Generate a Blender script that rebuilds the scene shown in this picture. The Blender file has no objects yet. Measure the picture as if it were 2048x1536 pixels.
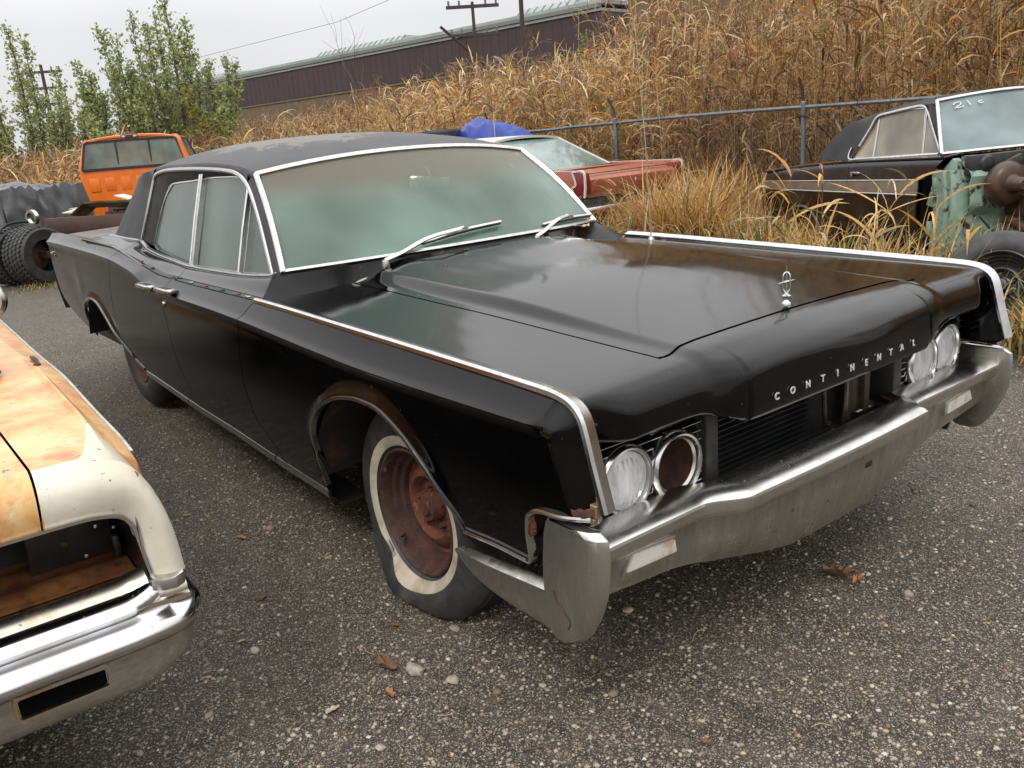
import bpy, bmesh, math, random
import numpy as np
from mathutils import Vector, Matrix

random.seed(7)
rng = np.random.default_rng(11)
C = bpy.context.scene.collection
SC = bpy.context.scene

# ------------------------------------------------------------------ camera
R = math.radians
cam = bpy.data.cameras.new('camera')
cam.sensor_fit = 'HORIZONTAL'
cam.sensor_width = 36.0
cam.lens = 36.0 * 1729.58 / 2048.0
cam.clip_start = 0.05
cam.clip_end = 2000
co = bpy.data.objects.new('camera', cam)
C.objects.link(co)
YAW, PIT, ROL = R(142.83546), R(16.03304), R(-4.47361)
_f = Vector((math.cos(YAW) * math.cos(PIT), math.sin(YAW) * math.cos(PIT), -math.sin(PIT)))
_r = Vector((math.sin(YAW), -math.cos(YAW), 0))
_u = _r.cross(_f)
_r2 = math.cos(ROL) * _r + math.sin(ROL) * _u
_u2 = -math.sin(ROL) * _r + math.cos(ROL) * _u
co.matrix_world = Matrix(((_r2.x, _u2.x, -_f.x, 2.18336), (_r2.y, _u2.y, -_f.y, -2.10238),
                          (_r2.z, _u2.z, -_f.z, 1.40581), (0, 0, 0, 1)))
SC.camera = co

# ------------------------------------------------------------------ overcast sky and soft sun
SUN_EL, SUN_AZ = R(52), R(-60)          # azimuth measured from +x
w = bpy.data.worlds.new('World')
SC.world = w
w.use_nodes = True
nt = w.node_tree
nt.nodes.clear()
sky = nt.nodes.new('ShaderNodeTexSky')
sky.sky_type = 'NISHITA'
sky.sun_disc = False
sky.sun_elevation = SUN_EL
sky.sun_rotation = math.pi / 2 - SUN_AZ
hs = nt.nodes.new('ShaderNodeHueSaturation')
hs.inputs['Saturation'].default_value = 0.15
nt.links.new(sky.outputs[0], hs.inputs['Color'])
tc = nt.nodes.new('ShaderNodeTexCoord')
sep = nt.nodes.new('ShaderNodeSeparateXYZ')
nt.links.new(tc.outputs['Generated'], sep.inputs[0])
cr = nt.nodes.new('ShaderNodeValToRGB')
cr.color_ramp.elements[0].position = 0.0
cr.color_ramp.elements[0].color = (5.6, 5.58, 5.65, 1)
cr.color_ramp.elements[1].position = 1.0
cr.color_ramp.elements[1].color = (18, 18, 18.4, 1)
_e = cr.color_ramp.elements.new(.13)
_e.color = (6.4, 6.4, 6.5, 1)
_e = cr.color_ramp.elements.new(.24)
_e.color = (9.6, 9.6, 9.7, 1)
_e = cr.color_ramp.elements.new(.45)
_e.color = (14, 14, 14.2, 1)
nt.links.new(sep.outputs['Z'], cr.inputs[0])
cl = nt.nodes.new('ShaderNodeTexNoise')
cl.inputs['Scale'].default_value = 2.2
cl.inputs['Detail'].default_value = 4
nt.links.new(tc.outputs['Generated'], cl.inputs['Vector'])
cm = nt.nodes.new('ShaderNodeMapRange')
cm.inputs[1].default_value = 0.3
cm.inputs[2].default_value = 0.7
cm.inputs[3].default_value = 0.9
cm.inputs[4].default_value = 1.1
nt.links.new(cl.outputs[0], cm.inputs[0])
mul = nt.nodes.new('ShaderNodeVectorMath')
mul.operation = 'SCALE'
nt.links.new(cr.outputs[0], mul.inputs[0])
nt.links.new(cm.outputs[0], mul.inputs['Scale'])
mx = nt.nodes.new('ShaderNodeMixRGB')
mx.inputs[0].default_value = 0.9
nt.links.new(hs.outputs[0], mx.inputs[1])
nt.links.new(mul.outputs[0], mx.inputs[2])
bg = nt.nodes.new('ShaderNodeBackground')
bg.inputs['Strength'].default_value = 0.1
nt.links.new(mx.outputs[0], bg.inputs[0])
wo = nt.nodes.new('ShaderNodeOutputWorld')
nt.links.new(bg.outputs[0], wo.inputs[0])
sl = bpy.data.lights.new('sun', 'SUN')
sl.energy = 1.1
sl.angle = R(16)
sl.color = (1.0, 0.96, 0.9)
so = bpy.data.objects.new('sun', sl)
C.objects.link(so)
sd = Vector((math.cos(SUN_EL) * math.cos(SUN_AZ), math.cos(SUN_EL) * math.sin(SUN_AZ), math.sin(SUN_EL)))
so.rotation_euler = (-sd).to_track_quat('-Z', 'Y').to_euler()
so.location = sd * 50

SC.view_settings.view_transform = 'Standard'
SC.view_settings.look = 'None'
SC.view_settings.exposure = 0.35
SC.view_settings.gamma = 1.0
SC.cycles.max_bounces = 6
SC.cycles.transparent_max_bounces = 16

# ------------------------------------------------------------------ helpers
def link(o, parent=None):
    C.objects.link(o)
    if parent is not None:
        o.parent = parent
    return o

def mo(name, V, F, mat=None, parent=None, smooth=True, ang=35, fix=False, col=None):
    me = bpy.data.meshes.new(name)
    V = np.asarray(V, float).reshape(-1, 3)
    if isinstance(F, np.ndarray):
        k = F.shape[1]
        nf = F.shape[0]
        me.vertices.add(len(V))
        me.vertices.foreach_set('co', V.astype(np.float32).ravel())
        me.loops.add(nf * k)
        me.loops.foreach_set('vertex_index', F.astype(np.int32).ravel())
        me.polygons.add(nf)
        me.polygons.foreach_set('loop_start', np.arange(0, nf * k, k, dtype=np.int32))
        me.update(calc_edges=True)
    else:
        me.from_pydata([tuple(v) for v in V], [], [tuple(f) for f in F])
    if fix:
        bm = bmesh.new()
        bm.from_mesh(me)
        bmesh.ops.remove_doubles(bm, verts=bm.verts, dist=1e-5)
        bmesh.ops.recalc_face_normals(bm, faces=bm.faces)
        bm.to_mesh(me)
        bm.free()
    if col is not None:
        a = me.color_attributes.new('Col', 'FLOAT_COLOR', 'POINT')
        c4 = np.ones((len(V), 4), np.float32)
        c4[:, :3] = col
        a.data.foreach_set('color', c4.ravel())
    if smooth:
        me.polygons.foreach_set('use_smooth', [True] * len(me.polygons))
        if ang is not None:
            me.set_sharp_from_angle(angle=R(ang))
    if mat is not None:
        me.materials.append(mat)
    me.validate()
    return link(bpy.data.objects.new(name, me), parent)

class B:
    """collects pieces for one mesh object"""
    def __init__(s):
        s.v = []
        s.f = []
    def add(s, V, F):
        n = len(s.v)
        s.v += [tuple(map(float, q)) for q in V]
        s.f += [tuple(int(i) + n for i in q) for q in F]
        return s
    def box(s, c, d, rot=None):
        c = np.array(c, float)
        h = np.array(d, float) / 2
        V = np.array([[x, y, z] for x in (-1, 1) for y in (-1, 1) for z in (-1, 1)]) * h
        if rot is not None:
            V = V @ np.array(rot.to_3x3()).T
        return s.add(V + c, [(0, 1, 3, 2), (4, 6, 7, 5), (0, 4, 5, 1), (2, 3, 7, 6), (0, 2, 6, 4), (1, 5, 7, 3)])
    def tube(s, path, r, n=8, cap=True, flat=1.0):
        path = np.array(path, float)
        m = len(path)
        rr = np.ones(m) * r if np.isscalar(r) else np.array(r, float)
        T = np.gradient(path, axis=0)
        T /= np.linalg.norm(T, axis=1)[:, None] + 1e-12
        ref = np.array([0, 0, 1.0]) if abs(T[0][2]) < .9 else np.array([1.0, 0, 0])
        V = []
        for i in range(m):
            a = np.cross(T[i], ref)
            a /= np.linalg.norm(a) + 1e-12
            b = np.cross(T[i], a)
            ref = -np.cross(T[i], a) if False else np.cross(a, T[i])
            for k in range(n):
                t = 2 * math.pi * k / n
                V.append(path[i] + rr[i] * (math.cos(t) * a + flat * math.sin(t) * b))
        F = [(i * n + k, i * n + (k + 1) % n, (i + 1) * n + (k + 1) % n, (i + 1) * n + k) for i in range(m - 1) for k in range(n)]
        if cap:
            F += [tuple(range(n - 1, -1, -1)), tuple((m - 1) * n + k for k in range(n))]
        return s.add(V, F)
    def lathe(s, prof, n=32, o=(0, 0, 0), axis='y', closed=False, M=None):
        # prof: (radius, along-axis)
        V = []
        for r, h in prof:
            for k in range(n):
                t = 2 * math.pi * k / n
                c, d = r * math.cos(t), r * math.sin(t)
                p = {'y': (c, h, d), 'x': (h, c, d), 'z': (c, d, h)}[axis]
                V.append(p)
        V = np.array(V)
        if M is not None:
            V = V @ np.array(M.to_3x3()).T
        V = V + np.array(o)
        m = len(prof)
        F = [(i * n + k, i * n + (k + 1) % n, ((i + 1) % m) * n + (k + 1) % n, ((i + 1) % m) * n + k)
             for i in range(m if closed else m - 1) for k in range(n)]
        return s.add(V, F)
    def grid(s, P, flip=False):
        P = np.asarray(P, float)
        n, m = P.shape[:2]
        F = []
        for i in range(n - 1):
            for j in range(m - 1):
                q = (i * m + j, i * m + j + 1, (i + 1) * m + j + 1, (i + 1) * m + j)
                F.append(q[::-1] if flip else q)
        return s.add(P.reshape(-1, 3), F)
    def extr(s, poly, axis, a, b):
        # polygon in the plane across the axis: axis y -> (x,z), axis x -> (y,z), axis z -> (x,y)
        f = {'y': lambda p, t: (p[0], t, p[1]), 'x': lambda p, t: (t, p[0], p[1]), 'z': lambda p, t: (p[0], p[1], t)}[axis]
        n = len(poly)
        V = [f(p, a) for p in poly] + [f(p, b) for p in poly]
        F = [tuple(range(n)), tuple(range(2 * n - 1, n - 1, -1))] + [(i, (i + 1) % n, n + (i + 1) % n, n + i) for i in range(n)]
        return s.add(V, F)
    def build(s, name, mat, parent=None, bevel=0, seg=2, smooth=True, ang=35, fix=True, xf=None, mirror=False):
        V = np.array(s.v, float)
        if xf is not None:
            V = np.array([xf(p) for p in V])
        o = mo(name, V, s.f, None, parent, smooth=False)
        me = o.data
        bm = bmesh.new()
        bm.from_mesh(me)
        if fix:
            bmesh.ops.remove_doubles(bm, verts=bm.verts, dist=1e-5)
            bmesh.ops.recalc_face_normals(bm, faces=bm.faces)
        if bevel:
            es = [e for e in bm.edges if len(e.link_faces) == 2 and e.calc_face_angle(0) > R(30)]
            bmesh.ops.bevel(bm, geom=es, offset=bevel, segments=seg, affect='EDGES', profile=0.5, clamp_overlap=True)
        bm.to_mesh(me)
        bm.free()
        if smooth:
            me.polygons.foreach_set('use_smooth', [True] * len(me.polygons))
            me.set_sharp_from_angle(angle=R(ang))
        me.materials.append(mat)
        return o

def hermite(xs, ys):
    xs = np.array(xs, float)
    ys = np.array(ys, float)
    d = np.diff(ys) / np.diff(xs)
    m = np.zeros(len(xs))
    m[0], m[-1] = d[0], d[-1]
    for i in range(1, len(xs) - 1):
        m[i] = 0 if d[i - 1] * d[i] <= 0 else 2 * d[i - 1] * d[i] / (d[i - 1] + d[i])
    def f(x):
        x = np.clip(np.asarray(x, float), xs[0], xs[-1])
        k = np.clip(np.searchsorted(xs, x) - 1, 0, len(xs) - 2)
        h = xs[k + 1] - xs[k]
        t = (x - xs[k]) / h
        return ((2 * t**3 - 3 * t**2 + 1) * ys[k] + (t**3 - 2 * t**2 + t) * h * m[k]
                + (-2 * t**3 + 3 * t**2) * ys[k + 1] + (t**3 - t**2) * h * m[k + 1])
    return f

def crv(pts, n, closed=False):
    """Catmull-Rom through pts resampled evenly to n points"""
    P = np.array(pts, float)
    if closed:
        P = np.vstack([P[-1], P, P[0], P[1]])
    else:
        P = np.vstack([2 * P[0] - P[1], P, 2 * P[-1] - P[-2]])
    out = []
    for i in range(1, len(P) - 2):
        a, b, c, d = P[i - 1], P[i], P[i + 1], P[i + 2]
        for t in np.linspace(0, 1, 12, endpoint=False):
            out.append(.5 * ((2 * b) + (c - a) * t + (2 * a - 5 * b + 4 * c - d) * t * t + (3 * b - a - 3 * c + d) * t**3))
    out.append(P[-2])
    out = np.array(out)
    return resamp(out, n)

def resamp(P, n):
    P = np.asarray(P, float)
    s = np.r_[0, np.cumsum(np.linalg.norm(np.diff(P, axis=0), axis=1))]
    q = np.linspace(0, s[-1], n)
    return np.stack([np.interp(q, s, P[:, k]) for k in range(P.shape[1])], 1)

def sstep(x, a, b):
    t = np.clip((np.asarray(x, float) - a) / (b - a), 0, 1)
    return t * t * (3 - 2 * t)

def shell(bd, P, off):
    """grid P (n,m,3) given thickness by the vector(s) off, edges closed"""
    P = np.asarray(P, float)
    n, m = P.shape[:2]
    Q = P + np.asarray(off, float)
    V = np.vstack([P.reshape(-1, 3), Q.reshape(-1, 3)])
    N = n * m
    F = []
    for i in range(n - 1):
        for j in range(m - 1):
            a, b_, c, d = i * m + j, i * m + j + 1, (i + 1) * m + j + 1, (i + 1) * m + j
            F.append((a, b_, c, d))
            F.append((N + d, N + c, N + b_, N + a))
    rim = [j for j in range(m)] + [i * m + m - 1 for i in range(1, n)] + [(n - 1) * m + j for j in range(m - 2, -1, -1)] + [i * m for i in range(n - 2, 0, -1)]
    for k in range(len(rim)):
        a, b_ = rim[k], rim[(k + 1) % len(rim)]
        F.append((b_, a, N + a, N + b_))
    bd.add(V, F)
    return bd

def sweep(bd, path, prof, side, closed_prof=True, cap=True):
    """profile (a,b): a along vector 'side' (per path point or constant), b along side x tangent"""
    path = np.asarray(path, float)
    T = np.gradient(path, axis=0)
    T /= np.linalg.norm(T, axis=1)[:, None]
    S = np.tile(np.asarray(side, float), (len(path), 1)) if np.ndim(side) == 1 else np.asarray(side, float)
    S = S - (S * T).sum(1)[:, None] * T
    S /= np.linalg.norm(S, axis=1)[:, None]
    N = np.cross(S, T)
    k = len(prof)
    V = []
    for i in range(len(path)):
        for a, b_ in prof:
            V.append(path[i] + a * S[i] + b_ * N[i])
    F = []
    for i in range(len(path) - 1):
        for j in range(k if closed_prof else k - 1):
            F.append((i * k + j, i * k + (j + 1) % k, (i + 1) * k + (j + 1) % k, (i + 1) * k + j))
    if cap and closed_prof:
        F += [tuple(range(k - 1, -1, -1)), tuple((len(path) - 1) * k + j for j in range(k))]
    bd.add(V, F)
    return bd

def thing(name, label, cat, loc=(0, 0, 0), rotz=0, group=None):
    o = bpy.data.objects.new(name, None)
    o.empty_display_size = .2
    C.objects.link(o)
    o.location = loc
    o.rotation_euler = (0, 0, rotz)
    tag(o, label, cat, group)
    return o

def tag(o, label, cat, group=None, kind=None):
    if label: o['label'] = label
    if cat: o['category'] = cat
    if group: o['group'] = group
    if kind: o['kind'] = kind
    return o

# ------------------------------------------------------------------ materials
def mat(name, base=(.5, .5, .5), rough=.5, metal=0.0, spec=.5, coat=0.0, c2=None, nscale=8, nlo=.4, nhi=.65,
        c3=None, n3=40, n3lo=.6, n3hi=.7, rvar=.0, bump=0.0, bscale=60, bdist=.002, attr=False, trans=0, alpha=1.0,
        stretch=None, detail=6, rs=None, r2=None, r3=None, backs=0):
    m = bpy.data.materials.new(name)
    m.use_nodes = True
    t = m.node_tree
    b = t.nodes['Principled BSDF']
    L = t.links.new
    b.inputs['Base Color'].default_value = (*base, 1)
    b.inputs['Roughness'].default_value = rough
    b.inputs['Metallic'].default_value = metal
    b.inputs['Specular IOR Level'].default_value = spec
    b.inputs['Coat Weight'].default_value = coat
    b.inputs['Coat Roughness'].default_value = .08
    b.inputs['Transmission Weight'].default_value = trans
    b.inputs['Alpha'].default_value = alpha
    tcn = t.nodes.new('ShaderNodeTexCoord')
    src = tcn.outputs['Object']
    if stretch:
        mp = t.nodes.new('ShaderNodeMapping')
        mp.inputs['Scale'].default_value = stretch
        L(src, mp.inputs[0])
        src = mp.outputs[0]
    def noise(sc, lo, hi, det=detail, v=None):
        n = t.nodes.new('ShaderNodeTexNoise')
        n.inputs['Scale'].default_value = sc
        n.inputs['Detail'].default_value = det
        n.inputs['Roughness'].default_value = .62
        L(v or src, n.inputs['Vector'])
        r = t.nodes.new('ShaderNodeMapRange')
        r.inputs[1].default_value = lo
        r.inputs[2].default_value = hi
        L(n.outputs[0], r.inputs[0])
        return r.outputs[0]
    cur = None
    if attr:
        a = t.nodes.new('ShaderNodeAttribute')
        a.attribute_name = 'Col'
        cur = a.outputs['Color']
        L(cur, b.inputs['Base Color'])
    f2 = f3 = None
    if c2:
        f2 = noise(nscale, nlo, nhi)
        x = t.nodes.new('ShaderNodeMixRGB')
        x.inputs[1].default_value = (*base, 1)
        x.inputs[2].default_value = (*c2, 1)
        if cur: L(cur, x.inputs[1])
        L(f2, x.inputs[0])
        cur = x.outputs[0]
    if c3:
        f3 = noise(n3, n3lo, n3hi, 3)
        x = t.nodes.new('ShaderNodeMixRGB')
        if cur: L(cur, x.inputs[1])
        else: x.inputs[1].default_value = (*base, 1)
        x.inputs[2].default_value = (*c3, 1)
        L(f3, x.inputs[0])
        cur = x.outputs[0]
    if cur: L(cur, b.inputs['Base Color'])
    rc = None
    if r2 is not None and f2 is not None:
        x = t.nodes.new('ShaderNodeMapRange')
        x.inputs[3].default_value = rough
        x.inputs[4].default_value = r2
        L(f2, x.inputs[0])
        rc = x.outputs[0]
    elif rvar:
        f = noise(rs or 3.0, .3, .7)
        x = t.nodes.new('ShaderNodeMapRange')
        x.inputs[3].default_value = max(.02, rough - rvar)
        x.inputs[4].default_value = rough + rvar
        L(f, x.inputs[0])
        rc = x.outputs[0]
    if r3 is not None and f3 is not None:
        x = t.nodes.new('ShaderNodeMix')
        x.inputs['B'].default_value = r3
        if rc: L(rc, x.inputs['A'])
        else: x.inputs['A'].default_value = rough
        L(f3, x.inputs['Factor'])
        rc = x.outputs[0]
    if rc: L(rc, b.inputs['Roughness'])
    if bump:
        n = t.nodes.new('ShaderNodeTexNoise')
        n.inputs['Scale'].default_value = bscale
        n.inputs['Detail'].default_value = 5
        L(src, n.inputs['Vector'])
        u = t.nodes.new('ShaderNodeBump')
        u.inputs['Strength'].default_value = bump
        u.inputs['Distance'].default_value = bdist
        L(n.outputs[0], u.inputs['Height'])
        L(u.outputs[0], b.inputs['Normal'])
    return m

M = {}
M['paint'] = mat('black_paint', (.0008, .0008, .001), .08, spec=.30, c2=(.0022, .0021, .002), nscale=2.2, nlo=.42, nhi=.75, r2=.15,
                 c3=(.05, .047, .042), n3=70, n3lo=.715, n3hi=.74, r3=.5, bump=.03, bscale=3.0, bdist=.004)
M['vinyl'] = mat('black_vinyl', (.013, .013, .0145), .46, spec=.35, c2=(.028, .027, .029), nscale=4, bump=.5, bscale=420, bdist=.0006, rvar=.08)
M['chrome'] = mat('worn_chrome', (.66, .65, .63), .18, 1.0, c2=(.50, .48, .44), nscale=14, nlo=.35, nhi=.8, r2=.30, c3=(.20, .14, .09), n3=70, n3lo=.70, n3hi=.76, r3=.8)
M['bright'] = mat('bright_trim', (.60, .60, .60), .18, 1.0, c2=(.50, .49, .47), nscale=25, r2=.27)
M['dullchrome'] = mat('pitted_chrome', (.56, .55, .51), .24, .96, c2=(.33, .32, .28), nscale=7, nlo=.38, nhi=.68, r2=.5,
                      c3=(.13, .07, .035), n3=42, n3lo=.69, n3hi=.74, r3=.8, stretch=(3, 3, .45), bump=.35, bscale=14, bdist=.002)
M['rubber'] = mat('tyre_rubber', (.022, .022, .024), .55, c2=(.05, .048, .045), nscale=12, rvar=.1, bump=.3, bscale=90)
M['rubberworn'] = mat('dusty_tyre_rubber', (.03, .03, .032), .6, c2=(.06, .058, .055), nscale=9, bump=.3, bscale=60)
M['whitewall'] = mat('whitewall', (.50, .45, .35), .6, c2=(.30, .24, .17), nscale=13, nlo=.42, nhi=.66, c3=(.12, .10, .08), n3=60, n3lo=.68, n3hi=.73)
M['rust'] = mat('rust', (.16, .045, .018), .8, c2=(.055, .022, .016), nscale=14, nlo=.35, nhi=.65, c3=(.26, .10, .045), n3=60, n3lo=.6, n3hi=.72, bump=.5, bscale=120)
M['rustdark'] = mat('dark_rust', (.045, .019, .015), .75, c2=(.09, .034, .018), nscale=16, c3=(.02, .014, .013), n3=40, n3lo=.5, n3hi=.7, bump=.5, bscale=120)
M['black'] = mat('grimy_black', (.008, .008, .008), .6, c2=(.022, .02, .017), nscale=12)
M['blackmetal'] = mat('black_metal', (.012, .013, .014), .4, c2=(.03, .03, .028), nscale=9, c3=(.09, .06, .03), n3=30, n3lo=.68, n3hi=.72)
M['lens'] = None
# ------------------------------------------------------------------ glass
def glass(name, tint, dens=.75, rough=.12, band=None, patches=True, coat=1.0):
    """fogged car glass: part see-through, part milky"""
    m = bpy.data.materials.new(name)
    m.use_nodes = True
    t = m.node_tree
    L = t.links.new
    b = t.nodes['Principled BSDF']
    b.inputs['Roughness'].default_value = .55
    b.inputs['Coat Weight'].default_value = coat
    b.inputs['Coat Roughness'].default_value = rough
    tcn = t.nodes.new('ShaderNodeTexCoord')
    n = t.nodes.new('ShaderNodeTexNoise')
    n.inputs['Scale'].default_value = 2.6
    n.inputs['Detail'].default_value = 2
    L(tcn.outputs['Object'], n.inputs[0])
    r = t.nodes.new('ShaderNodeValToRGB')
    r.color_ramp.elements[0].position = .3
    r.color_ramp.elements[0].color = (*[c * .55 for c in tint], 1)
    r.color_ramp.elements[1].position = .72
    r.color_ramp.elements[1].color = (*[min(1, c * 1.45) for c in tint], 1)
    L(n.outputs[0], r.inputs[0])
    col = r.outputs[0]
    if band:
        z0, z1, bc = band
        s = t.nodes.new('ShaderNodeSeparateXYZ')
        L(tcn.outputs['Object'], s.inputs[0])
        q = t.nodes.new('ShaderNodeMapRange')
        q.interpolation_type = 'SMOOTHSTEP'
        q.inputs[1].default_value = z0
        q.inputs[2].default_value = z1
        L(s.outputs['Z'], q.inputs[0])
        x = t.nodes.new('ShaderNodeMixRGB')
        x.inputs[2].default_value = (*bc, 1)
        L(col, x.inputs[1])
        L(q.outputs[0], x.inputs[0])
        col = x.outputs[0]
    L(col, b.inputs['Base Color'])
    tr = t.nodes.new('ShaderNodeBsdfTransparent')
    tr.inputs[0].default_value = (.75, .9, .82, 1)
    mix = t.nodes.new('ShaderNodeMixShader')
    mix.inputs[0].default_value = dens
    L(tr.outputs[0], mix.inputs[1])
    L(b.outputs[0], mix.inputs[2])
    L(mix.outputs[0], t.nodes['Material Output'].inputs[0])
    return m

M['wsglass'] = glass('fogged_windshield_glass', (.135, .205, .170), .50, .04, band=(1.17, 1.31, (.13, .10, .056)))
M['sideglass'] = glass('fogged_side_glass', (.060, .088, .074), .82, .05)
M['lensglass'] = mat('lamp_lens_glass', (.90, .91, .90), .14, trans=.35, coat=.6, bump=.7, bscale=45, bdist=.004, c2=(.42, .42, .41), nscale=16, nlo=.35, nhi=.7, stretch=(1, 1.6, .6))
M['reflector'] = mat('lamp_reflector', (.85, .85, .84), .22, 1.0, bump=.3, bscale=50)
M['clip_red'] = mat('red_clip', (.25, .03, .02), .6)
M['primer'] = mat('grey_green_primer', (.06, .075, .07), .6, c2=(.03, .035, .035), nscale=20)
M['leaf'] = mat('dead_leaf', (.32, .22, .12), .7, c2=(.16, .09, .045), nscale=30)
M['leafpale'] = mat('pale_dead_leaf', (.45, .38, .27), .7, c2=(.28, .2, .12), nscale=40)

# ------------------------------------------------------------------ MAIN CAR : curves (metres, ground z = 0, front axle x = 0, nose towards +x)
zt = hermite([-4.68, -4.3, -3.5, -2.75, -2.4, -2.15, -1.93, -1.4, -.85, -.1, .4, .7, .80, .85, .875, .893, .905, .921, .935, .952],
             [.985, 1.002, 1.013, 1.003, .965, .93, .908, .901, .901, .886, .873, .864, .860, .852, .840, .820, .785, .726, .68, .622])
zc = hermite([-4.68, -4.1, -3.1, -2.6, -2.4, -2.2, -2.02, -1.73, -1.17, -.82, -.37, .08, .47, .95],
             [.93, .948, .957, .948, .932, .908, .868, .852, .844, .834, .813, .798, .795, .793])
yb = hermite([-4.72, -4.2, -3.6, -3.0, -2.4, -1.5, 0, .5, .96], [.895, .93, .962, .985, .995, 1.0, 1.0, .995, .985])
ARCH_F = crv([(-.462, .25), (-.452, .36), (-.405, .50), (-.30, .612), (-.176, .672), (-.058, .698), (.03, .702), (.115, .692), (.225, .641), (.313, .574), (.372, .505), (.412, .445), (.42, .418)], 70)
ARCH_R = crv([(-3.60, .40), (-3.59, .53), (-3.52, .62), (-3.36, .668), (-3.22, .675), (-3.10, .655), (-2.95, .585), (-2.84, .50), (-2.72, .432), (-2.60, .388), (-2.52, .368)], 70)
EDGE = np.array([(x, float(zt(x))) for x in np.r_[np.linspace(-4.68, .8, 200), np.linspace(.8, .952, 60)]])
_zbx = [-4.70, -4.66, -4.60, -4.5, -4.36, -4.1, -3.74, -3.605]
_zbz = [.88, .70, .60, .545, .50, .46, .42, .40]
def zb(x):
    x = np.asarray(x, float)
    z = np.interp(x, _zbx + [-2.52, -2.35, -1.7, -1.3, -.83, -.462], _zbz + [.338, .33, .292, .278, .247, .232])
    z = np.where((x > -3.60) & (x < -2.52), np.interp(x, ARCH_R[:, 0], ARCH_R[:, 1]), z)
    z = np.where((x >= -.462) & (x <= .42), np.interp(x, ARCH_F[:, 0], ARCH_F[:, 1]), z)
    z = np.where(x > .42, np.interp(x, [.42, .56, .700, .712, .718, .728, .745, .775, .93, .952], [.418, .427, .425, .44, .51, .555, .578, .59, .605, .62]), z)
    return z
def dist_poly(x, z, E):
    x = np.asarray(x, float)
    z = np.asarray(z, float)
    p = np.stack([x, z], -1)[..., None, :]
    a, b = E[:-1], E[1:]
    ab = b - a
    t = np.clip(((p - a) * ab).sum(-1) / (ab * ab).sum(-1), 0, 1)
    return np.sqrt((((a + t[..., None] * ab) - p)**2).sum(-1)).min(-1)
def yside(x, z):
    """half width of the body side at x, z"""
    x = np.asarray(x, float)
    z = np.asarray(z, float)
    d = dist_poly(x, z, EDGE[::2])
    dc = np.maximum(zt(np.minimum(x, .80)) - zc(x), .02)
    t = np.clip((zt(np.minimum(x, .84)) - z) / dc, 0, 1)
    dfr = dist_poly(x, z, EDGE[210::2])
    y0 = yb(x)
    o1 = .048 * (1 - t)**.8
    o2 = .045 * (1 - sstep(dfr, 0, .095))
    y = y0 - np.where(x > .45, np.maximum(o1, o2) + .0, o1)
    d = zt(np.minimum(x, .84)) - z
    e = np.clip((d - dc) / .03, 0, 1)
    y = y - .005 * e + .0035 * np.exp(-((d - dc) / .009)**2) * (x < .80)
    y = y - .010 * np.clip((.80 - z) / .4, 0, 1)
    y = y - .060 * np.clip((.60 - z) / .35, 0, 1)**1.7
    da = np.minimum(dist_poly(x, z, ARCH_F[::3]), dist_poly(x, z, ARCH_R[::3]))
    y = y + .013 * np.exp(-(da / .028)**2) * sstep(z, .42, .56)
    # shallow dents in the rear quarter
    y = y - .008 * np.exp(-(((x + 3.9) / .25)**2 + ((z - .74) / .09)**2)) + .005 * np.exp(-(((x + 3.62) / .1)**2 + ((z - .72) / .12)**2))
    return y

GAP = .0028
def cutf(pts):
    P = np.array(sorted([(z, x) for x, z in pts]))
    f = hermite(P[:, 0], P[:, 1])
    return f
c1 = cutf([(-.822, .905), (-.868, .86), (-.908, .807), (-.968, .605), (-.958, .446), (-.857, .338), (-.80, .24)])
c2 = cutf([(-1.765, .908), (-1.82, .813), (-1.80, .609), (-1.733, .348), (-1.715, .27)])
c3 = cutf([(-2.56, 1.0), (-2.655, .928), (-2.766, .747), (-2.80, .634), (-2.82, .40)])
def side_panel(xl, xr, nx, sgn, dense=None):
    nr1, nr2 = 14, 34
    u = np.linspace(0, 1, nx) if dense is None else dense
    W = np.r_[np.linspace(0, 1, nr1), 1 + (np.linspace(0, 1, nr2)[1:])**1.4]
    P = np.zeros((len(u), len(W), 3))
    for i, uu in enumerate(u):
        z = np.full(len(W), .7)
        for it in range(6):
            x = xl(z) + (xr(z) - xl(z)) * uu
            t, c, b = zt(x), zc(x), zb(x)
            c = np.minimum(c, t - .004)
            c = np.maximum(c, b + .02 * (t - b))
            c = np.minimum(c, t)
            b = np.minimum(b, c)
            z = np.where(W <= 1, t + (c - t) * W, c + (b - c) * (W - 1))
        x = xl(z) + (xr(z) - xl(z)) * uu
        P[i, :, 0] = x
        P[i, :, 2] = z
    P[:, :, 1] = sgn * yside(P[:, :, 0], P[:, :, 2])
    return P

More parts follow.
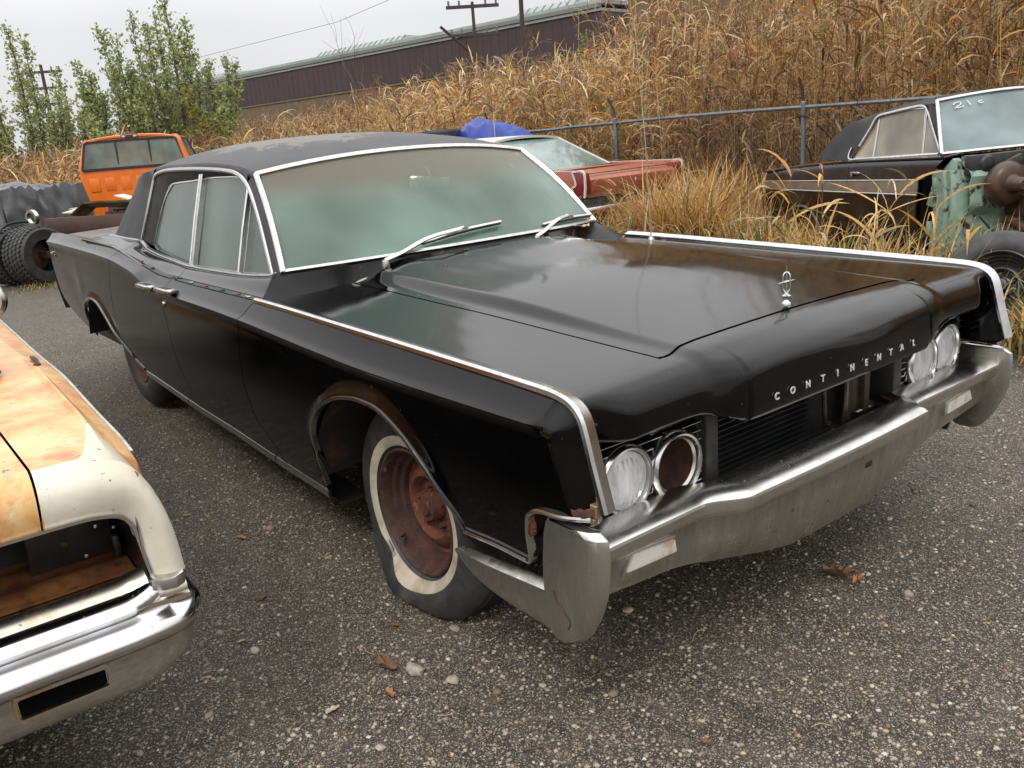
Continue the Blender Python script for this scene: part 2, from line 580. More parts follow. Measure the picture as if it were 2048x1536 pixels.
car = thing('black_sedan', 'large black four-door sedan with fogged green glass and a flat whitewall tyre', 'car', (0, 0, 0))
const = lambda v: (lambda z: np.full(np.shape(z), v))
fu = np.unique(np.r_[np.linspace(0, 1, 110), (np.r_[ARCH_F[:, 0], np.linspace(-.50, -.40, 34), -.4625, -.4615, np.linspace(.36, .42, 14), np.linspace(.69, .952, 90)] + .9) / 1.85])
fu = fu[(fu >= 0) & (fu <= 1)]
for sgn in (-1, 1):
    inw = np.array([0, -sgn * .010, 0])
    # front fender side (left boundary is the leaning door cut)
    P = side_panel(lambda z: c1(z) + GAP, const(.952), 0, sgn, np.unique(np.r_[fu, 0, 1]))
    shell(B(), P, inw).build('front_fender', M['paint'], car, fix=True, ang=28)
    P = side_panel(lambda z: c2(z) + GAP, lambda z: c1(z) - GAP, 60, sgn)
    d = shell(B(), P, inw).build('front_door', M['paint'], car, ang=28)
    P = side_panel(lambda z: c3(z) + GAP, lambda z: c2(z) - GAP, 70, sgn)
    d2 = shell(B(), P, inw).build('rear_door', M['paint'], car, ang=28)
    qu = np.unique(np.r_[np.linspace(0, 1, 120), np.linspace(0, .05, 14), (np.linspace(-3.62, -3.45, 30) + 4.70) / 1.95])
    P = side_panel(const(-4.70), lambda z: c3(z) - GAP, 0, sgn, qu[qu <= 1])
    shell(B(), P, inw).build('rear_quarter', M['paint'], car, ang=28)

    # wheel arch lips (bright)
    for A, nm in ((ARCH_F, 'wheel_arch_trim'), (ARCH_R, 'wheel_arch_trim')):
        A2 = A[2:]
        pth = np.stack([A2[:, 0], sgn * (yside(A2[:, 0], A2[:, 1]) + .001), A2[:, 1]], 1)
        pr = [(-.014, -.005), (.004, -.005), (.0055, 0), (.004, .006), (-.014, .005)]
        b = sweep(B(), pth, pr, (0, sgn, 0))
        b.build(nm, M['bright'] if A is ARCH_F else M['bright'], car)
    # rocker trim
    xs = np.linspace(-2.50, -.475, 60)
    for x0, x1 in ((-2.50, -1.865), (-1.855, -.915), (-.905, -.475)):
        xs = np.linspace(x0, x1, 24)
        z = zb(xs)
        pth = np.stack([xs, sgn * (yside(xs, z + .012) + .0015), z + .012], 1)
        sweep(B(), pth, [(-.006, -.015), (.004, -.013), (.006, 0), (.004, .013), (-.006, .015)], (0, sgn, 0)).build('rocker_trim', M['bright'], car)
    xs = np.linspace(-2.6, -.47, 30)
    z = zb(xs)
    P = np.stack([np.stack([xs, sgn * (yside(xs, z) - .006 - k * .06), z + .004 - .045 * min(1, k * 1.6)], 1) for k in (0, .3, .65, 1.0, 2.4)], 1)
    B().grid(P).build('rocker_panel', M['black'], car)
    # bright strip under the front fender, up round the notch
    pz = [(.425, .418), (.56, .427), (.685, .426), (.700, .432), (.708, .46), (.713, .51), (.724, .556), (.745, .578), (.775, .59), (.85, .597), (.93, .604)]
    pth = crv([(a, sgn * (float(yside(a, b_)) + .001), b_ - .004) for a, b_ in pz], 60)
    sweep(B(), pth, [(-.012, -.005), (.006, -.006), (.008, 0), (.006, .005), (-.012, .005)], (0, sgn, 0)).build('fender_lower_trim', M['bright'], car)
    # fender top spear, bending down the leading edge
    E = resamp(np.array([(x, float(zt(x))) for x in np.r_[np.linspace(-.815, .8, 60), np.linspace(.805, .952, 50)]]), 120)
    pth = np.stack([E[:, 0], np.full(len(E), sgn * .949), E[:, 1]], 1)
    pr = [(.004, -.014), (.010, -.008), (.010, .003), (.004, .011), (-.004, .0125), (-.020, .0125), (-.026, .008), (-.027, -.004)]
    pr2 = [(a, b_ * sgn) for a, b_ in pr]
    sweep(B(), pth, pr2, (0, sgn, 0)).build('fender_spear', M['bright'], car)
    # thin groove line on the spear's top: a darker inlay
    pth2 = pth.copy()
    sweep(B(), pth2, [(-.006, .0122 * sgn), (-.0095, .0122 * sgn), (-.0095, .0136 * sgn), (-.006, .0136 * sgn)], (0, sgn, 0)).build('spear_groove', M['dullchrome'], car)

    # inner wheel housings
    for xc, r_, yi in ((-.02, .455, .45), (-3.12, .49, .5)):
        P = []
        for t in np.linspace(.12 if xc > -1 else .30, math.pi - (.12 if xc > -1 else .34), 30):
            x, z = xc + r_ * math.cos(t), .26 + r_ * .98 * math.sin(t)
            P.append([(x, sgn * .965, z), (x, sgn * .8, z + .01), (x, sgn * yi, z)])
        b = B().grid(np.array(P))
        n = len(b.v)
        b.extr([(xc + r_ * math.cos(t), .26 + r_ * math.sin(t)) for t in np.linspace(.0, math.pi, 20)], 'y', sgn * yi, sgn * (yi + .01))
        b.build('wheel_housing', M['black'] if xc < -1 else M.setdefault('archgrime', None) or mat('inner_arch_grime', (.02, .016, .013), .8, c2=(.075, .035, .02), nscale=9, nlo=.5, nhi=.62), car)

# dark inner body under the gaps (floor, inner door skins)
b = B()
for sgn in (-1, 1):
    for x0, x1 in ((-2.56, -.50),):
        xs = np.linspace(x0, x1, 30)
        rows = []
        for k in np.linspace(0, 1, 8):
            z = zb(np.clip(xs, -2.4, -.52)) + .02 + (zt(xs) - .03 - zb(np.clip(xs, -2.4, -.52))) * k
            rows.append(np.stack([xs, sgn * (yside(xs, z) - .024), z], 1))
        b.grid(np.stack(rows, 1))
b.box((-2.0, 0, .30), (4.9, 1.5, .05))
b.box((-4.2, 0, .5), (.8, 1.6, .04))
b.box((-.35, 0, .55), (.06, 1.5, .50))
b.build('inner_body', M['black'], car, smooth=False)

# ------------------------------------------------------------------ hood, fender tops, cowl, nose
ycut = lambda x: np.interp(x, [-.86, -.71, -.4, 0, .4, .7, .85], [.56, .583, .586, .590, .598, .602, .602])
gh = lambda f: np.interp(f, [0, .2, .4, .6, .75, .845, .86, .91, .935, 1.0], [.062, .061, .058, .053, .0475, .0435, .0405, .018, .012, .008])
gf = hermite([0, .12, .4, .7, .88, .96, 1.0], [.008, .004, -.003, -.006, -.005, .001, .0])
def gk2(x, y):
    yc = ycut(x)
    return np.where(y < yc, gh(y / yc), gf((y - yc) / (.95 - yc)))
def ztop(x, y):
    x = np.asarray(x, float)
    y = np.abs(np.asarray(y, float))
    k = (1 + .75 * sstep(-x, .15, .85) * (1 - .8 * sstep(y / ycut(x), .55, .92))) * (1 - .72 * sstep(x, .0, .82))
    return zt(np.minimum(x, .83)) + gk2(x, y) * k - .004 * sstep(x, .83, .9)
def xg(y):
    return np.interp(np.abs(y), [0, .25, .45, .52, .565, .590, .602], [.770, .774, .778, .786, .797, .799, .793])
def xh(y):  # rear edge of the hood
    return np.interp(np.abs(y), [0, .3, .45, .53, .60], [-.585, -.60, -.655, -.72, -.80])
def wsbase(y):  # windshield base line x
    return -.70 - .19 * (np.abs(y) / .80)**2.2
def zbase(y):
    return 1.000 - .020 * (np.abs(y) / .80)**2
# hood panel
_h = np.r_[np.linspace(.02, .83, 24), .845, .855, .865, .885, .905, .92, .935, .955, .975, 1.0]
ny = np.r_[-_h[::-1], _h]
P = np.zeros((60, len(ny), 3))
for i, u in enumerate(np.linspace(0, 1, 60)):
    for it in range(1):
        for j, v in enumerate(ny):
            y = v * .6
            for k in range(4):
                x = xh(y) + (xg(y) - .004 - xh(y)) * u
                y = v * (float(ycut(x)) - .002)
            P[i, j] = (x, y, float(ztop(x, y)))
P[:, :, 2] += .0015
shell(B(), P, (0, 0, -.012)).build('hood', M['paint'], car, ang=40)
# fender tops
for sgn in (-1, 1):
    us = np.linspace(0, 1, 70)
    vs = np.linspace(0, 1, 26)
    P = np.zeros((70, 26, 3))
    for i, u in enumerate(us):
        x = -.815 + (.803 + .815) * u
        yc = float(ycut(x)) + .002
        y = yc + (.935 - yc) * vs
        P[i, :, 0] = x
        P[i, :, 1] = sgn * y
        P[i, :, 2] = ztop(x, y)
    shell(B(), P, (0, 0, -.012)).build('fender_top', M['paint'], car, ang=25)
# cowl: from hood rear edge up to the windshield base, recessed for the wipers, wrapping into the fender tops
yy = np.r_[np.linspace(-.93, -.60, 16), np.linspace(-.58, .58, 50), np.linspace(.60, .93, 16)]
tt = np.linspace(0, 1, 18)
P = np.zeros((len(yy), len(tt), 3))
for i, y in enumerate(yy):
    a = abs(y)
    if a < .60:
        x1 = xh(y) - .004
    else:
        x1 = np.interp(a, [.60, .93], [-.80, -.82])
    yb_ = y if a < .78 else math.copysign(.78 + (a - .78) * .35, y)
    x0 = float(wsbase(yb_)) - .004
    z1 = float(ztop(x1, y)) - .004
    z0 = float(zbase(yb_)) - .002
    for j, t in enumerate(tt):
        P[i, j] = (x1 + (x0 - x1) * t, y + (yb_ - y) * t, z1 + (z0 - z1) * t - .030 * math.sin(math.pi * min(1, t * 1.02))**.8 * (1 - sstep(a, .48, .62)) - .006 * math.sin(math.pi * t))
shell(B(), P, (0, 0, -.01)).build('cowl', M['paint'], car, ang=30)

# nose
def noseprof(y):
    a = abs(y)
    w = float(1 - sstep(a, .428, .446))
    w2 = float(1 - sstep(a, .36, .60))
    xs = float(xg(min(a, .602))) + .0045 if a < .605 else .802
    z0 = float(ztop(xs, a))
    zl = .690 + .046 * float(sstep(a, .42, .60))
    bulge = .006 * w + .012 * w2
    top = z0
    pull = .075 * float(sstep(a, .80, .915))
    lb = .014 * float(sstep(a, .45, .65))
    pts = [(xs, top), (xs + .032 + .006 * w2, top - .003), (xs + .062 + .008 * w2, top - .010), (.893 + .6 * bulge - .25 * pull, top - .026 - .006 * w2), (.916 + bulge - .5 * pull - .4 * lb, top - .055), (.926 + bulge - .85 * pull - .8 * lb, top - .082), (.930 + bulge - pull - lb, .5 * (top - .082 + zl)),
           (.924 + bulge * .9 - pull - lb, zl + .006), (.914 + bulge * .9 - pull - lb, zl), (.890 + bulge * .9 - pull - lb, zl + .003)]
    return crv(pts, 34)
ys = np.r_[np.linspace(-.926, -.70, 14), np.linspace(-.68, -.47, 16), np.linspace(-.46, -.41, 22), np.linspace(-.39, .39, 44), np.linspace(.41, .46, 22), np.linspace(.47, .68, 16), np.linspace(.70, .926, 14)]
P = np.array([[(p[0], y, p[1]) for p in noseprof(y)] for y in ys])
# knocks and dents on the far half
X_, Y_, Z_ = P[..., 0], P[..., 1], P[..., 2]
P[..., 0] -= .005 * np.exp(-(((Y_ - .10) / .09)**2 + ((Z_ - .83) / .03)**2)) + .006 * np.exp(-(((Y_ + .52) / .05)**2 + ((Z_ - .80) / .05)**2))
P[..., 0] += .006 * np.sin(Y_ * 9 + 1) * np.exp(-((Z_ - .78) / .05)**2) * (np.abs(Y_) < .45)
B().grid(P).build('header_panel', M['paint'], car, ang=40)
# pale edge wear along the step
# letters
def letter(ch, loc, h, parent, mt, name='letter', depth=.004, rz=0, tilt=0):
    cu = bpy.data.curves.new('t', 'FONT')
    cu.body = ch
    cu.size = h * 1.42
    cu.extrude = depth
    cu.offset = .0006
    cu.align_x = 'CENTER'
    cu.resolution_u = 3
    ob = bpy.data.objects.new('t', cu)
    C.objects.link(ob)
    dg = bpy.context.evaluated_depsgraph_get()
    me = bpy.data.meshes.new_from_object(ob.evaluated_get(dg))
    bpy.data.objects.remove(ob)
    me.materials.clear()
    me.materials.append(mt)
    # stand the letter up facing +x (read from the front: text runs to +y)
    X = Matrix(((0, 0, 1, 0), (1, 0, 0, 0), (0, 1, 0, 0), (0, 0, 0, 1)))
    me.transform(Matrix.Translation(Vector(loc)) @ Matrix.Rotation(rz, 4, 'Z') @ Matrix.Rotation(tilt, 4, 'Y') @ X)
    o = bpy.data.objects.new(name, me)
    return link(o, parent)
M['letter'] = mat('raised_letter_metal', (.85, .85, .84), .35, .6)
word = 'CONTINENTAL'
for i, ch in enumerate(word):
    y = -.345 + .0665 * i
    dents = .006 * math.sin(y * 9 + 1)
    letter(ch, (noseprof(y)[(np.abs(noseprof(y)[:, 1] - .735)).argmin()][0] + max(dents, 0) + .0016, y, .724), .0185, car, M['letter'], depth=.0012)

# inner faces of the fender blades beside the nose
for sgn in (-1, 1):
    B().extr([(.66, .852), (.80, .855), (.848, .848), (.872, .836), (.889, .816), (.901, .782), (.917, .724), (.931, .678), (.947, .624), (.94, .612), (.74, .60), (.66, .62)], 'y', sgn * .922, sgn * .934).build('fender_blade', M['paint'], car)
# hood ornament
orn = B()
ox, oz = .735, float(ztop(.735, 0))
orn.lathe([(.0, .0), (.015, .0), (.014, .005), (.008, .010), (.006, .014), (.012, .019), (.013, .026), (.006, .030), (.004, .036)], 16, (ox, 0, oz), 'z')
orn.tube([(ox, 0, oz + .034), (ox, 0, oz + .112)], [.003, .0012], 6)
ring = resamp(np.array([(0, .036), (.009, .036), (.014, .044), (.0145, .066), (.012, .088), (.006, .093), (-.006, .093), (-.012, .088), (-.0145, .066), (-.014, .044), (-.009, .036), (0, .036)]), 26)
orn.tube([(ox + .2 * a, a, oz + b_) for a, b_ in ring], .0018, 6, cap=False)
orn.tube([(ox - a, .2 * a, oz + b_) for a, b_ in ring], .0018, 6, cap=False)
orn.tube([(ox, -.040, oz + .066), (ox, 0, oz + .066), (ox, .040, oz + .066)], [.0008, .0046, .0008], 6)
orn.build('hood_ornament', M['bright'], car)

# ------------------------------------------------------------------ headlights
def headlamp(y, z, empty=False, x=.845):
    s = 1 if y > 0 else -1
    b = B()
    b.lathe([(.073, -.05), (.073, .004), (.0765, .012), (.082, .014), (.088, .008), (.0905, -.002), (.0905, -.045)], 48, (x, y, z), 'x')
    bz = b.build('headlight' if not empty else 'headlight_bezel', M['bright'], car)
    if empty:
        bz['label'] = 'bezel with no bulb, rusty bucket showing'
        e = B().lathe([(.0725, .0), (.072, -.03), (.070, -.075), (.055, -.10), (0, -.105)], 40, (x, y, z), 'x')
        e.build('lamp_bucket', M['rustdark'], bz)
        B().lathe([(.071, .004), (.066, -.002), (.066, -.006), (.071, -.006)], 40, (x, y, z), 'x').build('retaining_ring', M['dullchrome'], bz)
        return
    e = B().lathe([(.0715, -.008), (.06, -.03), (.04, -.045), (.01, -.052), (0, -.052)], 40, (x, y, z), 'x')
    e.build('reflector', M['reflector'], bz)
    pr = [(0, .020)] + [(.072 * t, .020 - .018 * t * t) for t in np.linspace(.12, 1, 12)] + [(.072, -.006)]
    e = B().lathe(pr, 40, (x, y, z), 'x')
    for k in range(7):      # moulded flutes
        yy_ = -.045 + .015 * k
        hh = math.sqrt(max(0, .058**2 - yy_**2))
        e.tube([(x + .017 - .016 * (yy_ / .07)**2 - .006 * (q / .06)**2, y + yy_, z + q) for q in np.linspace(-hh, hh, 7)], .0016, 4)
    e.build('lens', M['lensglass'], bz)
for s in (-1, 1):
    headlamp(s * .765, .606, False, .828)
    headlamp(s * .597, .597, s < 0, .838)
    # ribbed bezel panel behind
    b = B()
    for k in range(9):
        z = .522 + .0225 * k
        segs = [(.488, .885)]
        for cy_, cz_ in ((.765, .606), (.597, .597)):
            dz_ = abs(z - cz_)
            if dz_ < .088:
                hw = math.sqrt(.088**2 - dz_**2)
                ns = []
                for a0, a1 in segs:
                    if cy_ - hw > a0: ns.append((a0, min(a1, cy_ - hw)))
                    if cy_ + hw < a1: ns.append((max(a0, cy_ + hw), a1))
                segs = ns
        for a0, a1 in segs:
            if a1 - a0 > .003: b.box((.818, s * (a0 + a1) / 2, z), (.020, a1 - a0, .005))
    b.build('lamp_grille', M['bright'], car, bevel=.0015, seg=1)
    B().box((.806, s * .884, .612), (.02, .018, .19)).build('lamp_panel_end', M['blackmetal'], car, bevel=.004)
    B().box((.806, s * .485, .612), (.02, .014, .19)).build('lamp_panel_end', M['blackmetal'], car, bevel=.004)
    b = B().box((.715, s * .69, .612), (.012, .43, .205))
    b.build('lamp_panel', M['blackmetal'], car, bevel=.004)
    B().extr([(s * .478, .49), (s * .43, .49), (s * .43, .72), (s * .478, .72)], 'x', .74, .835).build('grille_side_plate', mat('zinc_side_plate', (.05, .055, .055), .5, .6, c2=(.09, .08, .06), nscale=18), car, bevel=.004)
# grille opening: radiator core, tray, brackets
b = B()
for k in range(15):
    z = .475 + .0165 * k
    b.box((.745, -.165, z), (.022, .53, .0035))
b.build('radiator_fins', M['blackmetal'], car, smooth=False)
B().box((.722, -.05, .585), (.02, .78, .30)).build('radiator_core', M['black'], car)
B().box((.74, -.05, .455), (.05, .84, .02)).build('core_support', M['blackmetal'], car, bevel=.004)
# valance shelf in front of the grille
P = []
for y in np.linspace(-.47, .47, 30):
    f_ = .895 + .030 * (1 - (abs(y) / .47)**4)
    P.append([(.735, y, .452), (.76, y, .462), (.84, y, .474), (f_ - .03, y, .490), (f_ - .004, y, .499), (f_, y, .490), (f_ - .004, y, .45)])
B().grid(np.array(P)).build('valance_shelf', M['blackmetal'], car, ang=50)
b = B()
b.tube(crv([(.79, .10, .70), (.80, .10, .60), (.805, .10, .52), (.80, .115, .50), (.79, .15, .495)], 20), .007, 8)
b.tube(crv([(.80, .21, .71), (.81, .20, .64), (.825, .175, .56), (.82, .17, .49)], 20), .008, 8)
b.build('coolant_pipe', mat('dull_steel_pipe', (.10, .095, .085), .45, .7, c2=(.05, .035, .03), nscale=20), car)
b = B().box((.775, .30, .60), (.02, .05, .22)).box((.79, .245, .60), (.012, .02, .24))
b.box((.79, .33, .57), (.03, .03, .15))
b.build('hood_latch_bracket', mat('grimy_bracket', (.05, .045, .04), .6, .4, c2=(.10, .07, .045), nscale=22), car, bevel=.003)
B().box((.70, .38, .60), (.015, .26, .24)).build('rusty_inner_panel', M['rust'], car)

# ------------------------------------------------------------------ front bumper
def bprof(y):
    a = abs(y)
    k = 1 - float(sstep(a, .49, .61)) if y < 0 else 1 - float(sstep(y, .34, .40))     # 1 in the projecting middle, bent in on the far side
    x = .930 + .062 * k + .010 * (1 - (min(a, .44) / .44)**2)
    zl = np.interp(a, [0, .2, .35, .5, .66, .96], [.256, .257, .285, .322, .352, .378])
    zc_ = .513 + .004 * k
    bo = .055 + .045 * k
    return [(x - .115, zc_ + .018), (x - .085, zc_ + .030), (x - .045, zc_ + .026), (x - .012, zc_ + .015), (x - .002, zc_ + .009), (x, zc_ + .002), (x - .003, zc_ - .022),
            (x - .009, zc_ - .030), (x - .026, zc_ - .036), (x - .038, zc_ - .050), (x - .047, zc_ - .11), (x - .047 - .3 * (bo - .047), .5 * (zl + zc_ - .11)), (x - .047 - .8 * (bo - .047), zl + .014), (x - bo, zl)]
ys = np.r_[np.linspace(-.955, -.68, 10), np.linspace(-.66, -.42, 22), np.linspace(-.40, .30, 26), np.linspace(.32, .42, 16), np.linspace(.44, .66, 8), np.linspace(.68, .955, 10)]
rows = np.array([[(p[0], y, p[1]) for p in bprof(y)] for y in ys])
up, lo = rows[:, :9], rows[:, 8:]
bump = shell(B(), up, (-.004, 0, -.007)).build('front_bumper', M['chrome'], car, ang=22)
SK = shell(B(), lo, (-.008, 0, 0)).build('bumper_skirt', M['dullchrome'], bump, ang=40)
# near guard has sagged, both are thick corner blocks with a wing along the side
for s, dz in ((-1, .0), (1, .0)):
    # corner block: outline in plan for each height, chamfered towards the nose and at the top
    rows = []
    for z, xb_, xf_, th in ((.575, .80, .925, .030), (.580, .80, .945, .036), (.566, .79, .968, .045), (.53, .778, .972, .048), (.45, .768, .966, .050), (.40, .766, .950, .050), (.36, .766, .932, .048), (.32, .768, .908, .045), (.295, .775, .888, .042), (.280, .79, .868, .032), (.274, .81, .85, .015)):
        yo = .987
        yi = .952 if z > .30 else .957
        c = min(.045, (xf_ - xb_) * .4)
        rows.append([(xb_, s * yi, z), (xb_, s * (yo - .006), z), (xb_ + .008, s * yo, z), (xf_ - c, s * yo, z), (xf_ - c * .4, s * (yo - .010), z), (xf_, s * (yo - .028), z), (xf_ - .003, s * (yi + .003), z), (xf_ - .010, s * yi, z)])
    b = B()
    n = 8
    V = [p for r_ in rows for p in r_]
    F = [(i * n + k, i * n + (k + 1) % n, (i + 1) * n + (k + 1) % n, (i + 1) * n + k) for i in range(len(rows) - 1) for k in range(n)]
    F += [tuple(range(n)), tuple((len(rows) - 1) * n + k for k in range(n))]
    b.add(V, F)
    g = b.build('bumper_guard', M['dullchrome'], bump, bevel=.004, seg=2, ang=40)
    b = B()
    WP = [(.405, .366), (.60, .385), (.765, .403), (.765, .270), (.60, .270), (.53, .276), (.475, .296), (.43, .335)]
    P = []
    xs = np.linspace(.405, .775, 24)
    for x in xs:
        t = np.interp(x, [.405, .60, .775], [.366, .386, .405])
        l = np.interp(x, [.405, .43, .475, .53, .60, .775], [.348, .318, .282, .264, .256, .252])
        cs = []
        for q in np.linspace(0, 1, 9):
            z = t + (l - t) * q
            yy_ = .984 + .003 * math.sin(math.pi * q) - .035 * max(0, (q - .5) * 2)**2 - (.018 if q == 0 else 0)
            cs.append((x, s * yy_, z + dz - (0.006 if q == 0 else 0)))
        P.append(cs)
    shell(B(), np.array(P), (0, -s * .010, 0)).build('bumper_wing', M['dullchrome'], bump, ang=50)
# rust spots and a bolt slot in the skirt
for (y, z, w_, h_, nm) in ((.085, .425, .034, .020, 'bumper_slot'), (-.27, .40, .010, .012, 'bumper_bolt'), (-.10, .37, .008, .008, 'bumper_bolt'), (-.33, .355, .012, .008, 'bumper_bolt')):
    xx = float(np.interp(z, [p[1] for p in bprof(y)[8:]][::-1], [p[0] for p in bprof(y)[8:]][::-1]))
    B().box((xx - .004, y, z), (.012, w_, h_)).build(nm, M['black'] if nm == 'bumper_slot' else M['rust'], SK, bevel=.003)
# parking lamps set in the skirt
for s in (-1, 1):
    pl = B().extr([(s * .852, .412), (s * .822, .466), (s * .668, .452), (s * .660, .402)], 'x', .84, .895).build('parking_lamp', M['bright'], bump, bevel=.003)
    B().extr([(s * .840, .419), (s * .817, .459), (s * .675, .446), (s * .669, .410)], 'x', .885, .901).build('lamp_lens', mat('clear_parking_lens', (.62, .60, .55), .25, c2=(.5, .34, .24), nscale=12, nlo=.5, nhi=.6, bump=.5, bscale=140), pl, bevel=.004)
ck = B()
sweep(ck, crv([(.809, -.9885, .401), (.816, -.9885, .378), (.837, -.9885, .361), (.86, -.9885, .339), (.852, -.9885, .318)], 16), [(-.001, -.0022), (.0010, -.001), (.0010, .001), (-.001, .0022)], (0, -1, 0))
ck.build('rust_crack', M['rustdark'], bump)
# rusted torn fender edge above the near guard, plus bits
pth = crv([(.722, -.968, .50), (.722, -.970, .56), (.735, -.971, .592), (.77, -.971, .603), (.83, -.969, .604), (.90, -.967, .612), (.935, -.96, .625)], 50)
j = rng.normal(0, .002, (50, 3))
sweep(B(), pth + j * [1, .3, 1], [(-.006, -.009), (.005, -.006), (.0055, .007), (-.006, .009)], (0, -1, 0)).build('rusted_edge', M['rust'], car)
b = B().box((.93, -.955, .625), (.02, .018, .03)).box((.938, -.95, .65), (.012, .014, .02)).box((.925, -.958, .60), (.014, .012, .014))
b.build('trim_clip', mat('brass_clip', (.28, .22, .12), .5, .7), car, bevel=.002, seg=1)
B().tube(crv([(.80, -.93, .575), (.84, -.94, .583), (.88, -.93, .578), (.91, -.935, .585)], 12), .013, 8, flat=.6).build('loose_rubber', M['rubber'], car)
# ------------------------------------------------------------------ greenhouse of the main car
wy = lambda z: .80 - .32 * (np.asarray(z, float) - .987)      # half width of the side glass plane
zwb = hermite([-3.3, -2.72, -2.54, -2.16, -1.87, -1.35, -.98, -.88], [1.02, 1.012, .975, .946, .933, .939, .958, .978])
def shelf(xa, xb, nx, sgn):
    P = np.zeros((nx, 12, 3))
    for i, u in enumerate(np.linspace(0, 1, nx)):
        for j, v in enumerate([0, .06, .14, .22, .34, .46, .56, .66, .76, .86, .94, 1]):
            x = (xa[0] + (xb[0] - xa[0]) * u) * (1 - v) + (xa[1] + (xb[1] - xa[1]) * u) * v
            z0, z1 = float(zt(x)), float(zwb(x))
            y1 = float(wy(z1)) + .012
            y = .950 + (y1 - .950) * v
            h = sstep(v, .42, .97)
            z = z0 + (z1 - z0 + .0) * h - .006 * math.sin(math.pi * min(1, v / .5)) * (v < .5)
            P[i, j] = (x, sgn * y, z)
    return P
for sgn in (-1, 1):
    th = (0, 0, -.01)
    shell(B(), shelf((-1.765 + GAP, -1.90 + GAP), (-.826, -.905), 40, sgn), th).build('door_top', M['paint'], car, ang=30)
    shell(B(), shelf((-2.56 + GAP, -2.70), (-1.765 - GAP, -1.90 - GAP), 40, sgn), th).build('door_top', M['paint'], car, ang=30)
    shell(B(), shelf((-3.35, -3.35), (-2.56 - GAP, -2.70 - GAP), 30, sgn), th).build('quarter_top', M['paint'], car, ang=30)
    # bare channel where the spear moulding is missing, clips and holes left behind
    for xa, xb in ((-2.22, -1.80), (-1.745, -.86)):
        xs = np.linspace(xa, xb, 30)
        P = np.stack([np.stack([xs, sgn * np.full(30, yv), zt(xs) + dz], 1) for yv, dz in ((.946, .0005), (.936, -.0035), (.918, -.0045), (.908, -.003))], 1)
        B().grid(P + np.array([0, 0, .0015])).build('bare_moulding_channel', M['primer'], car)
    for k, x in enumerate([-2.28, -2.12, -1.83, -1.58, -1.40, -1.22, -1.05, -.95]):
        z = float(zt(x)) + .001
        B().box((x, sgn * .925, z), (.030 if k % 2 else .020, .014, .006)).build('moulding_clip', [M['clip_red'], M['blackmetal'], M['clip_red'], M['dullchrome']][k % 4], car, bevel=.002, seg=1)
    # rear deck side
    xs = np.linspace(-4.69, -3.0, 50)
    P = []
    for x in xs:
        z0 = float(zt(x))
        ye = float(yside(x, z0))
        P.append([(x, sgn * ye, z0), (x, sgn * (ye - .02), z0 - .004), (x, sgn * (ye - .06), z0 - .016), (x, sgn * (ye - .10), z0 - .02), (x, sgn * .70, z0 - .018), (x, sgn * .40, z0 - .008), (x, 0, z0 - .004)])
    shell(B(), np.array(P), (0, 0, -.01)).build('rear_deck', mat('rusting_deck', (.03, .03, .028), .45, c2=(.17, .06, .04), nscale=3, nlo=.45, nhi=.65, c3=(.15, .17, .14), n3=6, n3lo=.55, n3hi=.68), car, ang=40)
b = B()
zs = np.linspace(.45, .98, 8)
b.grid(np.array([[(-4.70 + (.02 if z < .6 else 0), y * float(yside(-4.68, z)), z) for y in np.linspace(-1, 1, 10)] for z in zs]))
b.build('tail_panel', M['blackmetal'], car)
b = B()
for y, z in ((-.925, .872), (-.925, .86)):
    b.box((-4.45 - (z < .87) * .06, -float(yside(-4.45, z)) - .004, z), (.07, .008, .010))
b.box((-4.40, -float(yside(-4.4, .85)) - .004, .852), (.02, .008, .018))
b.build('quarter_script', M['bright'], car, bevel=.002, seg=1)

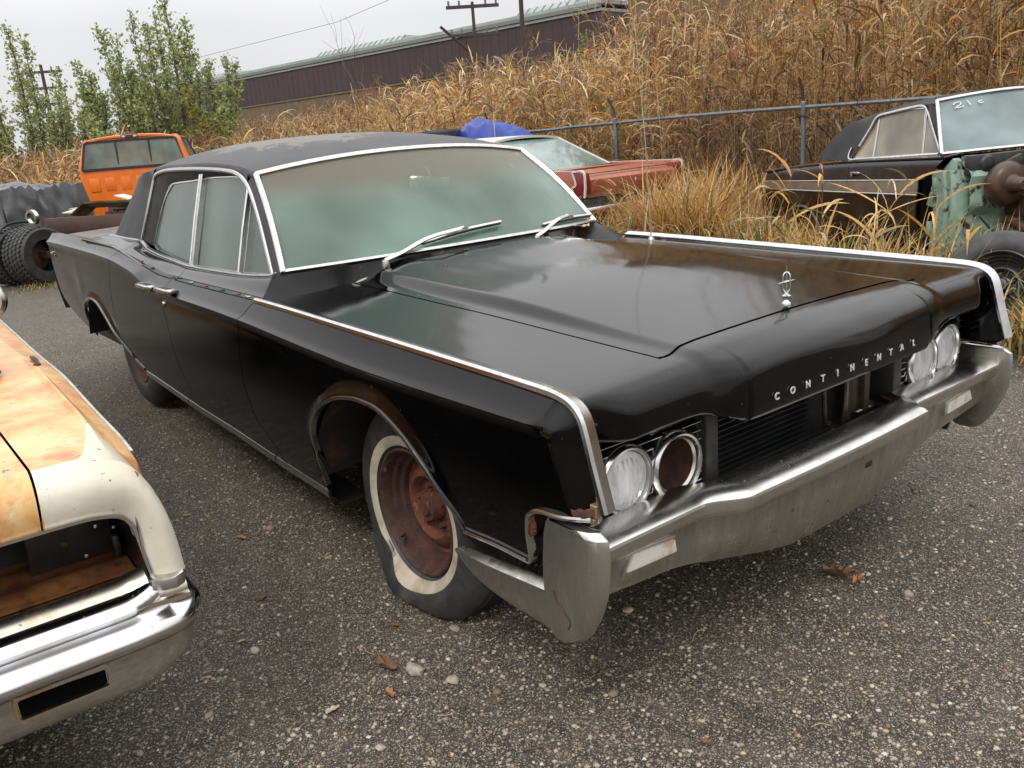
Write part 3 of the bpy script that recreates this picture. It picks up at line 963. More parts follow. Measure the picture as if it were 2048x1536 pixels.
# roof skin
yr = hermite([-3.0, -2.9, -2.62, -2.39, -1.95, -1.5, -1.27, -1.18], [.67, .680, .676, .672, .674, .681, .694, .70])
zr = hermite([-3.0, -2.9, -2.62, -2.39, -1.95, -1.5, -1.27, -1.18], [1.30, 1.345, 1.378, 1.388, 1.388, 1.368, 1.336, 1.322])
crn = hermite([-3.0, -2.9, -2.6, -2.3, -1.9, -1.5, -1.2], [.050, .060, .082, .090, .090, .078, .060])
hdx = lambda t: -1.195 - .075 * np.abs(t)**2.2
M['roofvinyl'] = mat('peeling_roof_vinyl', (.020, .020, .022), .5, c2=(.032, .030, .030), nscale=5, bump=.5, bscale=300, bdist=.0008)
def patch_mix(m, centre, rad, col, sc=7, r=.7):
    """a bare worn patch with a ragged outline fixed to the surface"""
    t = m.node_tree
    L = t.links.new
    b = t.nodes['Principled BSDF']
    tcn = t.nodes.new('ShaderNodeTexCoord')
    mp = t.nodes.new('ShaderNodeMapping')
    mp.vector_type = 'POINT'
    mp.inputs['Location'].default_value = [-c / q for c, q in zip(centre, rad)]
    mp.inputs['Scale'].default_value = [1 / q for q in rad]
    L(tcn.outputs['Object'], mp.inputs[0])
    ln = t.nodes.new('ShaderNodeVectorMath')
    ln.operation = 'LENGTH'
    L(mp.outputs[0], ln.inputs[0])
    n = t.nodes.new('ShaderNodeTexNoise')
    n.inputs['Scale'].default_value = sc
    n.inputs['Detail'].default_value = 8
    n.inputs['Roughness'].default_value = .7
    L(tcn.outputs['Object'], n.inputs[0])
    ad = t.nodes.new('ShaderNodeMath')
    ad.operation = 'MULTIPLY_ADD'
    ad.inputs[1].default_value = 2.2
    L(n.outputs[0], ad.inputs[0])
    L(ln.outputs['Value'], ad.inputs[2])
    q = t.nodes.new('ShaderNodeMapRange')
    q.inputs[1].default_value = 2.02
    q.inputs[2].default_value = 1.97
    L(ad.outputs[0], q.inputs[0])
    x = t.nodes.new('ShaderNodeMixRGB')
    src = b.inputs['Base Color'].links[0].from_socket
    L(src, x.inputs[1])
    x.inputs[2].default_value = (*col, 1)
    L(q.outputs[0], x.inputs[0])
    L(x.outputs[0], b.inputs['Base Color'])
patch_mix(M['roofvinyl'], (-1.95, -.20, 1.46), (.48, .38, .4), (.115, .10, .08), 9)
n_, m_ = 50, 41
P = np.zeros((n_, m_, 3))
for i, u in enumerate(np.linspace(0, 1, n_)):
    for j, s in enumerate(np.linspace(-1, 1, m_)):
        t = math.copysign(abs(math.sin(s * math.pi / 2))**.9, s)
        x = hdx(t) * (1 - u) + (-2.93 - .06 * (1 - t * t)) * u
        y = t * float(yr(x))
        z = float(zr(x)) + float(crn(x)) * (1 - abs(t)**2.6) ** .95
        if u < .05: z -= .006 * (1 - u / .05)**2
        P[i, j] = (x, y, z)
P[:, :, 2] -= 0
shell(B(), P, (0, 0, -.015)).build('vinyl_roof', M['roofvinyl'], car, ang=50)
OPEN = [(-2.692, 1.022), (-2.668, 1.12), (-2.636, 1.26), (-2.610, 1.335), (-2.56, 1.352), (-2.387, 1.364), (-1.95, 1.362), (-1.62, 1.350), (-1.47, 1.333), (-1.36, 1.296), (-1.26, 1.232), (-1.169, 1.157), (-1.07, 1.062), (-.968, .963)]
for sgn in (-1, 1):
    def W(x, z, off=0): return (x, sgn * (float(wy(z)) + off), z)
    O = crv([W(x, z) for x, z in OPEN], 110)
    sweep(B(), O, [(-.006, -.009), (.005, -.010), (.010, -.004), (.010, .006), (.004, .011), (-.006, .010)], (0, sgn, .32)).build('drip_rail_trim', M['bright'], car)
    # vinyl strip from the roof edge to the opening, and down the sail panel
    top = []
    for x, y, z in O:
        if x < -2.0 or z > 1.30:
            xx = min(max(x, -2.9), -1.27)
            top.append([(xx if x > -2.62 else x, sgn * float(yr(xx)), float(zr(xx))), (x, y + sgn * .004, z + .006)])
    idx = [k for k, (x, y, z) in enumerate(O) if z > 1.335 or (x > -2 and z > 1.285)]
    rows = []
    for k in idx:
        x, y, z = O[k]
        xx = min(max(x, -2.9), -1.262)
        a = np.array([xx, sgn * float(yr(xx)), float(zr(xx))])
        b_ = np.array([x, y, z])
        rows.append([a + (b_ - a) * q + np.array([0, sgn * .006 * math.sin(math.pi * q), 0]) for q in (0, .33, .66, 1)])
    B().grid(np.array(rows)).build('roof_side_strip', M['vinyl'], car)
    # sail panel (C pillar)
    rows = []
    for q in np.linspace(0, 1, 18):
        z = 1.015 + (1.347 - 1.015) * q
        xo = np.interp(z, [1.022, 1.12, 1.26, 1.335, 1.352], [-2.692, -2.668, -2.636, -2.612, -2.60])
        xb_ = np.interp(z, [1.015, 1.16, 1.347], [-3.275, -3.11, -2.905])
        r = []
        for p in np.linspace(0, 1, 10):
            x = xo + (xb_ - xo) * p
            y = float(wy(z)) - .008 * p + .010 * math.sin(math.pi * p)
            if q > .999:
                y = float(yr(x)); 
            r.append((x, sgn * y, z + (float(zr(max(x, -2.905))) - z) * sstep(q, .8, 1)))
        y0 = r[-1][1]
        for dx, dy in ((-.022, .012), (-.034, .035), (-.035, .08), (-.02, .16)):
            r.append((xb_ + dx, y0 - sgn * dy, r[9][2]))
        rows.append(r)
    shell(B(), np.array(rows), (0, -sgn * .006, 0)).build('sail_panel', M['vinyl'], car, ang=50)
    # trim at the foot of the sail panel
    pth = crv([(-3.30, sgn * .80, 1.020), (-3.0, sgn * .806, 1.018), (-2.70, sgn * .802, 1.016)], 20)
    sweep(B(), pth, [(-.006, -.006), (.006, -.006), (.009, 0), (.006, .006), (-.006, .006)], (0, sgn, 0)).build('sail_base_trim', M['bright'], car)
    # A pillar: black strip between drip trim and windscreen moulding
    rows = []
    for q in np.linspace(0, 1, 20):
        a = np.array([-1.35, float(wy(1.30)), 1.30]) * (1 - q) + np.array([-.975, float(wy(.965)) + .002, .965]) * q
        a[0] += .012 * math.sin(math.pi * q)
        b_ = np.array([-1.268, .694, 1.335]) * (1 - q) + np.array([-.895, .802, .982]) * q
        rows.append([(p[0] + .010 * math.sin(math.pi * t), sgn * (p[1] + .008 * math.sin(math.pi * t)), p[2]) for t in np.linspace(0, 1, 6) for p in [a + (b_ - a) * t]])
    B().grid(np.array(rows)).build('windscreen_pillar', M['vinyl'], car)
    B().box((-1.296, sgn * .698, 1.324), (.075, .014, .020), Matrix.Rotation(R(22), 4, 'Y')).build('pillar_cap', M['vinyl'], car, bevel=.006, seg=3)
    # black surround between opening and glass
    inner = [(-2.600, .985), (-2.565, 1.10), (-2.51, 1.225), (-2.45, 1.285), (-2.36, 1.298), (-2.1, 1.308), (-1.93, 1.318), (-1.62, 1.322), (-1.50, 1.312), (-1.40, 1.272), (-1.28, 1.18), (-1.20, 1.11), (-1.10, 1.02), (-1.02, .962)]
    I = crv([W(x, z, -.034) for x, z in inner], 110)
    Mi = crv([W((a[0] + c[0]) / 2, (a[1] + c[1]) / 2, -.012) for a, c in zip(OPEN, inner)], 110)
    B().grid(np.stack([O, Mi, I], 1)).build('window_surround', M['black'], car)
    sweep(B(), I, [(-.003, -.003), (.003, -.003), (.003, .003), (-.003, .003)], (0, sgn, .3)).build('window_seal', M['chrome'], car)
    # panes with their bright frames
    panes = [('rear_side_window', [(-2.655, 1.0), (-2.60, .992), (-2.54, .968), (-2.16, .940), (-1.935, .93), (-1.965, 1.318), (-2.1, 1.312), (-2.42, 1.296), (-2.50, 1.235)]),
             ('front_side_window', [(-1.91, .93), (-1.345, .938), (-1.372, 1.275), (-1.43, 1.312), (-1.52, 1.322), (-1.94, 1.322)]),
             ('vent_window', [(-1.335, .938), (-1.00, .955), (-1.09, 1.035), (-1.20, 1.135), (-1.362, 1.268)])]
    for nm, poly in panes:
        loop = resamp(np.array([W(x, z, -.036) for x, z in poly + poly[:1]]), 60)[:-1]
        V = [tuple(p) for p in loop] + [tuple(p + np.array([0, -sgn * .004, 0])) for p in loop]
        k = len(loop)
        F = [tuple(range(k)), tuple(range(2 * k - 1, k - 1, -1))] + [(i, (i + 1) % k, k + (i + 1) % k, k + i) for i in range(k)]
        bb = B().add(V, F)
        win = bb.build(nm, M['sideglass'], car, smooth=False)
        lp = np.vstack([loop, loop[:1]])
        sweep(B(), lp, [(-.004, -.004), (.005, -.004), (.005, .004), (-.004, .004)], (0, sgn, .3), cap=False).build('window_frame', M['chrome'], win)
    # wide bright posts
    for x0, z0, x1, z1, wd, nm in ((-1.908, .930, -1.950, 1.335, .014, 'window_post'), (-1.932, .930, -1.972, 1.335, .006, 'window_post'), (-1.340, .94, -1.372, 1.285, .007, 'vent_post')):
        sweep(B(), [W(x0, z0, -.018), W((x0 + x1) / 2, (z0 + z1) / 2, -.016), W(x1, z1, -.02)], [(-.014, -wd), (.008, -wd), (.012, 0), (.008, wd), (-.014, wd)], (0, sgn, .3)).build(nm, M['bright'], car)
    # bright sill along the glass foot
    xs = np.linspace(-2.70, -.91, 60)
    pth = [(x, sgn * (float(wy(float(zwb(x)))) + .008), float(zwb(x)) + .004) for x in xs]
    sweep(B(), pth, [(-.012, -.004), (.004, -.004), (.006, 0), (.004, .005), (-.012, .006)], (0, sgn, 0)).build('window_sill_trim', M['bright'], car)
    # door handles: two paddles meeting at the middle cut
    for xc in (-1.945, -1.715):
        z = .862
        y0 = float(yside(xc, z))
        rb = Matrix.Rotation(R(2), 4, 'Y')
        h = B().extr([(xc - .10, y0 - .01), (xc + .10, y0 - .01), (xc + .105, y0 + .024), (xc + .085, y0 + .040), (xc - .085, y0 + .040), (xc - .105, y0 + .024)], 'z', z, z + .016)
        h = h.build('door_handle', M['bright'], car, bevel=.004, xf=lambda p: (p[0], sgn * p[1], p[2]))
        B().box((xc, sgn * (y0 + .014), z + .0165), (.11, .026, .004)).build('handle_recess', M['black'], h, bevel=.001, seg=1)
        for dx in (-.05, .05):
            B().box((xc + dx, sgn * (y0 + .004), z - .006), (.02, .03, .018)).build('handle_foot', M['dullchrome'], h, bevel=.002, seg=1)
    B().lathe([(.0, sgn * .006), (.012, sgn * .006), (.014, sgn * .001)], 16, (-1.795, sgn * float(yside(-1.795, .80)), .80), 'y').build('door_lock', M['bright'], car)

# windscreen
def ws(u, v, off=0):
    bx, by, bz = float(wsbase(.80 * u)), .80 * u, float(zbase(.80 * u))
    tx, ty, tz = -1.205 - .070 * abs(u)**2.2, .690 * u, 1.381 - .052 * abs(u)**2.2
    s = .022 * math.sin(math.pi * v)
    return np.array([bx + (tx - bx) * v + s * .6 + off * .6, by + (ty - by) * v, bz + (tz - bz) * v + s * .8 + off * .8])
us = np.linspace(-1, 1, 41)
vs = np.linspace(0, 1, 21)
wsn = shell(B(), np.array([[ws(u, v) for v in vs] for u in us]), (-.004, 0, -.004)).build('windshield', M['wsglass'], car, ang=60)
P = np.array([[ws(u, v, -.012) for v in (.965, 1.0)] for u in us])
for nm, pts, pr in (('header_trim', [ws(u, 1.0, .004) for u in us], [(-.015, -.010), (.004, -.012), (.008, -.005), (.008, .005), (.004, .011), (-.015, .010)]),
                    ('windshield_base_trim', [ws(u, 0.0, .002) for u in us], [(-.010, -.008), (.005, -.009), (.009, 0), (.005, .008), (-.010, .008)])):
    sweep(B(), pts, pr, (.6, 0, .8)).build(nm, M['bright'], car)
for s in (-1, 1):
    pts = [ws(s * 1.0, v, .004) for v in np.linspace(-.012, 1.0, 20)]
    sd_ = np.array([.45, s * .75, .5])
    sweep(B(), pts, [(-.010, -.012), (.005, -.012), (.009, -.005), (.009, .005), (.005, .012), (-.010, .012)], sd_).build('pillar_trim', M['bright'], car)
b = B()
b.box((-1.203, -.0, 1.392), (.03, .004, .03))
# inside mirror seen through the glass
mir = B()
mp = np.array([-1.040, -.015, 1.238])
for i in range(1):
    rot = Matrix.Rotation(R(-6), 4, 'X') @ Matrix.Rotation(R(8), 4, 'Z')
    mir.box(mp, (.020, .22, .045), rot)
mo_ = mir.build('rear_view_mirror', mat('pale_green_plastic', (.80, .88, .70), .5, c2=(.5, .6, .42), nscale=20), car, bevel=.009, seg=3)
B().tube([(-1.07, .01, 1.25), (-1.10, .015, 1.285), (-1.115, .015, 1.295)], [.010, .008, .010], 8).build('mirror_stalk', M['chrome'], mo_)
# dark cabin lining so the fogged glass has something behind it
cab = B()
cab.box((-1.9, 0, .90), (1.9, 1.45, .02))
cab.build('cabin_floor', M['black'], car)
M['seat'] = mat('dark_green_vinyl_seat', (.03, .045, .038), .5, c2=(.05, .07, .06), nscale=6)
for xc, nm in ((-1.75, 'front_seat'), (-2.75, 'rear_seat')):
    B().box((xc, 0, 1.02), (.16, 1.25, .26), Matrix.Rotation(R(-12), 4, 'Y')).build(nm, M['seat'], car, bevel=.05, seg=3)
b = B().lathe([(.175, 0), (.187, .010), (.175, .02), (.165, .010)], 40, (-1.25, .36, 1.02), 'x', closed=True, M=Matrix.Rotation(0, 4, 'Y'))
b.build('steering_wheel', M['seat'], car)
P = np.array([[(ws(u, 0)[0] - .03 - .28 * q, ws(u, 0)[1] * .97, ws(u, 0)[2] - .02 - .01 * q) for q in np.linspace(0, 1, 5)] for u in us])
shell(B(), P, (0, 0, -.1)).build('dashboard', M['seat'], car)

# rear window
P = np.array([[(-2.96 - .33 * (1 - v) - .03 * (1 - u * u), u * (.60 + .09 * (1 - v)), 1.02 + .34 * v) for v in np.linspace(0, 1, 8)] for u in np.linspace(-1, 1, 16)])
shell(B(), P, (-.004, 0, 0)).build('rear_window', M['sideglass'], car)

# wipers
def wiper(yp, arm_uv, b0, b1, s0):
    pv = np.array([float(wsbase(yp)) + .038, yp, .972])
    wp = thing_child = B().lathe([(0, .016), (.014, .014), (.017, .0), (.015, -.02)], 16, tuple(pv), 'z').build('wiper', M['chrome'], car)
    a = ws(*arm_uv, .030)
    mid = (pv + a) / 2 + np.array([.03, 0, .030])
    sweep(B(), crv([pv + [0, 0, .012], pv * .8 + a * .2 + [0.012, 0, .016], mid, a], 20), [(-.004, -.0075), (.003, -.0075), (.004, 0), (.003, .0075), (-.004, .0075)], (.6, 0, .8)).build('wiper_arm', M['chrome'], wp)
    e0, e1 = ws(*b0, .016), ws(*b1, .016)
    bl = B()
    sweep(bl, crv([e0, (e0 + e1) / 2 + [.004, 0, .006], e1], 12), [(-.006, -.003), (.004, -.003), (.004, .003), (-.006, .003)], (.6, 0, .8))
    bl.build('wiper_blade', M['rubber'], wp)
    bl = B()
    sweep(bl, crv([e0 + [.006, 0, .006], (e0 + e1) / 2 + [.014, 0, .014], e1 + [.006, 0, .006]], 12), [(-.002, -.005), (.003, -.005), (.003, .005), (-.002, .005)], (.6, 0, .8))
    bl.box((e0 + e1) / 2 + [.016, 0, .018], (.02, .03, .014))
    bl.build('blade_holder', M['chrome'], wp, ang=40)
wiper(-.46, (-.10, .085), (-.36, .03), (.15, .10), 1)
wiper(.26, (.68, .055), (.42, .02), (.96, .035), 1)
for k, (px, py, pz, sc, mt) in enumerate([(-.70, .545, .985, .05, 'leafpale'), (-.715, -.21, .975, .028, 'leafpale'), (-.69, -.10, .973, .014, 'leafpale'), (.865, .09, .500, .035, 'leaf'), (.84, .27, .486, .022, 'leafpale')]):
    n = 14
    an = np.linspace(0, 2 * math.pi, n, endpoint=False)
    rr = sc * (.55 + .45 * rng.random(n))
    V = [(px, py, pz + .004)] + [(px + r_ * math.cos(t) * .8, py + r_ * math.sin(t), pz + .003 + .3 * sc * rng.random()) for r_, t in zip(rr, an)]
    V2 = [(v[0], v[1], v[2] - .0015) for v in V]
    F = [(0, i + 1, (i + 1) % n + 1) for i in range(n)] + [(n + 1, n + 2 + (i + 1) % n, n + 2 + i) for i in range(n)] + [(i + 1, n + 2 + i, n + 2 + (i + 1) % n, (i + 1) % n + 1) for i in range(n)]
    o = mo('fallen_leaf', V + V2, F, M[mt], None, smooth=False)
    tag(o, ['curled tan leaf lying by the far wiper of the black sedan', 'small tan leaf on the cowl by the near wiper of the black sedan', 'tiny white fleck of leaf on the cowl of the black sedan',
            'brown leaf lying on the black shelf in front of the radiator', 'pale leaf scrap on the shelf ahead of the rusty inner panel'][k], 'leaf')
# whip aerial on the far fender
b = B().lathe([(.0, .0), (.016, 0), (.014, .008), (.007, .016), (0, .02)], 14, (-.60, .88, float(ztop(-.6, .88)) - .002), 'z')
b.tube([(-.60, .88, .91), (-.62, .88, 1.35), (-.66, .88, 1.83)], [.0028, .002, .0012], 6)
b.build('aerial', M['dullchrome'], car)

# ------------------------------------------------------------------ wheels
def wheel(parent, cx, cy, cz, s, Rt=.355, wd=.20, rim=.206, ww=True, flat=True, rimmat='rust', deep=0, tyremat='rubber', name='wheel', xf0=None, ground=0.003):
    """s = side the outer face looks to (-1 or +1 in y)"""
    def xf(p):
        x, y, z = p           # local: x,z in the wheel plane, y = outward distance
        if flat:
            zz = cz + z
            low = max(0, (.19 - zz) / .19)
            side = 1 if y > -wd / 2 else -1
            rad = math.hypot(x, z)
            q = max(0, (rad - rim) / (Rt - rim))
            y = y + side * .060 * low**1.3 * min(1, q * 1.8) * (1.0 - .3 * q)
            if zz < ground + .012:
                z = ground - cz + .012 * (zz - ground - .012 + .06) / .06 if zz > ground - .05 else ground - cz + .002
                x *= 1.0 + .06 * low
            # crumpled fold at the rear lower quarter
            g = math.exp(-(((x + .17) / .05)**2 + ((z + .19) / .05)**2))
            if q > .15:
                x += .045 * g * min(1, q * 2)
                z += .020 * g
                y += side * .020 * math.exp(-(((x + .06) / .09)**2 + ((z + .26) / .05)**2))
        q_ = Vector((cx + x, cy + s * y, cz + z))
        return tuple(q_) if xf0 is None else tuple(xf0 @ q_)
    top = bpy.data.objects.new(name, None)
    C.objects.link(top)
    top.parent = parent
    pr = [(rim - .004, -.012), (rim + .004, .000), (rim + .016, .010), (rim + .05, .018), (rim + .085, .014), (Rt - .030, .004), (Rt - .014, -.010), (Rt - .004, -.024), (Rt, -.045),
          (Rt + .002, -wd / 2), (Rt, -wd + .045), (Rt - .012, -wd + .01), (Rt - .05, -wd - .012), (rim + .03, -wd - .012), (rim, -wd + .01)]
    b = B().lathe(pr, 72)
    t = b.build('tyre', M[tyremat], top, xf=xf, ang=60)
    # tread grooves
    g = B()
    for d in (-.05, -.08, -wd / 2, -wd + .08, -wd + .05):
        g.lathe([(Rt + .0035, d - .003), (Rt + .0035, d + .003)], 72)
    g.build('tread_groove', M['black'], t, xf=xf)
    if ww:
        B().lathe([(rim + .013, .0105), (rim + .018, .0135), (rim + .042, .0195), (rim + .046, .0180)], 72).build('whitewall', M['whitewall'], t, xf=xf)
    D_ = deep
    rp = [(rim + .004, -.004), (rim + .003, .006), (rim - .004, .008), (rim - .010, .002), (rim - .014, -.010), (rim - .018, -.028), (rim - .030, -.034), (rim - .034, -.050), (rim - .046, -.056)]
    bf = lambda pr: B().lathe(pr, 56)
    xr = (lambda p: (cx + p[0], cy + s * p[1], cz + p[2])) if xf0 is None else (lambda p: tuple(xf0 @ Vector((cx + p[0], cy + s * p[1], cz + p[2]))))
    rm = bf(rp + [(rim - .050, -.075), (rim - .05, -.15), (rim - .01, -.16)]).build('rim', M['rustdark' if rimmat == 'rust' else rimmat], top, xf=xr, ang=30)
    dp = [(rim - .049, -.074), (rim - .060, -.078), (rim - .072, -.066), (.118, -.052), (.104, -.048), (.097, -.054), (.088, -.076), (.062, -.084), (.050, -.080), (.046, -.050), (.040, -.040), (.026, -.038), (.022, -.030), (0, -.028)]
    h = bf(dp)
    for k in range(5):
        a = 2 * math.pi * k / 5 + .4
        x, z = .070 * math.cos(a), .070 * math.sin(a)
        h.lathe([(0, -.052), (.009, -.052), (.011, -.06), (.011, -.084)], 6, (x, 0, z))
    h.build('wheel_disc', M[rimmat], top, xf=xr, ang=30)
    if ww:
        B().box((-.135 - .03, .0, .10), (.012, .006, .016)).build('wheel_weight', M['dullchrome'], rm, xf=xr)
        B().tube([(-.125, -.02, -.125), (-.10, .012, -.118), (-.07, .012, -.112)], .0045, 6).build('valve_stem', M['rubber'], rm, xf=xr)
    return top
wf = wheel(car, 0, -.862, .300, -1)
wheel(car, 0, .862, .330, 1, ww=True, flat=False)
wheel(car, -3.2, -.80, .352, -1, ww=False, flat=False, rimmat='rustdark')
wheel(car, -3.2, .80, .352, 1, ww=False, flat=False)
B().lathe([(.15, -.14), (.15, -.20), (0, -.20)], 24, (0, -.52, .30), 'y').build('brake_drum', M['rustdark'], car)
b = B().tube([(0, -.6, .30), (0, .6, .32)], .04, 8).tube([(-3.2, -.6, .35), (-3.2, .6, .35)], .045, 8)
for y in (-.45, .45):
    b.box((-1.6, y, .32), (3.8, .07, .12))
b.build('chassis_frame', M['rustdark'], car)
# ------------------------------------------------------------------ neighbour car at the left: sun-burnt orange hood, cream nose, chrome bumper
lc = thing('faded_coupe', 'faded orange and cream coupe nose with empty headlight opening and chrome bumper, at the left', 'car', (0, 0, 0))
M['void'] = mat('slot_shade_black', (.002, .002, .002), 1.0, spec=.05)  # pure black paints in the shade inside the bumper slot
def two_tone(name):
    m = bpy.data.materials.new(name)
    m.use_nodes = True
    t = m.node_tree
    L = t.links.new
    b = t.nodes['Principled BSDF']
    tcn = t.nodes.new('ShaderNodeTexCoord')
    def noise(sc, det=7, ro=.6, dist=0):
        n = t.nodes.new('ShaderNodeTexNoise')
        n.inputs['Scale'].default_value = sc
        n.inputs['Detail'].default_value = det
        n.inputs['Roughness'].default_value = ro
        n.inputs['Distortion'].default_value = dist
        L(tcn.outputs['Object'], n.inputs[0])
        return n.outputs[0]
    r = t.nodes.new('ShaderNodeValToRGB')
    e = r.color_ramp.elements
    e[0].position = .30
    e[0].color = (.40, .11, .030, 1)
    e[1].position = .44
    e[1].color = (.55, .25, .075, 1)
    for p, c in ((.52, (.61, .36, .13)), (.62, (.64, .46, .22)), (.74, (.70, .58, .36))):
        q = e.new(p)
        q.color = (*c, 1)
    L(noise(3.4, 8, .66, .6), r.inputs[0])
    # brown stains
    s = t.nodes.new('ShaderNodeMapRange')
    s.inputs[1].default_value = .50
    s.inputs[2].default_value = .68
    L(noise(6.5, 9, .72), s.inputs[0])
    x0 = t.nodes.new('ShaderNodeMixRGB')
    L(s.outputs[0], x0.inputs[0])
    L(r.outputs[0], x0.inputs[1])
    x0.inputs[2].default_value = (.46, .145, .045, 1)
    cr_ = t.nodes.new('ShaderNodeValToRGB')
    cr_.color_ramp.elements[0].position = .35
    cr_.color_ramp.elements[0].color = (.50, .45, .34, 1)
    cr_.color_ramp.elements[1].position = .65
    cr_.color_ramp.elements[1].color = (.66, .62, .51, 1)
    L(noise(5, 6), cr_.inputs[0])
    a = t.nodes.new('ShaderNodeAttribute')
    a.attribute_name = 'Col'
    # ragged colour break
    ad = t.nodes.new('ShaderNodeMath')
    ad.operation = 'MULTIPLY_ADD'
    ad.inputs[1].default_value = .05
    L(noise(30, 4), ad.inputs[0])
    L(a.outputs['Fac'], ad.inputs[2])
    q = t.nodes.new('ShaderNodeMapRange')
    q.inputs[1].default_value = .518
    q.inputs[2].default_value = .532
    L(ad.outputs[0], q.inputs[0])
    x1 = t.nodes.new('ShaderNodeMixRGB')
    L(q.outputs[0], x1.inputs[0])
    L(x0.outputs[0], x1.inputs[1])
    L(cr_.outputs[0], x1.inputs[2])
    # chips down to dark metal
    k = t.nodes.new('ShaderNodeMapRange')
    k.inputs[1].default_value = .665
    k.inputs[2].default_value = .68
    L(noise(38, 5, .6), k.inputs[0])
    x2 = t.nodes.new('ShaderNodeMixRGB')
    L(k.outputs[0], x2.inputs[0])
    L(x1.outputs[0], x2.inputs[1])
    x2.inputs[2].default_value = (.13, .10, .075, 1)
    L(x2.outputs[0], b.inputs['Base Color'])
    b.inputs['Roughness'].default_value = .38
    b.inputs['Coat Weight'].default_value = .25
    b.inputs['Coat Roughness'].default_value = .25
    u = t.nodes.new('ShaderNodeBump')
    u.inputs['Strength'].default_value = .25
    u.inputs['Distance'].default_value = .0015
    L(noise(60, 4), u.inputs['Height'])
    L(u.outputs[0], b.inputs['Normal'])
    return m
M['twotone'] = two_tone('burnt_orange_and_cream_paint')
# outer path of the nose (start of the roll-over) and inner edge of the lamp opening
Oc = [(.33, -2.75, .850), (.33, -2.2, .850), (.335, -1.95, .850), (.34, -1.86, .848), (.355, -1.79, .842), (.370, -1.735, .825), (.385, -1.705, .785), (.395, -1.685, .73), (.402, -1.672, .66), (.408, -1.666, .575)]
Ic = [(.400, -2.75, .745), (.400, -2.2, .745), (.400, -1.95, .745), (.400, -1.88, .745), (.400, -1.815, .742), (.398, -1.768, .728), (.396, -1.748, .698), (.398, -1.742, .66), (.402, -1.738, .62), (.405, -1.732, .575)]
Kc = [(.425, -2.75, .838), (.425, -2.2, .838), (.428, -1.95, .838), (.432, -1.87, .836), (.440, -1.80, .828), (.450, -1.742, .802), (.456, -1.712, .762), (.459, -1.697, .72), (.458, -1.690, .66), (.452, -1.690, .575)]
N = 260
# resample with matching parameter
def rs(pts, n):
    P = np.array(pts, float)
    P = np.vstack([2 * P[0] - P[1], P, 2 * P[-1] - P[-2]])
    m = len(pts)
    out = []
    for q in np.linspace(0, m - 1 - 1e-9, n):
        i = int(q) + 1
        t = q - int(q)
        a, b_, c, d = P[i - 1], P[i], P[i + 1], P[i + 2]
        out.append(.5 * ((2 * b_) + (c - a) * t + (2 * a - 5 * b_ + 4 * c - d) * t * t + (3 * b_ - a - 3 * c + d) * t**3))
    return np.array(out)
Oo, Ii, Kk = rs(Oc, N), rs(Ic, N), rs(Kc, N)
rows = []
for q in np.linspace(0, 1, 22):
    rows.append((1 - q)**2 * Oo + 2 * q * (1 - q) * Kk + q * q * Ii)
nose = np.stack(rows, 1)
# return flange into the opening
fl = nose[:, -1:, :] + np.array([[[-.004, 0, 0]]])
fl2 = nose[:, -1:, :] + np.array([[[-.05, 0, 0]]])
nose = np.concatenate([nose, fl, fl2], 1)
GY = -1.898       # hood gap runs back from here
def creambound(y):
    return np.interp(y, [-1.93, -1.86, -1.81, -1.79, -1.765, -1.745, -1.738, -1.728, -1.712, -1.69, -1.66], [.345, .34, .33, .295, .20, .12, .10, .22, .32, .36, .38])
def colmask(P):
    x, y = P[..., 0], P[..., 1]
    d = x - creambound(y)
    m = np.clip(.5 + d * 6, 0, 1)
    m = np.where(y < GY - .004, 0.0, m)
    return m
def cmesh(name, P, parent, off=(0, 0, -.006)):
    m = colmask(P).ravel()
    n, k = P.shape[:2]
    i, j = np.meshgrid(np.arange(n - 1), np.arange(k - 1), indexing='ij')
    a = (i * k + j).ravel()
    F = np.stack([a, a + 1, a + k + 1, a + k], 1)
    o = mo(name, P.reshape(-1, 3), F, M['twotone'], parent, ang=60, col=np.stack([m] * 3, 1))
    return o
# split the nose at the hood gap
yy_ = nose[:, 0, 1]
ih = np.where(yy_ < GY - .0015)[0]
ifd = np.where(yy_ > GY + .0015)[0]
# top surface: from the roll-over line back
def ltop(x, y):
    crease = -1.739 + (.14 - x) * .039
    z = .850 + .010 * np.exp(-((y - crease) / .012)**2) * sstep(.25 - x, 0, .3)
    z = z + .006 * sstep(-y, 1.95, 2.5) - np.clip((y - crease), 0, 1) * .8
    return z + .012 * sstep(-x, .0, 2.0)
rowsT = []
for k in range(N):
    o = Oo[k]
    if o[1] > -1.712: break
    r = []
    for q in np.linspace(0, 1, 70)**1.3:
        x = o[0] + (-2.6 - o[0]) * q
        ye = o[1] if o[1] < -1.80 else o[1] + 0
        z = float(ltop(x, ye))
        w_ = sstep(q, 0, .10)
        r.append((x, ye, o[2] * (1 - w_) + z * w_))
    rowsT.append(r)
T = np.array(rowsT)
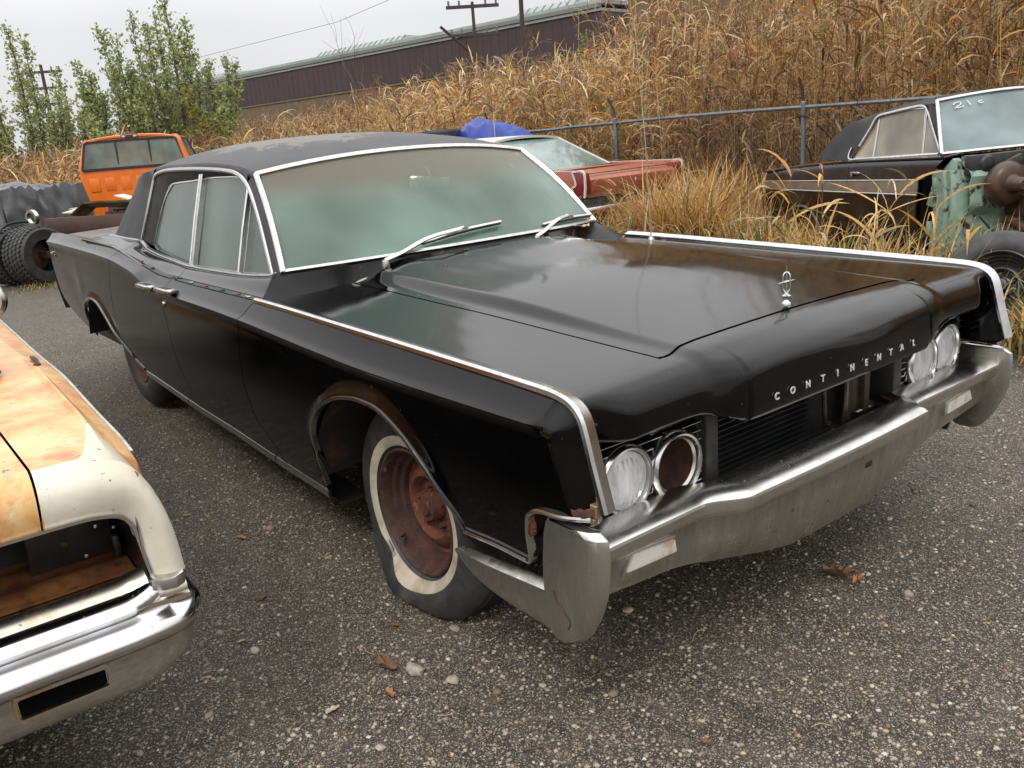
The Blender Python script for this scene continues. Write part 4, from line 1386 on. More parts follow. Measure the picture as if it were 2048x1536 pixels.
# side strip: down from crease to side edge, y out to -1.672
se = []
for k in range(9):
    r = []
    t = (k + 1) / 9
    base = T[-1]
    for (x, y, z) in base:
        ys_ = y + (-1.682 + (.24 - x) * .026 - y) * t * sstep(-x, -.37, -.24)
        r.append((x, ys_, z - .022 * t - .006 * t * t))
    se.append(r)
kt = len(T)
ihT = [k for k in range(kt) if T[k, 0, 1] < GY - .0015]
ifT = [k for k in range(kt) if T[k, 0, 1] > GY + .0015]
hoodP = np.concatenate([T[ihT][:, ::-1], nose[ih]], 1)
cmesh('hood', hoodP, lc)
cmesh('fender_nose', nose[ifd], lc)
fend = np.concatenate([T[ifT], np.array(se)], 0)
cmesh('fender', fend, lc)
edge = np.array(se[-1])
side = np.stack([edge, edge + [0, .004, -.03], edge + [0, .01, -.14], edge + [0, .005, -.24], edge + [0, -.02, -.34 + 0], edge + [0, -.03, -.42]], 1)
cmesh('fender_side', side, lc)
b = B()
sweep(b, edge[::2][4:] + [0, .003, .000], [(-.004, -.004), (.003, -.004), (.003, .003), (-.004, .003)], (0, 1, 0))
b.build('fender_edge_moulding', M['dullchrome'], lc)
B().extr([(.32, GY - .004), (-2.6, GY - .004), (-2.6, GY + .004), (.32, GY + .004)], 'z', .78, .832).build('hood_gap_gutter', M['black'], lc)
# chrome inner rim of the lamp opening
pth = rs(Ic, N) + [.0035, 0, -.002]
sweep(B(), pth[::2], [(-.006, -.004), (.003, -.004), (.004, .003), (-.006, .004)], (1, 0, 0)).build('opening_rim', M['chrome'], lc)
# dark bucket: box behind the opening
b = B()
b.grid(np.array([[(.40, -2.75, .742), (.06, -2.75, .74)], [(.40, -1.74, .742), (.06, -1.74, .74)]]))
b.grid(np.array([[(.06, -2.75, .75), (.06, -2.75, .50)], [(.06, -1.74, .75), (.06, -1.74, .50)]]))
b.grid(np.array([[(.41, -1.742, .75), (.41, -1.742, .50)], [(.06, -1.742, .75), (.06, -1.742, .50)]]))
b.build('lamp_bucket', mat('dark_bucket', (.006, .005, .0045), .35, c2=(.02, .008, .005), nscale=7), lc, smooth=False)
P = np.array([[(.05 + .30 * q, y, .575 + .004 * math.sin(q * 20)) for q in np.linspace(0, 1, 20)] for y in (-2.75, -2.2, -1.90, -1.745)])
B().grid(P).build('bucket_floor', mat('rust_stained_floor', (.15, .045, .018), .5, c2=(.40, .20, .06), nscale=7, c3=(.06, .02, .012), n3=14, n3lo=.5, n3hi=.65), lc)
B().box((.21, -1.84, .64), (.012, .17, .13), Matrix.Rotation(R(12), 4, 'Y')).box((.25, -1.76, .61), (.03, .014, .05)).build('lamp_bracket', M['blackmetal'], lc, bevel=.004)
b = B()
for y, z in ((-1.79, .66), (-1.755, .645), (-1.82, .60)):
    b.lathe([(0, .008), (.004, .007), (.005, 0)], 10, (.235, y, z), 'x')
b.build('bracket_screw', M['chrome'], lc)
# brass-stained bright sill under the opening, curving up at the corner
sill = []
for k in np.linspace(0, 1, 60):
    y = -2.75 + (1.075) * k
    c = sstep(y, -1.80, -1.70)
    x0, z0 = .340 + .04 * c, .578 + .010 * c
    r = []
    for q in np.linspace(0, 1, 12):
        x = x0 + .055 * q
        z = z0 - .004 - .034 * q**1.6 + .004 * math.sin(q * math.pi)
        r.append((x, y + .0 * c, z + .05 * c * (1 - q) * .4))
    r += [(x0 + .056, y, z0 - .05), (x0 + .066, y, z0 - .052), (x0 + .067, y, z0 - .062)]
    sill.append(r)
M['brass'] = mat('stained_bright_metal', (.55, .52, .44), .24, 1.0, c2=(.50, .33, .12), nscale=5, nlo=.48, nhi=.62, r2=.4, c3=(.16, .10, .05), n3=60, n3lo=.68, n3hi=.74)
B().grid(np.array(sill)).build('lamp_sill', M['brass'], lc, ang=50)
# front bumper wrapping the corner
prof = [(-.070, .548), (-.052, .552), (-.030, .551), (-.014, .546), (-.004, .536), (.000, .528), (-.006, .521), (-.014, .515), (-.016, .508), (-.006, .500), (.010, .492), (.022, .482), (.026, .470), (.022, .458), (.010, .448), (.002, .440), (-.002, .40), (-.006, .372), (-.016, .350), (-.030, .340)]
pathb = [(.425, -2.75), (.428, -2.2), (.430, -1.90), (.430, -1.78), (.424, -1.715), (.402, -1.680), (.36, -1.655), (.30, -1.648), (.1, -1.645), (-.25, -1.65)]
pb = crv([(x, y, 0) for x, y in pathb], 150)
Tn = np.gradient(pb, axis=0)
Tn /= np.linalg.norm(Tn, axis=1)[:, None]
rows = []
for p, t in zip(pb, Tn):
    nrm = np.array([t[1], -t[0], 0])
    c = sstep(p[1], -1.80, -1.69)
    r = []
    for a, z in prof:
        zz = z + (.030 * c if z > .53 else .014 * c if z > .505 else 0) + .03 * c * sstep(.45 - z, 0, .1)
        r.append(p + nrm * (a * (1 - .15 * c)) + np.array([0, 0, zz]))
    rows.append(r)
bu = B().grid(np.array(rows)).build('front_bumper', M['lcchrome'] if 'lcchrome' in M else mat('bright_bumper_chrome', (.66, .66, .67), .13, 1.0, c2=(.55, .54, .52), nscale=10, r2=.22, c3=(.25, .19, .13), n3=60, n3lo=.70, n3hi=.75, r3=.7), lc, ang=60)
fr = [(-2.016, .452 - .037), (-2.012, .438), (-1.868, .440), (-1.862, .416)]
def ring(y0, y1, z0, z1, r_, n=6):
    out = []
    for cx_, cy_, a0 in ((y1 - r_, z1 - r_, 0), (y0 + r_, z1 - r_, 90), (y0 + r_, z0 + r_, 180), (y1 - r_, z0 + r_, 270)):
        for k in range(n):
            a = R(a0 + 90 * k / (n - 1))
            out.append((cx_ + r_ * math.cos(a), cy_ + r_ * math.sin(a)))
    return out
B().extr(ring(-2.020, -1.862, .397, .434, .006), 'x', .40, .4312).build('bumper_slot', M['void'], bu)  # solid plate, no hole cut: the slot's inner darkness is its black colour
loop = [(.4315, y, z) for y, z in ring(-2.026, -1.856, .391, .440, .010)]
sweep(B(), np.array(loop + loop[:1]), [(-.003, -.004), (.003, -.003), (.003, .003), (-.003, .004)], (1, 0, 0), cap=False).build('slot_rim', M['brass'], bu)
# dark corner filler at the foot of the cream strip
B().extr([(.37, -1.742), (.425, -1.742), (.445, -1.725), (.452, -1.70), (.44, -1.678), (.40, -1.668), (.37, -1.668)], 'z', .556, .583).build('corner_filler', M['dullchrome'], lc, bevel=.004)
# rear body beyond the picture's edge
b = B().extr([(-2.55, .80), (-2.55, .35), (-4.2, .35), (-4.75, .45), (-4.85, .60), (-4.8, .84), (-4.3, .90), (-3.4, .90)], 'y', -3.42, -1.655)
b.build('rear_body', M['twotone'], lc, bevel=.03, seg=3)
b = B().extr([(-2.6, .84), (-1.0, .84), (-1.5, 1.0), (-1.85, 1.27), (-2.3, 1.33), (-2.9, 1.30), (-3.5, .98), (-3.8, .90), (-3.4, .88)], 'y', -3.30, -1.80)
b.build('cabin', M['sideglass'], lc, bevel=.05, seg=3)
B().extr([(-1.80, 1.285), (-2.3, 1.345), (-2.95, 1.31), (-2.9, 1.28), (-2.3, 1.31), (-1.84, 1.25)], 'y', -3.22, -1.88).build('roof', M['twotone'], lc, bevel=.01)
wheel(lc, -3.45, -1.88, .33, 1, ww=False, flat=False)
# far parts of the car: windscreen base, mirror, simple wheel so that nothing floats
mirb = B().lathe([(0, .012), (.048, .012), (.058, .004), (.060, -.01), (.05, -.04), (.02, -.055), (0, -.055)], 24, (-.83, -1.775, 1.046), 'x', M=Matrix.Rotation(R(-20), 4, 'Z'))
mirb.tube([(-.85, -1.785, 1.0), (-.86, -1.80, .93), (-.86, -1.80, .85)], .010, 8)
mirb.build('wing_mirror', M['chrome'], lc)
b = B().extr([(-.95, .862), (-.62, .862), (-.60, .866), (-.62, .872), (-.95, .88)], 'y', -2.7, -1.80)
b.build('cowl_panel', M['black'], lc, bevel=.004)
b = B().tube(crv([(-.80, -1.68, .845), (-.74, -1.70, .868), (-.70, -1.69, .850), (-.64, -1.71, .862)], 16), .006, 6)
b.build('loose_hose', M['rubber'], lc)
wheel(lc, -.45, -1.86, .33, 1, ww=False, flat=False)
B().box((-1.2, -2.2, .50), (2.6, .95, .42)).build('inner_structure', M['black'], lc, bevel=.02)
wheel(lc, -.45, -3.2, .33, -1, ww=False, flat=False)
B().box((-.6, -3.1, .62), (1.6, .7, .5)).build('far_fender_body', M['black'], lc, bevel=.04)

# ------------------------------------------------------------------ value noise for cloth and terrain
_perm = rng.random((64, 64))
def vn(x, y):
    x, y = np.asarray(x, float), np.asarray(y, float)
    xi, yi = np.floor(x).astype(int), np.floor(y).astype(int)
    fx, fy = x - xi, y - yi
    fx, fy = fx * fx * (3 - 2 * fx), fy * fy * (3 - 2 * fy)
    g = lambda a, b_: _perm[a % 64, b_ % 64]
    return (g(xi, yi) * (1 - fx) * (1 - fy) + g(xi + 1, yi) * fx * (1 - fy) + g(xi, yi + 1) * (1 - fx) * fy + g(xi + 1, yi + 1) * fx * fy) - .5
def tarp(name, loc, rotz, lx, ly, h, mt, label, seed=0, slump=.25, cat='tarp', fs=1.0):
    t = thing(name, label, cat, loc, rotz)
    n = 110
    a, b_ = np.meshgrid(np.linspace(-1.6, 1.6, n), np.linspace(-1.6, 1.6, n), indexing='ij')
    ca, cb = np.clip(a, -1, 1), np.clip(b_, -1, 1)
    da, db = np.abs(a) - 1, np.abs(b_) - 1
    drop = np.maximum(np.maximum(da, db), 0) / .6
    x = ca * lx / 2 + np.sign(a) * np.maximum(da, 0) * .20 * lx / 2
    y = cb * ly / 2 + np.sign(b_) * np.maximum(db, 0) * .20 * ly / 2
    r = np.maximum(np.abs(a), np.abs(b_))
    zt_ = h * (1 - slump * (.5 + vn(a * 1.6 + seed, b_ * 1.6 + seed * 3)) - .04 * (np.abs(a)**4 + np.abs(b_)**4) * (r < 1))
    z = zt_ * (1 - drop**1.1)
    fold = np.abs(vn((a + .5 * b_) * 5 + seed, (b_ - .7 * a) * 2.2 + 7)) + .6 * np.abs(vn((a - .8 * b_) * 8 + seed, (b_ + a) * 3.0 + 17))
    side = np.clip(drop * 3, 0, 1)
    ang = np.arctan2(b_, a)
    pleat = np.sin(ang * 17 + 14 * vn(a * 2, b_ * 2 + z) + seed) * .5 * (.3 + np.abs(vn(ang * 2.2 + 9, ang * 1.3))*1.8) + 1.3 * np.abs(vn(ang * 7 + z * 1.6 + 20, z * 2.6 / max(h, .1) - ang * 2))
    x = x + np.cos(ang) * (.07 * pleat) * side * (lx / 3 + .3)
    y = y + np.sin(ang) * (.07 * pleat) * side * (ly / 3 + .3)
    z = z + fs * (.16 * fold - .04) * (1 - side * .7) * min(1, h)
    z = np.maximum(z, .01)
    P = np.stack([x, y, z], -1)
    B().grid(P).build('cover_sheet', mt, t, ang=None or 80, fix=False)
    return t
# ------------------------------------------------------------------ black coupe at the right, front end stripped
cx_ = thing('stripped_coupe', 'black coupe with its front end stripped to pale green metal, in the grass', 'car', (-1.067, 4.627, 0), R(-27.095))
M['coupe'] = mat('dark_grey_paint', (.010, .009, .010), .22, c2=(.022, .019, .02), nscale=3, r2=.34)
M['brownpaint'] = mat('dark_brown_paint', (.010, .0065, .004), .16, c2=(.028, .018, .010), nscale=2.4, r2=.34, c3=(.06, .05, .035), n3=30, n3lo=.68, n3hi=.74)
M['green'] = mat('pale_green_body_metal', (.165, .25, .19), .5, c2=(.24, .33, .265), nscale=9, c3=(.045, .03, .02), n3=14, n3lo=.56, n3hi=.64)
M['boost'] = mat('brown_booster', (.035, .018, .013), .38, c2=(.07, .035, .022), nscale=18)
M['silver'] = mat('brushed_silver_panel', (.42, .39, .36), .34, .9, c2=(.34, .31, .28), nscale=5)
M['fogtan'] = glass('fogged_tan_glass', (.25, .215, .165), .86, .10)
M['fogblue'] = glass('fogged_blue_glass', (.135, .185, .185), .82, .08)
W2 = 1.88
ztc = hermite([-2.96, -2.4, -1.45, -.05], [.825, .875, .943, .998])
# right side (local y = 0), slightly curved
archc = [(-2.43, .25), (-2.40, .38), (-2.30, .47), (-2.15, .505), (-2.0, .49), (-1.88, .41), (-1.81, .28), (-1.79, .22)]
AC = crv(archc, 40)
def cside(u0, u1, n, zhi, zlo, yo):
    P = np.zeros((n, 14, 3))
    for i, x in enumerate(np.linspace(u0, u1, n)):
        t, b_ = zhi(x), zlo(x)
        for j, q in enumerate(np.linspace(0, 1, 14)):
            z = t + (b_ - t) * q
            P[i, j] = (x, yo(x, z), z)
    return P
yc_ = lambda x, z: .02 - .02 * math.sin(math.pi * min(1, max(0, (z - .2) / .8))) + .06 * max(0, (-2.3 - x))**1.5 * 1.2 + .05 * max(0, .45 - z)
silT = lambda x: .718 + (x + 2.958) * .0385
silB = lambda x: .640 + (x + 2.958) * .0235
zlow = lambda x: float(np.interp(x, AC[:, 0], AC[:, 1])) if -2.43 < x < -1.79 else (.24 if x > -1.79 else .30)
frontx = lambda z: float(np.interp(z, [.25, .385, .69, .82, .92, 1.0], [-.33, -.33, -.345, -.275, -.14, -.05]))
# upper band (door + quarter)
for x0, x1, nm in ((-2.96, -1.33, 'rear_quarter'), (-1.324, -.05, 'door')):
    P = cside(x0, x1, 40, lambda x: float(ztc(x)), lambda x: silT(x), lambda x, z: yc_(x, z) + .025 * max(0, (z - float(ztc(x)) + .06) / .06)**2)
    for i in range(P.shape[0]):
        for j in range(P.shape[1]):
            lim = frontx(P[i, j, 2])
            if P[i, j, 0] > lim: P[i, j, 0] = lim
    top = shell(B(), P, (0, .01, 0)).build(nm, M['coupe'], cx_, ang=30)
    P = cside(x0, min(x1, -.345), 60, silB, zlow, yc_)
    shell(B(), P, (0, .01, 0)).build(nm + '_lower_panel', M['brownpaint'], top, ang=30)
    P = cside(x0, min(x1, -.335), 30, silT, silB, lambda x, z: yc_(x, z) - .004)
    shell(B(), P, (0, .008, 0)).build('silver_band', M['silver'], top, ang=30)
    for f_ in (silT, silB):
        xs = np.linspace(x0, min(x1, -.33), 20)
        sweep(B(), [(x, yc_(x, f_(x)) - .006, f_(x)) for x in xs], [(-.006, -.006), (.005, -.006), (.007, 0), (.005, .006), (-.006, .006)], (0, -1, 0)).build('band_moulding', M['bright'], top)
sweep(B(), [(x, yc_(x, z) - .003, z) for x, z in AC], [(-.012, -.008), (.006, -.008), (.008, 0), (.006, .008), (-.012, .008)], (0, -1, 0)).build('wheel_arch_trim', M['dullchrome'], cx_)
xs = np.linspace(-2.95, -1.50, 30)
sweep(B(), [(x, .03, float(ztc(x)) + .004) for x in xs], [(-.012, -.004), (.012, -.004), (.012, .006), (-.012, .006)], (0, -1, 0)).build('quarter_top_trim', M['bright'], cx_)
# deck / shelf top and far side
P = np.array([[(x, y, float(ztc(x)) + (.004 if .1 < y < W2 - .1 else -.004)) for y in (.02, .06, .12, .3, .9, 1.6, W2 - .02)] for x in np.linspace(-2.96, -1.40, 20)])
shell(B(), P, (0, 0, -.01)).build('rear_deck', M['coupe'], cx_)
P = np.array([[(x, .02 + .13 * q, float(ztc(x)) + .018 * q) for q in (0, .3, .7, 1)] for x in np.linspace(-1.5, -.05, 20)])
shell(B(), P, (0, 0, -.01)).build('door_top', M['coupe'], cx_)
B().extr([(-2.96, .825), (-.05, .99), (-.33, .3), (-2.9, .3)], 'y', W2 - .01, W2).build('far_side', M['coupe'], cx_)
B().extr([(-2.96, .30), (-2.96, .82), (-2.93, .82), (-2.93, .30)], 'y', .05, W2 - .05).build('tail_panel', M['coupe'], cx_)
for zc2, y0, y1 in ((.45, .08, W2 - .08),):
    B().box((-1.6, W2 / 2, .38), (2.2, W2 - .5, .2)).box((-.5, W2 / 2, .6), (.05, W2 - .3, .6)).build('inner_body', M['black'], cx_)
# glasshouse
wyc = lambda z: .13 + .25 * (z - .96)
def WC(x, z, o=0): return (x, wyc(z) + o, z)
og = [(-1.475, .965), (-1.40, 1.07), (-1.30, 1.22), (-1.235, 1.315), (-1.05, 1.345), (-.80, 1.372), (-.64, 1.378), (-.56, 1.33), (-.42, 1.18), (-.275, 1.022)]
for nm, poly in (('quarter_window', [(-1.455, .962), (-1.17, .972), (-1.225, 1.318), (-1.262, 1.315), (-1.40, 1.09)]), ('door_window', [(-1.16, .972), (-.51, 1.005), (-.615, 1.362), (-.80, 1.36), (-1.215, 1.322)]), ('vent_window', [(-.50, 1.005), (-.29, 1.015), (-.44, 1.19), (-.595, 1.35)])):
    V = [WC(x, z, .02) for x, z in poly] + [WC(x, z, .026) for x, z in poly]
    k = len(poly)
    wn = B().add(V, [tuple(range(k)), tuple(range(2 * k - 1, k - 1, -1))] + [(i, (i + 1) % k, k + (i + 1) % k, k + i) for i in range(k)]).build(nm, M['fogtan'], cx_, smooth=False)
    sweep(B(), np.array([WC(x, z, .015) for x, z in poly + poly[:1]]), [(-.004, -.006), (.005, -.006), (.005, .006), (-.004, .006)], (0, -1, .25), cap=False).build('window_frame', M['chrome'], wn)
sweep(B(), crv([WC(x, z, .0) for x, z in og[1:]], 60), [(-.008, -.009), (.007, -.009), (.009, 0), (.007, .009), (-.008, .009)], (0, -1, .25)).build('drip_rail_trim', M['bright'], cx_)
sweep(B(), crv([WC(-1.50, 1.06, -.01), WC(-1.515, .99, -.015), WC(-1.47, .955, -.015), WC(-1.3, .957, -.01), WC(-.9, .978, -.01), WC(-.28, 1.008, -.01)], 50), [(-.006, -.009), (.006, -.009), (.009, 0), (.006, .009), (-.006, .009)], (0, -1, .2)).build('belt_trim', M['bright'], cx_)
# roof and sail panel
rc = hermite([-1.95, -1.75, -1.5, -1.2, -.9, -.55, -.50], [1.10, 1.28, 1.345, 1.385, 1.41, 1.425, 1.42])
P = []
for x in np.linspace(-1.95, -.52, 36):
    r = []
    for s in np.linspace(-1, 1, 25):
        hw = (W2 - .50) / 2
        y = W2 / 2 + s * hw
        ze = float(np.interp(x, [-1.95, -1.75, -1.5, -1.25, -.9, -.6, -.5], [1.05, 1.23, 1.30, 1.335, 1.375, 1.392, 1.39]))
        z = ze + (float(rc(x)) + .055 - ze) * (1 - abs(s)**2.6)
        r.append((x - .03 * (1 - abs(s)), y, z))
    P.append(r)
shell(B(), np.array(P), (0, 0, -.015)).build('vinyl_roof', M['vinyl'], cx_, ang=50)
for sd_ in (0, 1):
    P = []
    for q in np.linspace(0, 1, 14):
        z0 = .945 + q * (1.335 - .945)
        xi = np.interp(z0, [.945, .965, 1.07, 1.22, 1.315, 1.34], [-1.50, -1.475, -1.40, -1.30, -1.24, -1.22])
        xo = np.interp(z0, [.945, 1.0, 1.1, 1.2, 1.27, 1.34], [-2.10, -2.06, -1.95, -1.80, -1.68, -1.30])
        r = []
        for t in np.linspace(0, 1, 8):
            x = xi + (xo - xi) * t
            y = wyc(z0) - .005 + .02 * t
            r.append((x, y if sd_ == 0 else W2 - y, z0))
        r.append((xo - .03, (y + .1) if sd_ == 0 else W2 - y - .1, z0))
        r.append((xo - .03, (y + .4) if sd_ == 0 else W2 - y - .4, z0))
        P.append(r)
    shell(B(), np.array(P), (0, .006 if sd_ == 0 else -.006, 0)).build('sail_panel', M['vinyl'], cx_)
    P = np.array([[(a + t * .075 * (1 if q else 1), (wyc(z) + .0 + t * .04) if sd_ == 0 else W2 - wyc(z) - t * .04, z) for t in (0, .5, 1)] for q, a, z in ((0, -.58, 1.395), (0, -.56, 1.34), (1, -.42, 1.18), (1, -.25, 1.0))])
    shell(B(), P, (0, .01 if sd_ == 0 else -.01, 0)).build('windscreen_pillar', M['vinyl'], cx_)
def wsc(u, v):
    y = .06 + (W2 - .12) * u
    bx, bz = -.155 + .16 * math.sin(math.pi * u), 1.010 + .02 * math.sin(math.pi * u)
    tx, tz, ty = -.49 + .05 * math.sin(math.pi * u), 1.405 + .05 * math.sin(math.pi * u), .24 + (W2 - .48) * u
    return (bx + (tx - bx) * v, y + (ty - y) * v, bz + (tz - bz) * v)
P = np.array([[wsc(u, v) for v in np.linspace(0, 1, 12)] for u in np.linspace(0, 1, 24)])
wsn2 = shell(B(), P, (-.005, 0, -.003)).build('windshield', M['fogblue'], cx_)
for pts, w_ in (([wsc(u, 0) for u in np.linspace(0, 1, 24)], .010), ([wsc(u, 1) for u in np.linspace(0, 1, 24)], .011), ([wsc(0, v) for v in np.linspace(0, 1, 12)], .013), ([wsc(1, v) for v in np.linspace(0, 1, 12)], .012)):
    sweep(B(), np.array(pts) + [.008, 0, .008], [(-.008, -w_), (.006, -w_), (.008, 0), (.006, w_), (-.008, w_)], (.7, -.1, .7)).build('windshield_trim', M['bright'], cx_)
# chalk marks 21 c on the windshield
chk = B()
def onws(u, v): 
    p = np.array(wsc(u, v))
    return p + np.array([.012, 0, .008])
for st in ([(.085, .86), (.10, .90), (.125, .89), (.125, .85), (.09, .80), (.12, .80), (.14, .81)], [(.165, .90), (.178, .81)], [(.245, .86), (.225, .85), (.232, .82), (.25, .82)]):
    chk.tube([onws(u, v) for u, v in [tuple(p[:2]) for p in crv([(a, b_, 0) for a, b_ in st], 14)]], .0035, 5)
chk.build('chalk_marks', mat('white_chalk', (.75, .75, .75), .9), wsn2)
# door handle
h = B().extr([(-1.25, -.002), (-1.11, -.002), (-1.115, -.03), (-1.245, -.03)], 'z', .845, .862)
h.box((-1.235, -.012, .835), (.03, .025, .03))
h.build('door_handle', M['bright'], cx_, bevel=.004)
# stripped front: hinge pillar, bulkhead, booster
pil = []
for z in np.linspace(.18, .90, 16):
    t = (z - .18) / .72
    cx0 = .0 + .05 * math.sin(t * 3.0) 
    pil.append([(cx0 - .26 + .0 * t, .10, z), (cx0 - .22, .03, z), (cx0 - .10, .015, z), (cx0 - .08, .002, z), (cx0 - .045, .0, z), (cx0 - .035, .014, z), (cx0 - .015, .014, z), (cx0, .004, z), (cx0 + .03, .004, z), (cx0 + .045, .03, z), (cx0 + .05, .16, z)])
shell(B(), np.array(pil), (0, .012, 0)).build('hinge_pillar', M['green'], cx_, ang=35)
b = B().extr([(-.30, .62), (-.24, .78), (-.12, .90), (-.02, .985), (.03, .96), (.02, .60), (-.10, .58)], 'y', .06, .12)
b.box((-.16, .045, .80), (.05, .05, .08)).box((-.20, .04, .45), (.05, .05, .10)).box((-.18, .05, .72), (.07, .03, .02))
b.build('door_hinge', M['green'], cx_, bevel=.006)
fw_ = []
for y in np.linspace(.10, W2 - .06, 40):
    r = []
    for z in np.linspace(.22, 1.0, 22):
        x = .10 + .05 * sstep(z, .55, .62) - .10 * sstep(z, .86, .95) + .012 * math.sin(y * 22) * (z < .6) + .012 * math.sin(z * 30 + y * 5)
        r.append((x, y, z))
    fw_.append(r)
shell(B(), np.array(fw_), (-.012, 0, 0)).build('bulkhead', M['green'], cx_, ang=40)
b = B()
b.extr([(.10, .86), (.10, 1.0), (.60, 1.01), (.62, .93), (.52, .90), (.44, .865), (.22, .87)], 'x', .06, .13)
b.box((.13, 1.1, .96), (.10, .85, .06)).box((.16, .42, .92), (.05, .18, .09), Matrix.Rotation(R(20), 4, 'X')).lathe([(.0, .02), (.055, .02), (.065, .0)], 20, (.13, .24, .935), 'x')
b.box((.15, .70, .93), (.06, .10, .12), Matrix.Rotation(R(-30), 4, 'X'))
b.build('cowl_plate', M['blackmetal'], cx_, bevel=.008)
b = B().lathe([(0, .24), (.035, .24), (.05, .225), (.055, .17), (.075, .14), (.12, .135), (.15, .115), (.165, .07), (.160, .03), (.13, .0), (0, .0)], 40, (.17, .33, .785), 'x')
b.build('brake_booster', M['boost'], cx_, ang=40)
b = B().box((.45, .88, .62), (.60, .95, .16)).box((.35, .62, .66), (.25, .30, .14), Matrix.Rotation(R(10), 4, 'Z'))
b.tube([(.3, .5, .70), (.55, .52, .73), (.8, .55, .70)], .03, 8).tube([(.2, .40, .52), (.45, .36, .46), (.8, .34, .42)], .035, 8)
b.build('rusty_front_frame', M['rustdark'], cx_, bevel=.015)
b = B()
for k in range(5):
    yk = .38 + .22 * k
    b.tube(crv([(.16, yk, .86), (.24, yk + .05, .90), (.30, yk + .16, .88), (.34, yk + .2, .80)], 12), .008, 6)
b.tube(crv([(.14, .2, .55), (.2, .3, .42), (.24, .45, .38), (.22, .6, .5)], 12), .009, 6)
b.build('wiring', M['black'], cx_)
xfc = lambda cx0, cy0, cz0: None
wheel(cx_, -2.08, .20, .21, -1, ww=False, flat=False, rimmat='rustdark', Rt=.33)
wheel(cx_, -2.08, W2 - .2, .21, 1, ww=False, flat=False, rimmat='rustdark', Rt=.33)
B().box((.05, .9, .2), (.3, 1.4, .36)).build('support_crib', M['rustdark'], cx_, bevel=.01)

# loose tyre leaning at the right
tw = thing('spare_wheel', 'black spare tyre on a dark wheel leaning against the stripped coupe frame', 'tyre', (0, 0, 0))
wm = Matrix.Translation((-.14, 3.42, .335)) @ Matrix.Rotation(R(14), 4, 'Z') @ Matrix.Rotation(R(-22), 4, 'X')
M['rimdark'] = mat('dark_wheel_paint', (.014, .014, .016), .32, c2=(.05, .03, .02), nscale=10, nlo=.5, nhi=.7)
wheel(tw, 0, .10, 0, -1, ww=False, flat=False, rimmat='rimdark', Rt=.345, xf0=wm, tyremat='rubberworn')

# ------------------------------------------------------------------ copper hardtop, seen from its tail
pk = thing('copper_hardtop', 'faded copper-red hardtop with white-edged tail lamp, parked by the fence behind the black sedan', 'car', (-5.30, 5.62, 0), R(184.2))
M['copper'] = mat('faded_copper_paint', (.30, .085, .050), .35, c2=(.36, .125, .08), nscale=4, c3=(.19, .05, .03), n3=9, n3lo=.6, n3hi=.72)
M['creamtrim'] = mat('off_white_trim', (.52, .50, .45), .4)
M['tail'] = mat('dark_red_lens', (.16, .012, .012), .2)
M['fogteal'] = glass('fogged_teal_glass', (.14, .205, .185), .84, .08)
HW = .90
# tail: rolled deck edge + rear panel between the fins
P = []
for y in np.linspace(-HW + .03, HW - .09, 24):
    c = 1 - (y / HW)**2
    P.append([(.70, y, .925), (.25, y, .905 + .0 * c), (.06, y, .885), (.015, y, .872), (-.008 - .02 * c, y, .84), (-.004 - .02 * c, y, .74), (.012, y, .655)])
shell(B(), np.array(P), (.01, 0, -.008)).build('boot_panel', M['copper'], pk, ang=40)
for s in (1, -1):
    # fin pod with lamp
    b = B().extr([(.0, .66), (-.035, .70), (-.045, .80), (-.02, .93), (.05, .945), (.9, .955), (.9, .62), (.05, .62)], 'y', s * (HW - .10), s * HW)
    pod = b.build('rear_fender', M['copper'], pk, bevel=.008)
    B().extr([(-.05, .69), (-.060, .80), (-.036, .925), (.10, .925), (.075, .80), (.13, .76), (.10, .67)], 'y', s * (HW - .103), s * (HW + .006)).build('tail_lamp', M['tail'], pod, bevel=.006)
    for pts in ([(-.050, .655), (-.066, .80), (-.042, .942), (.13, .945)], [(.125, .94), (.075, .80), (.135, .76), (.105, .65)]):
        p3 = crv([(x, s * (HW + .006), z) for x, z in pts], 30)
        sweep(B(), p3, [(-.012, -.012), (.008, -.010), (.008, .010), (-.012, .012)], (0, s, 0)).build('lamp_surround', M['creamtrim'], pod)
    P = np.array([[(x, s * (HW - .012 + .012 * math.sin(q * 3)), .95 - q * .62 if True else 0) for q in np.linspace(0, 1, 10)] for x in np.linspace(.9, 4.6, 30)])
    shell(B(), P, (0, -s * .01, 0)).build('body_side', M['copper'], pk)
    sweep(B(), np.array([(x, s * (HW - .01), .955) for x in np.linspace(.1, 4.5, 20)]), [(-.01, -.005), (.008, -.005), (.008, .006), (-.01, .006)], (0, s, 0)).build('belt_trim', M['creamtrim'], pk)
    wheel(pk, 1.2, s * (HW - .06), .30, s, ww=False, flat=False, Rt=.33)
    wheel(pk, 4.0, s * (HW - .06), .30, s, ww=False, flat=False, Rt=.33)
sweep(B(), np.array([(.05, y, .905) for y in np.linspace(-HW + .02, HW - .12, 12)]), [(-.012, -.003), (.012, -.003), (.012, .008), (-.012, .008)], (1, 0, 0)).build('boot_lip_trim', M['bright'], pk)
sweep(B(), np.array([(-.004, y, .652) for y in np.linspace(-HW + .02, HW - .10, 12)]), [(-.012, -.008), (.008, -.008), (.008, .008), (-.012, .008)], (-1, 0, 0)).build('lower_trim', M['bright'], pk)
B().box((.06, 0, .585), (.10, 1.7, .10)).build('rear_valance', mat('grey_valance', (.10, .105, .10), .4, .5, c2=(.05, .05, .045), nscale=9), pk, bevel=.02)
B().extr([(-.03, .46), (-.05, .50), (-.035, .535), (.02, .545), (.02, .46)], 'y', -HW, HW).build('rear_bumper', M['chrome'], pk, bevel=.006)
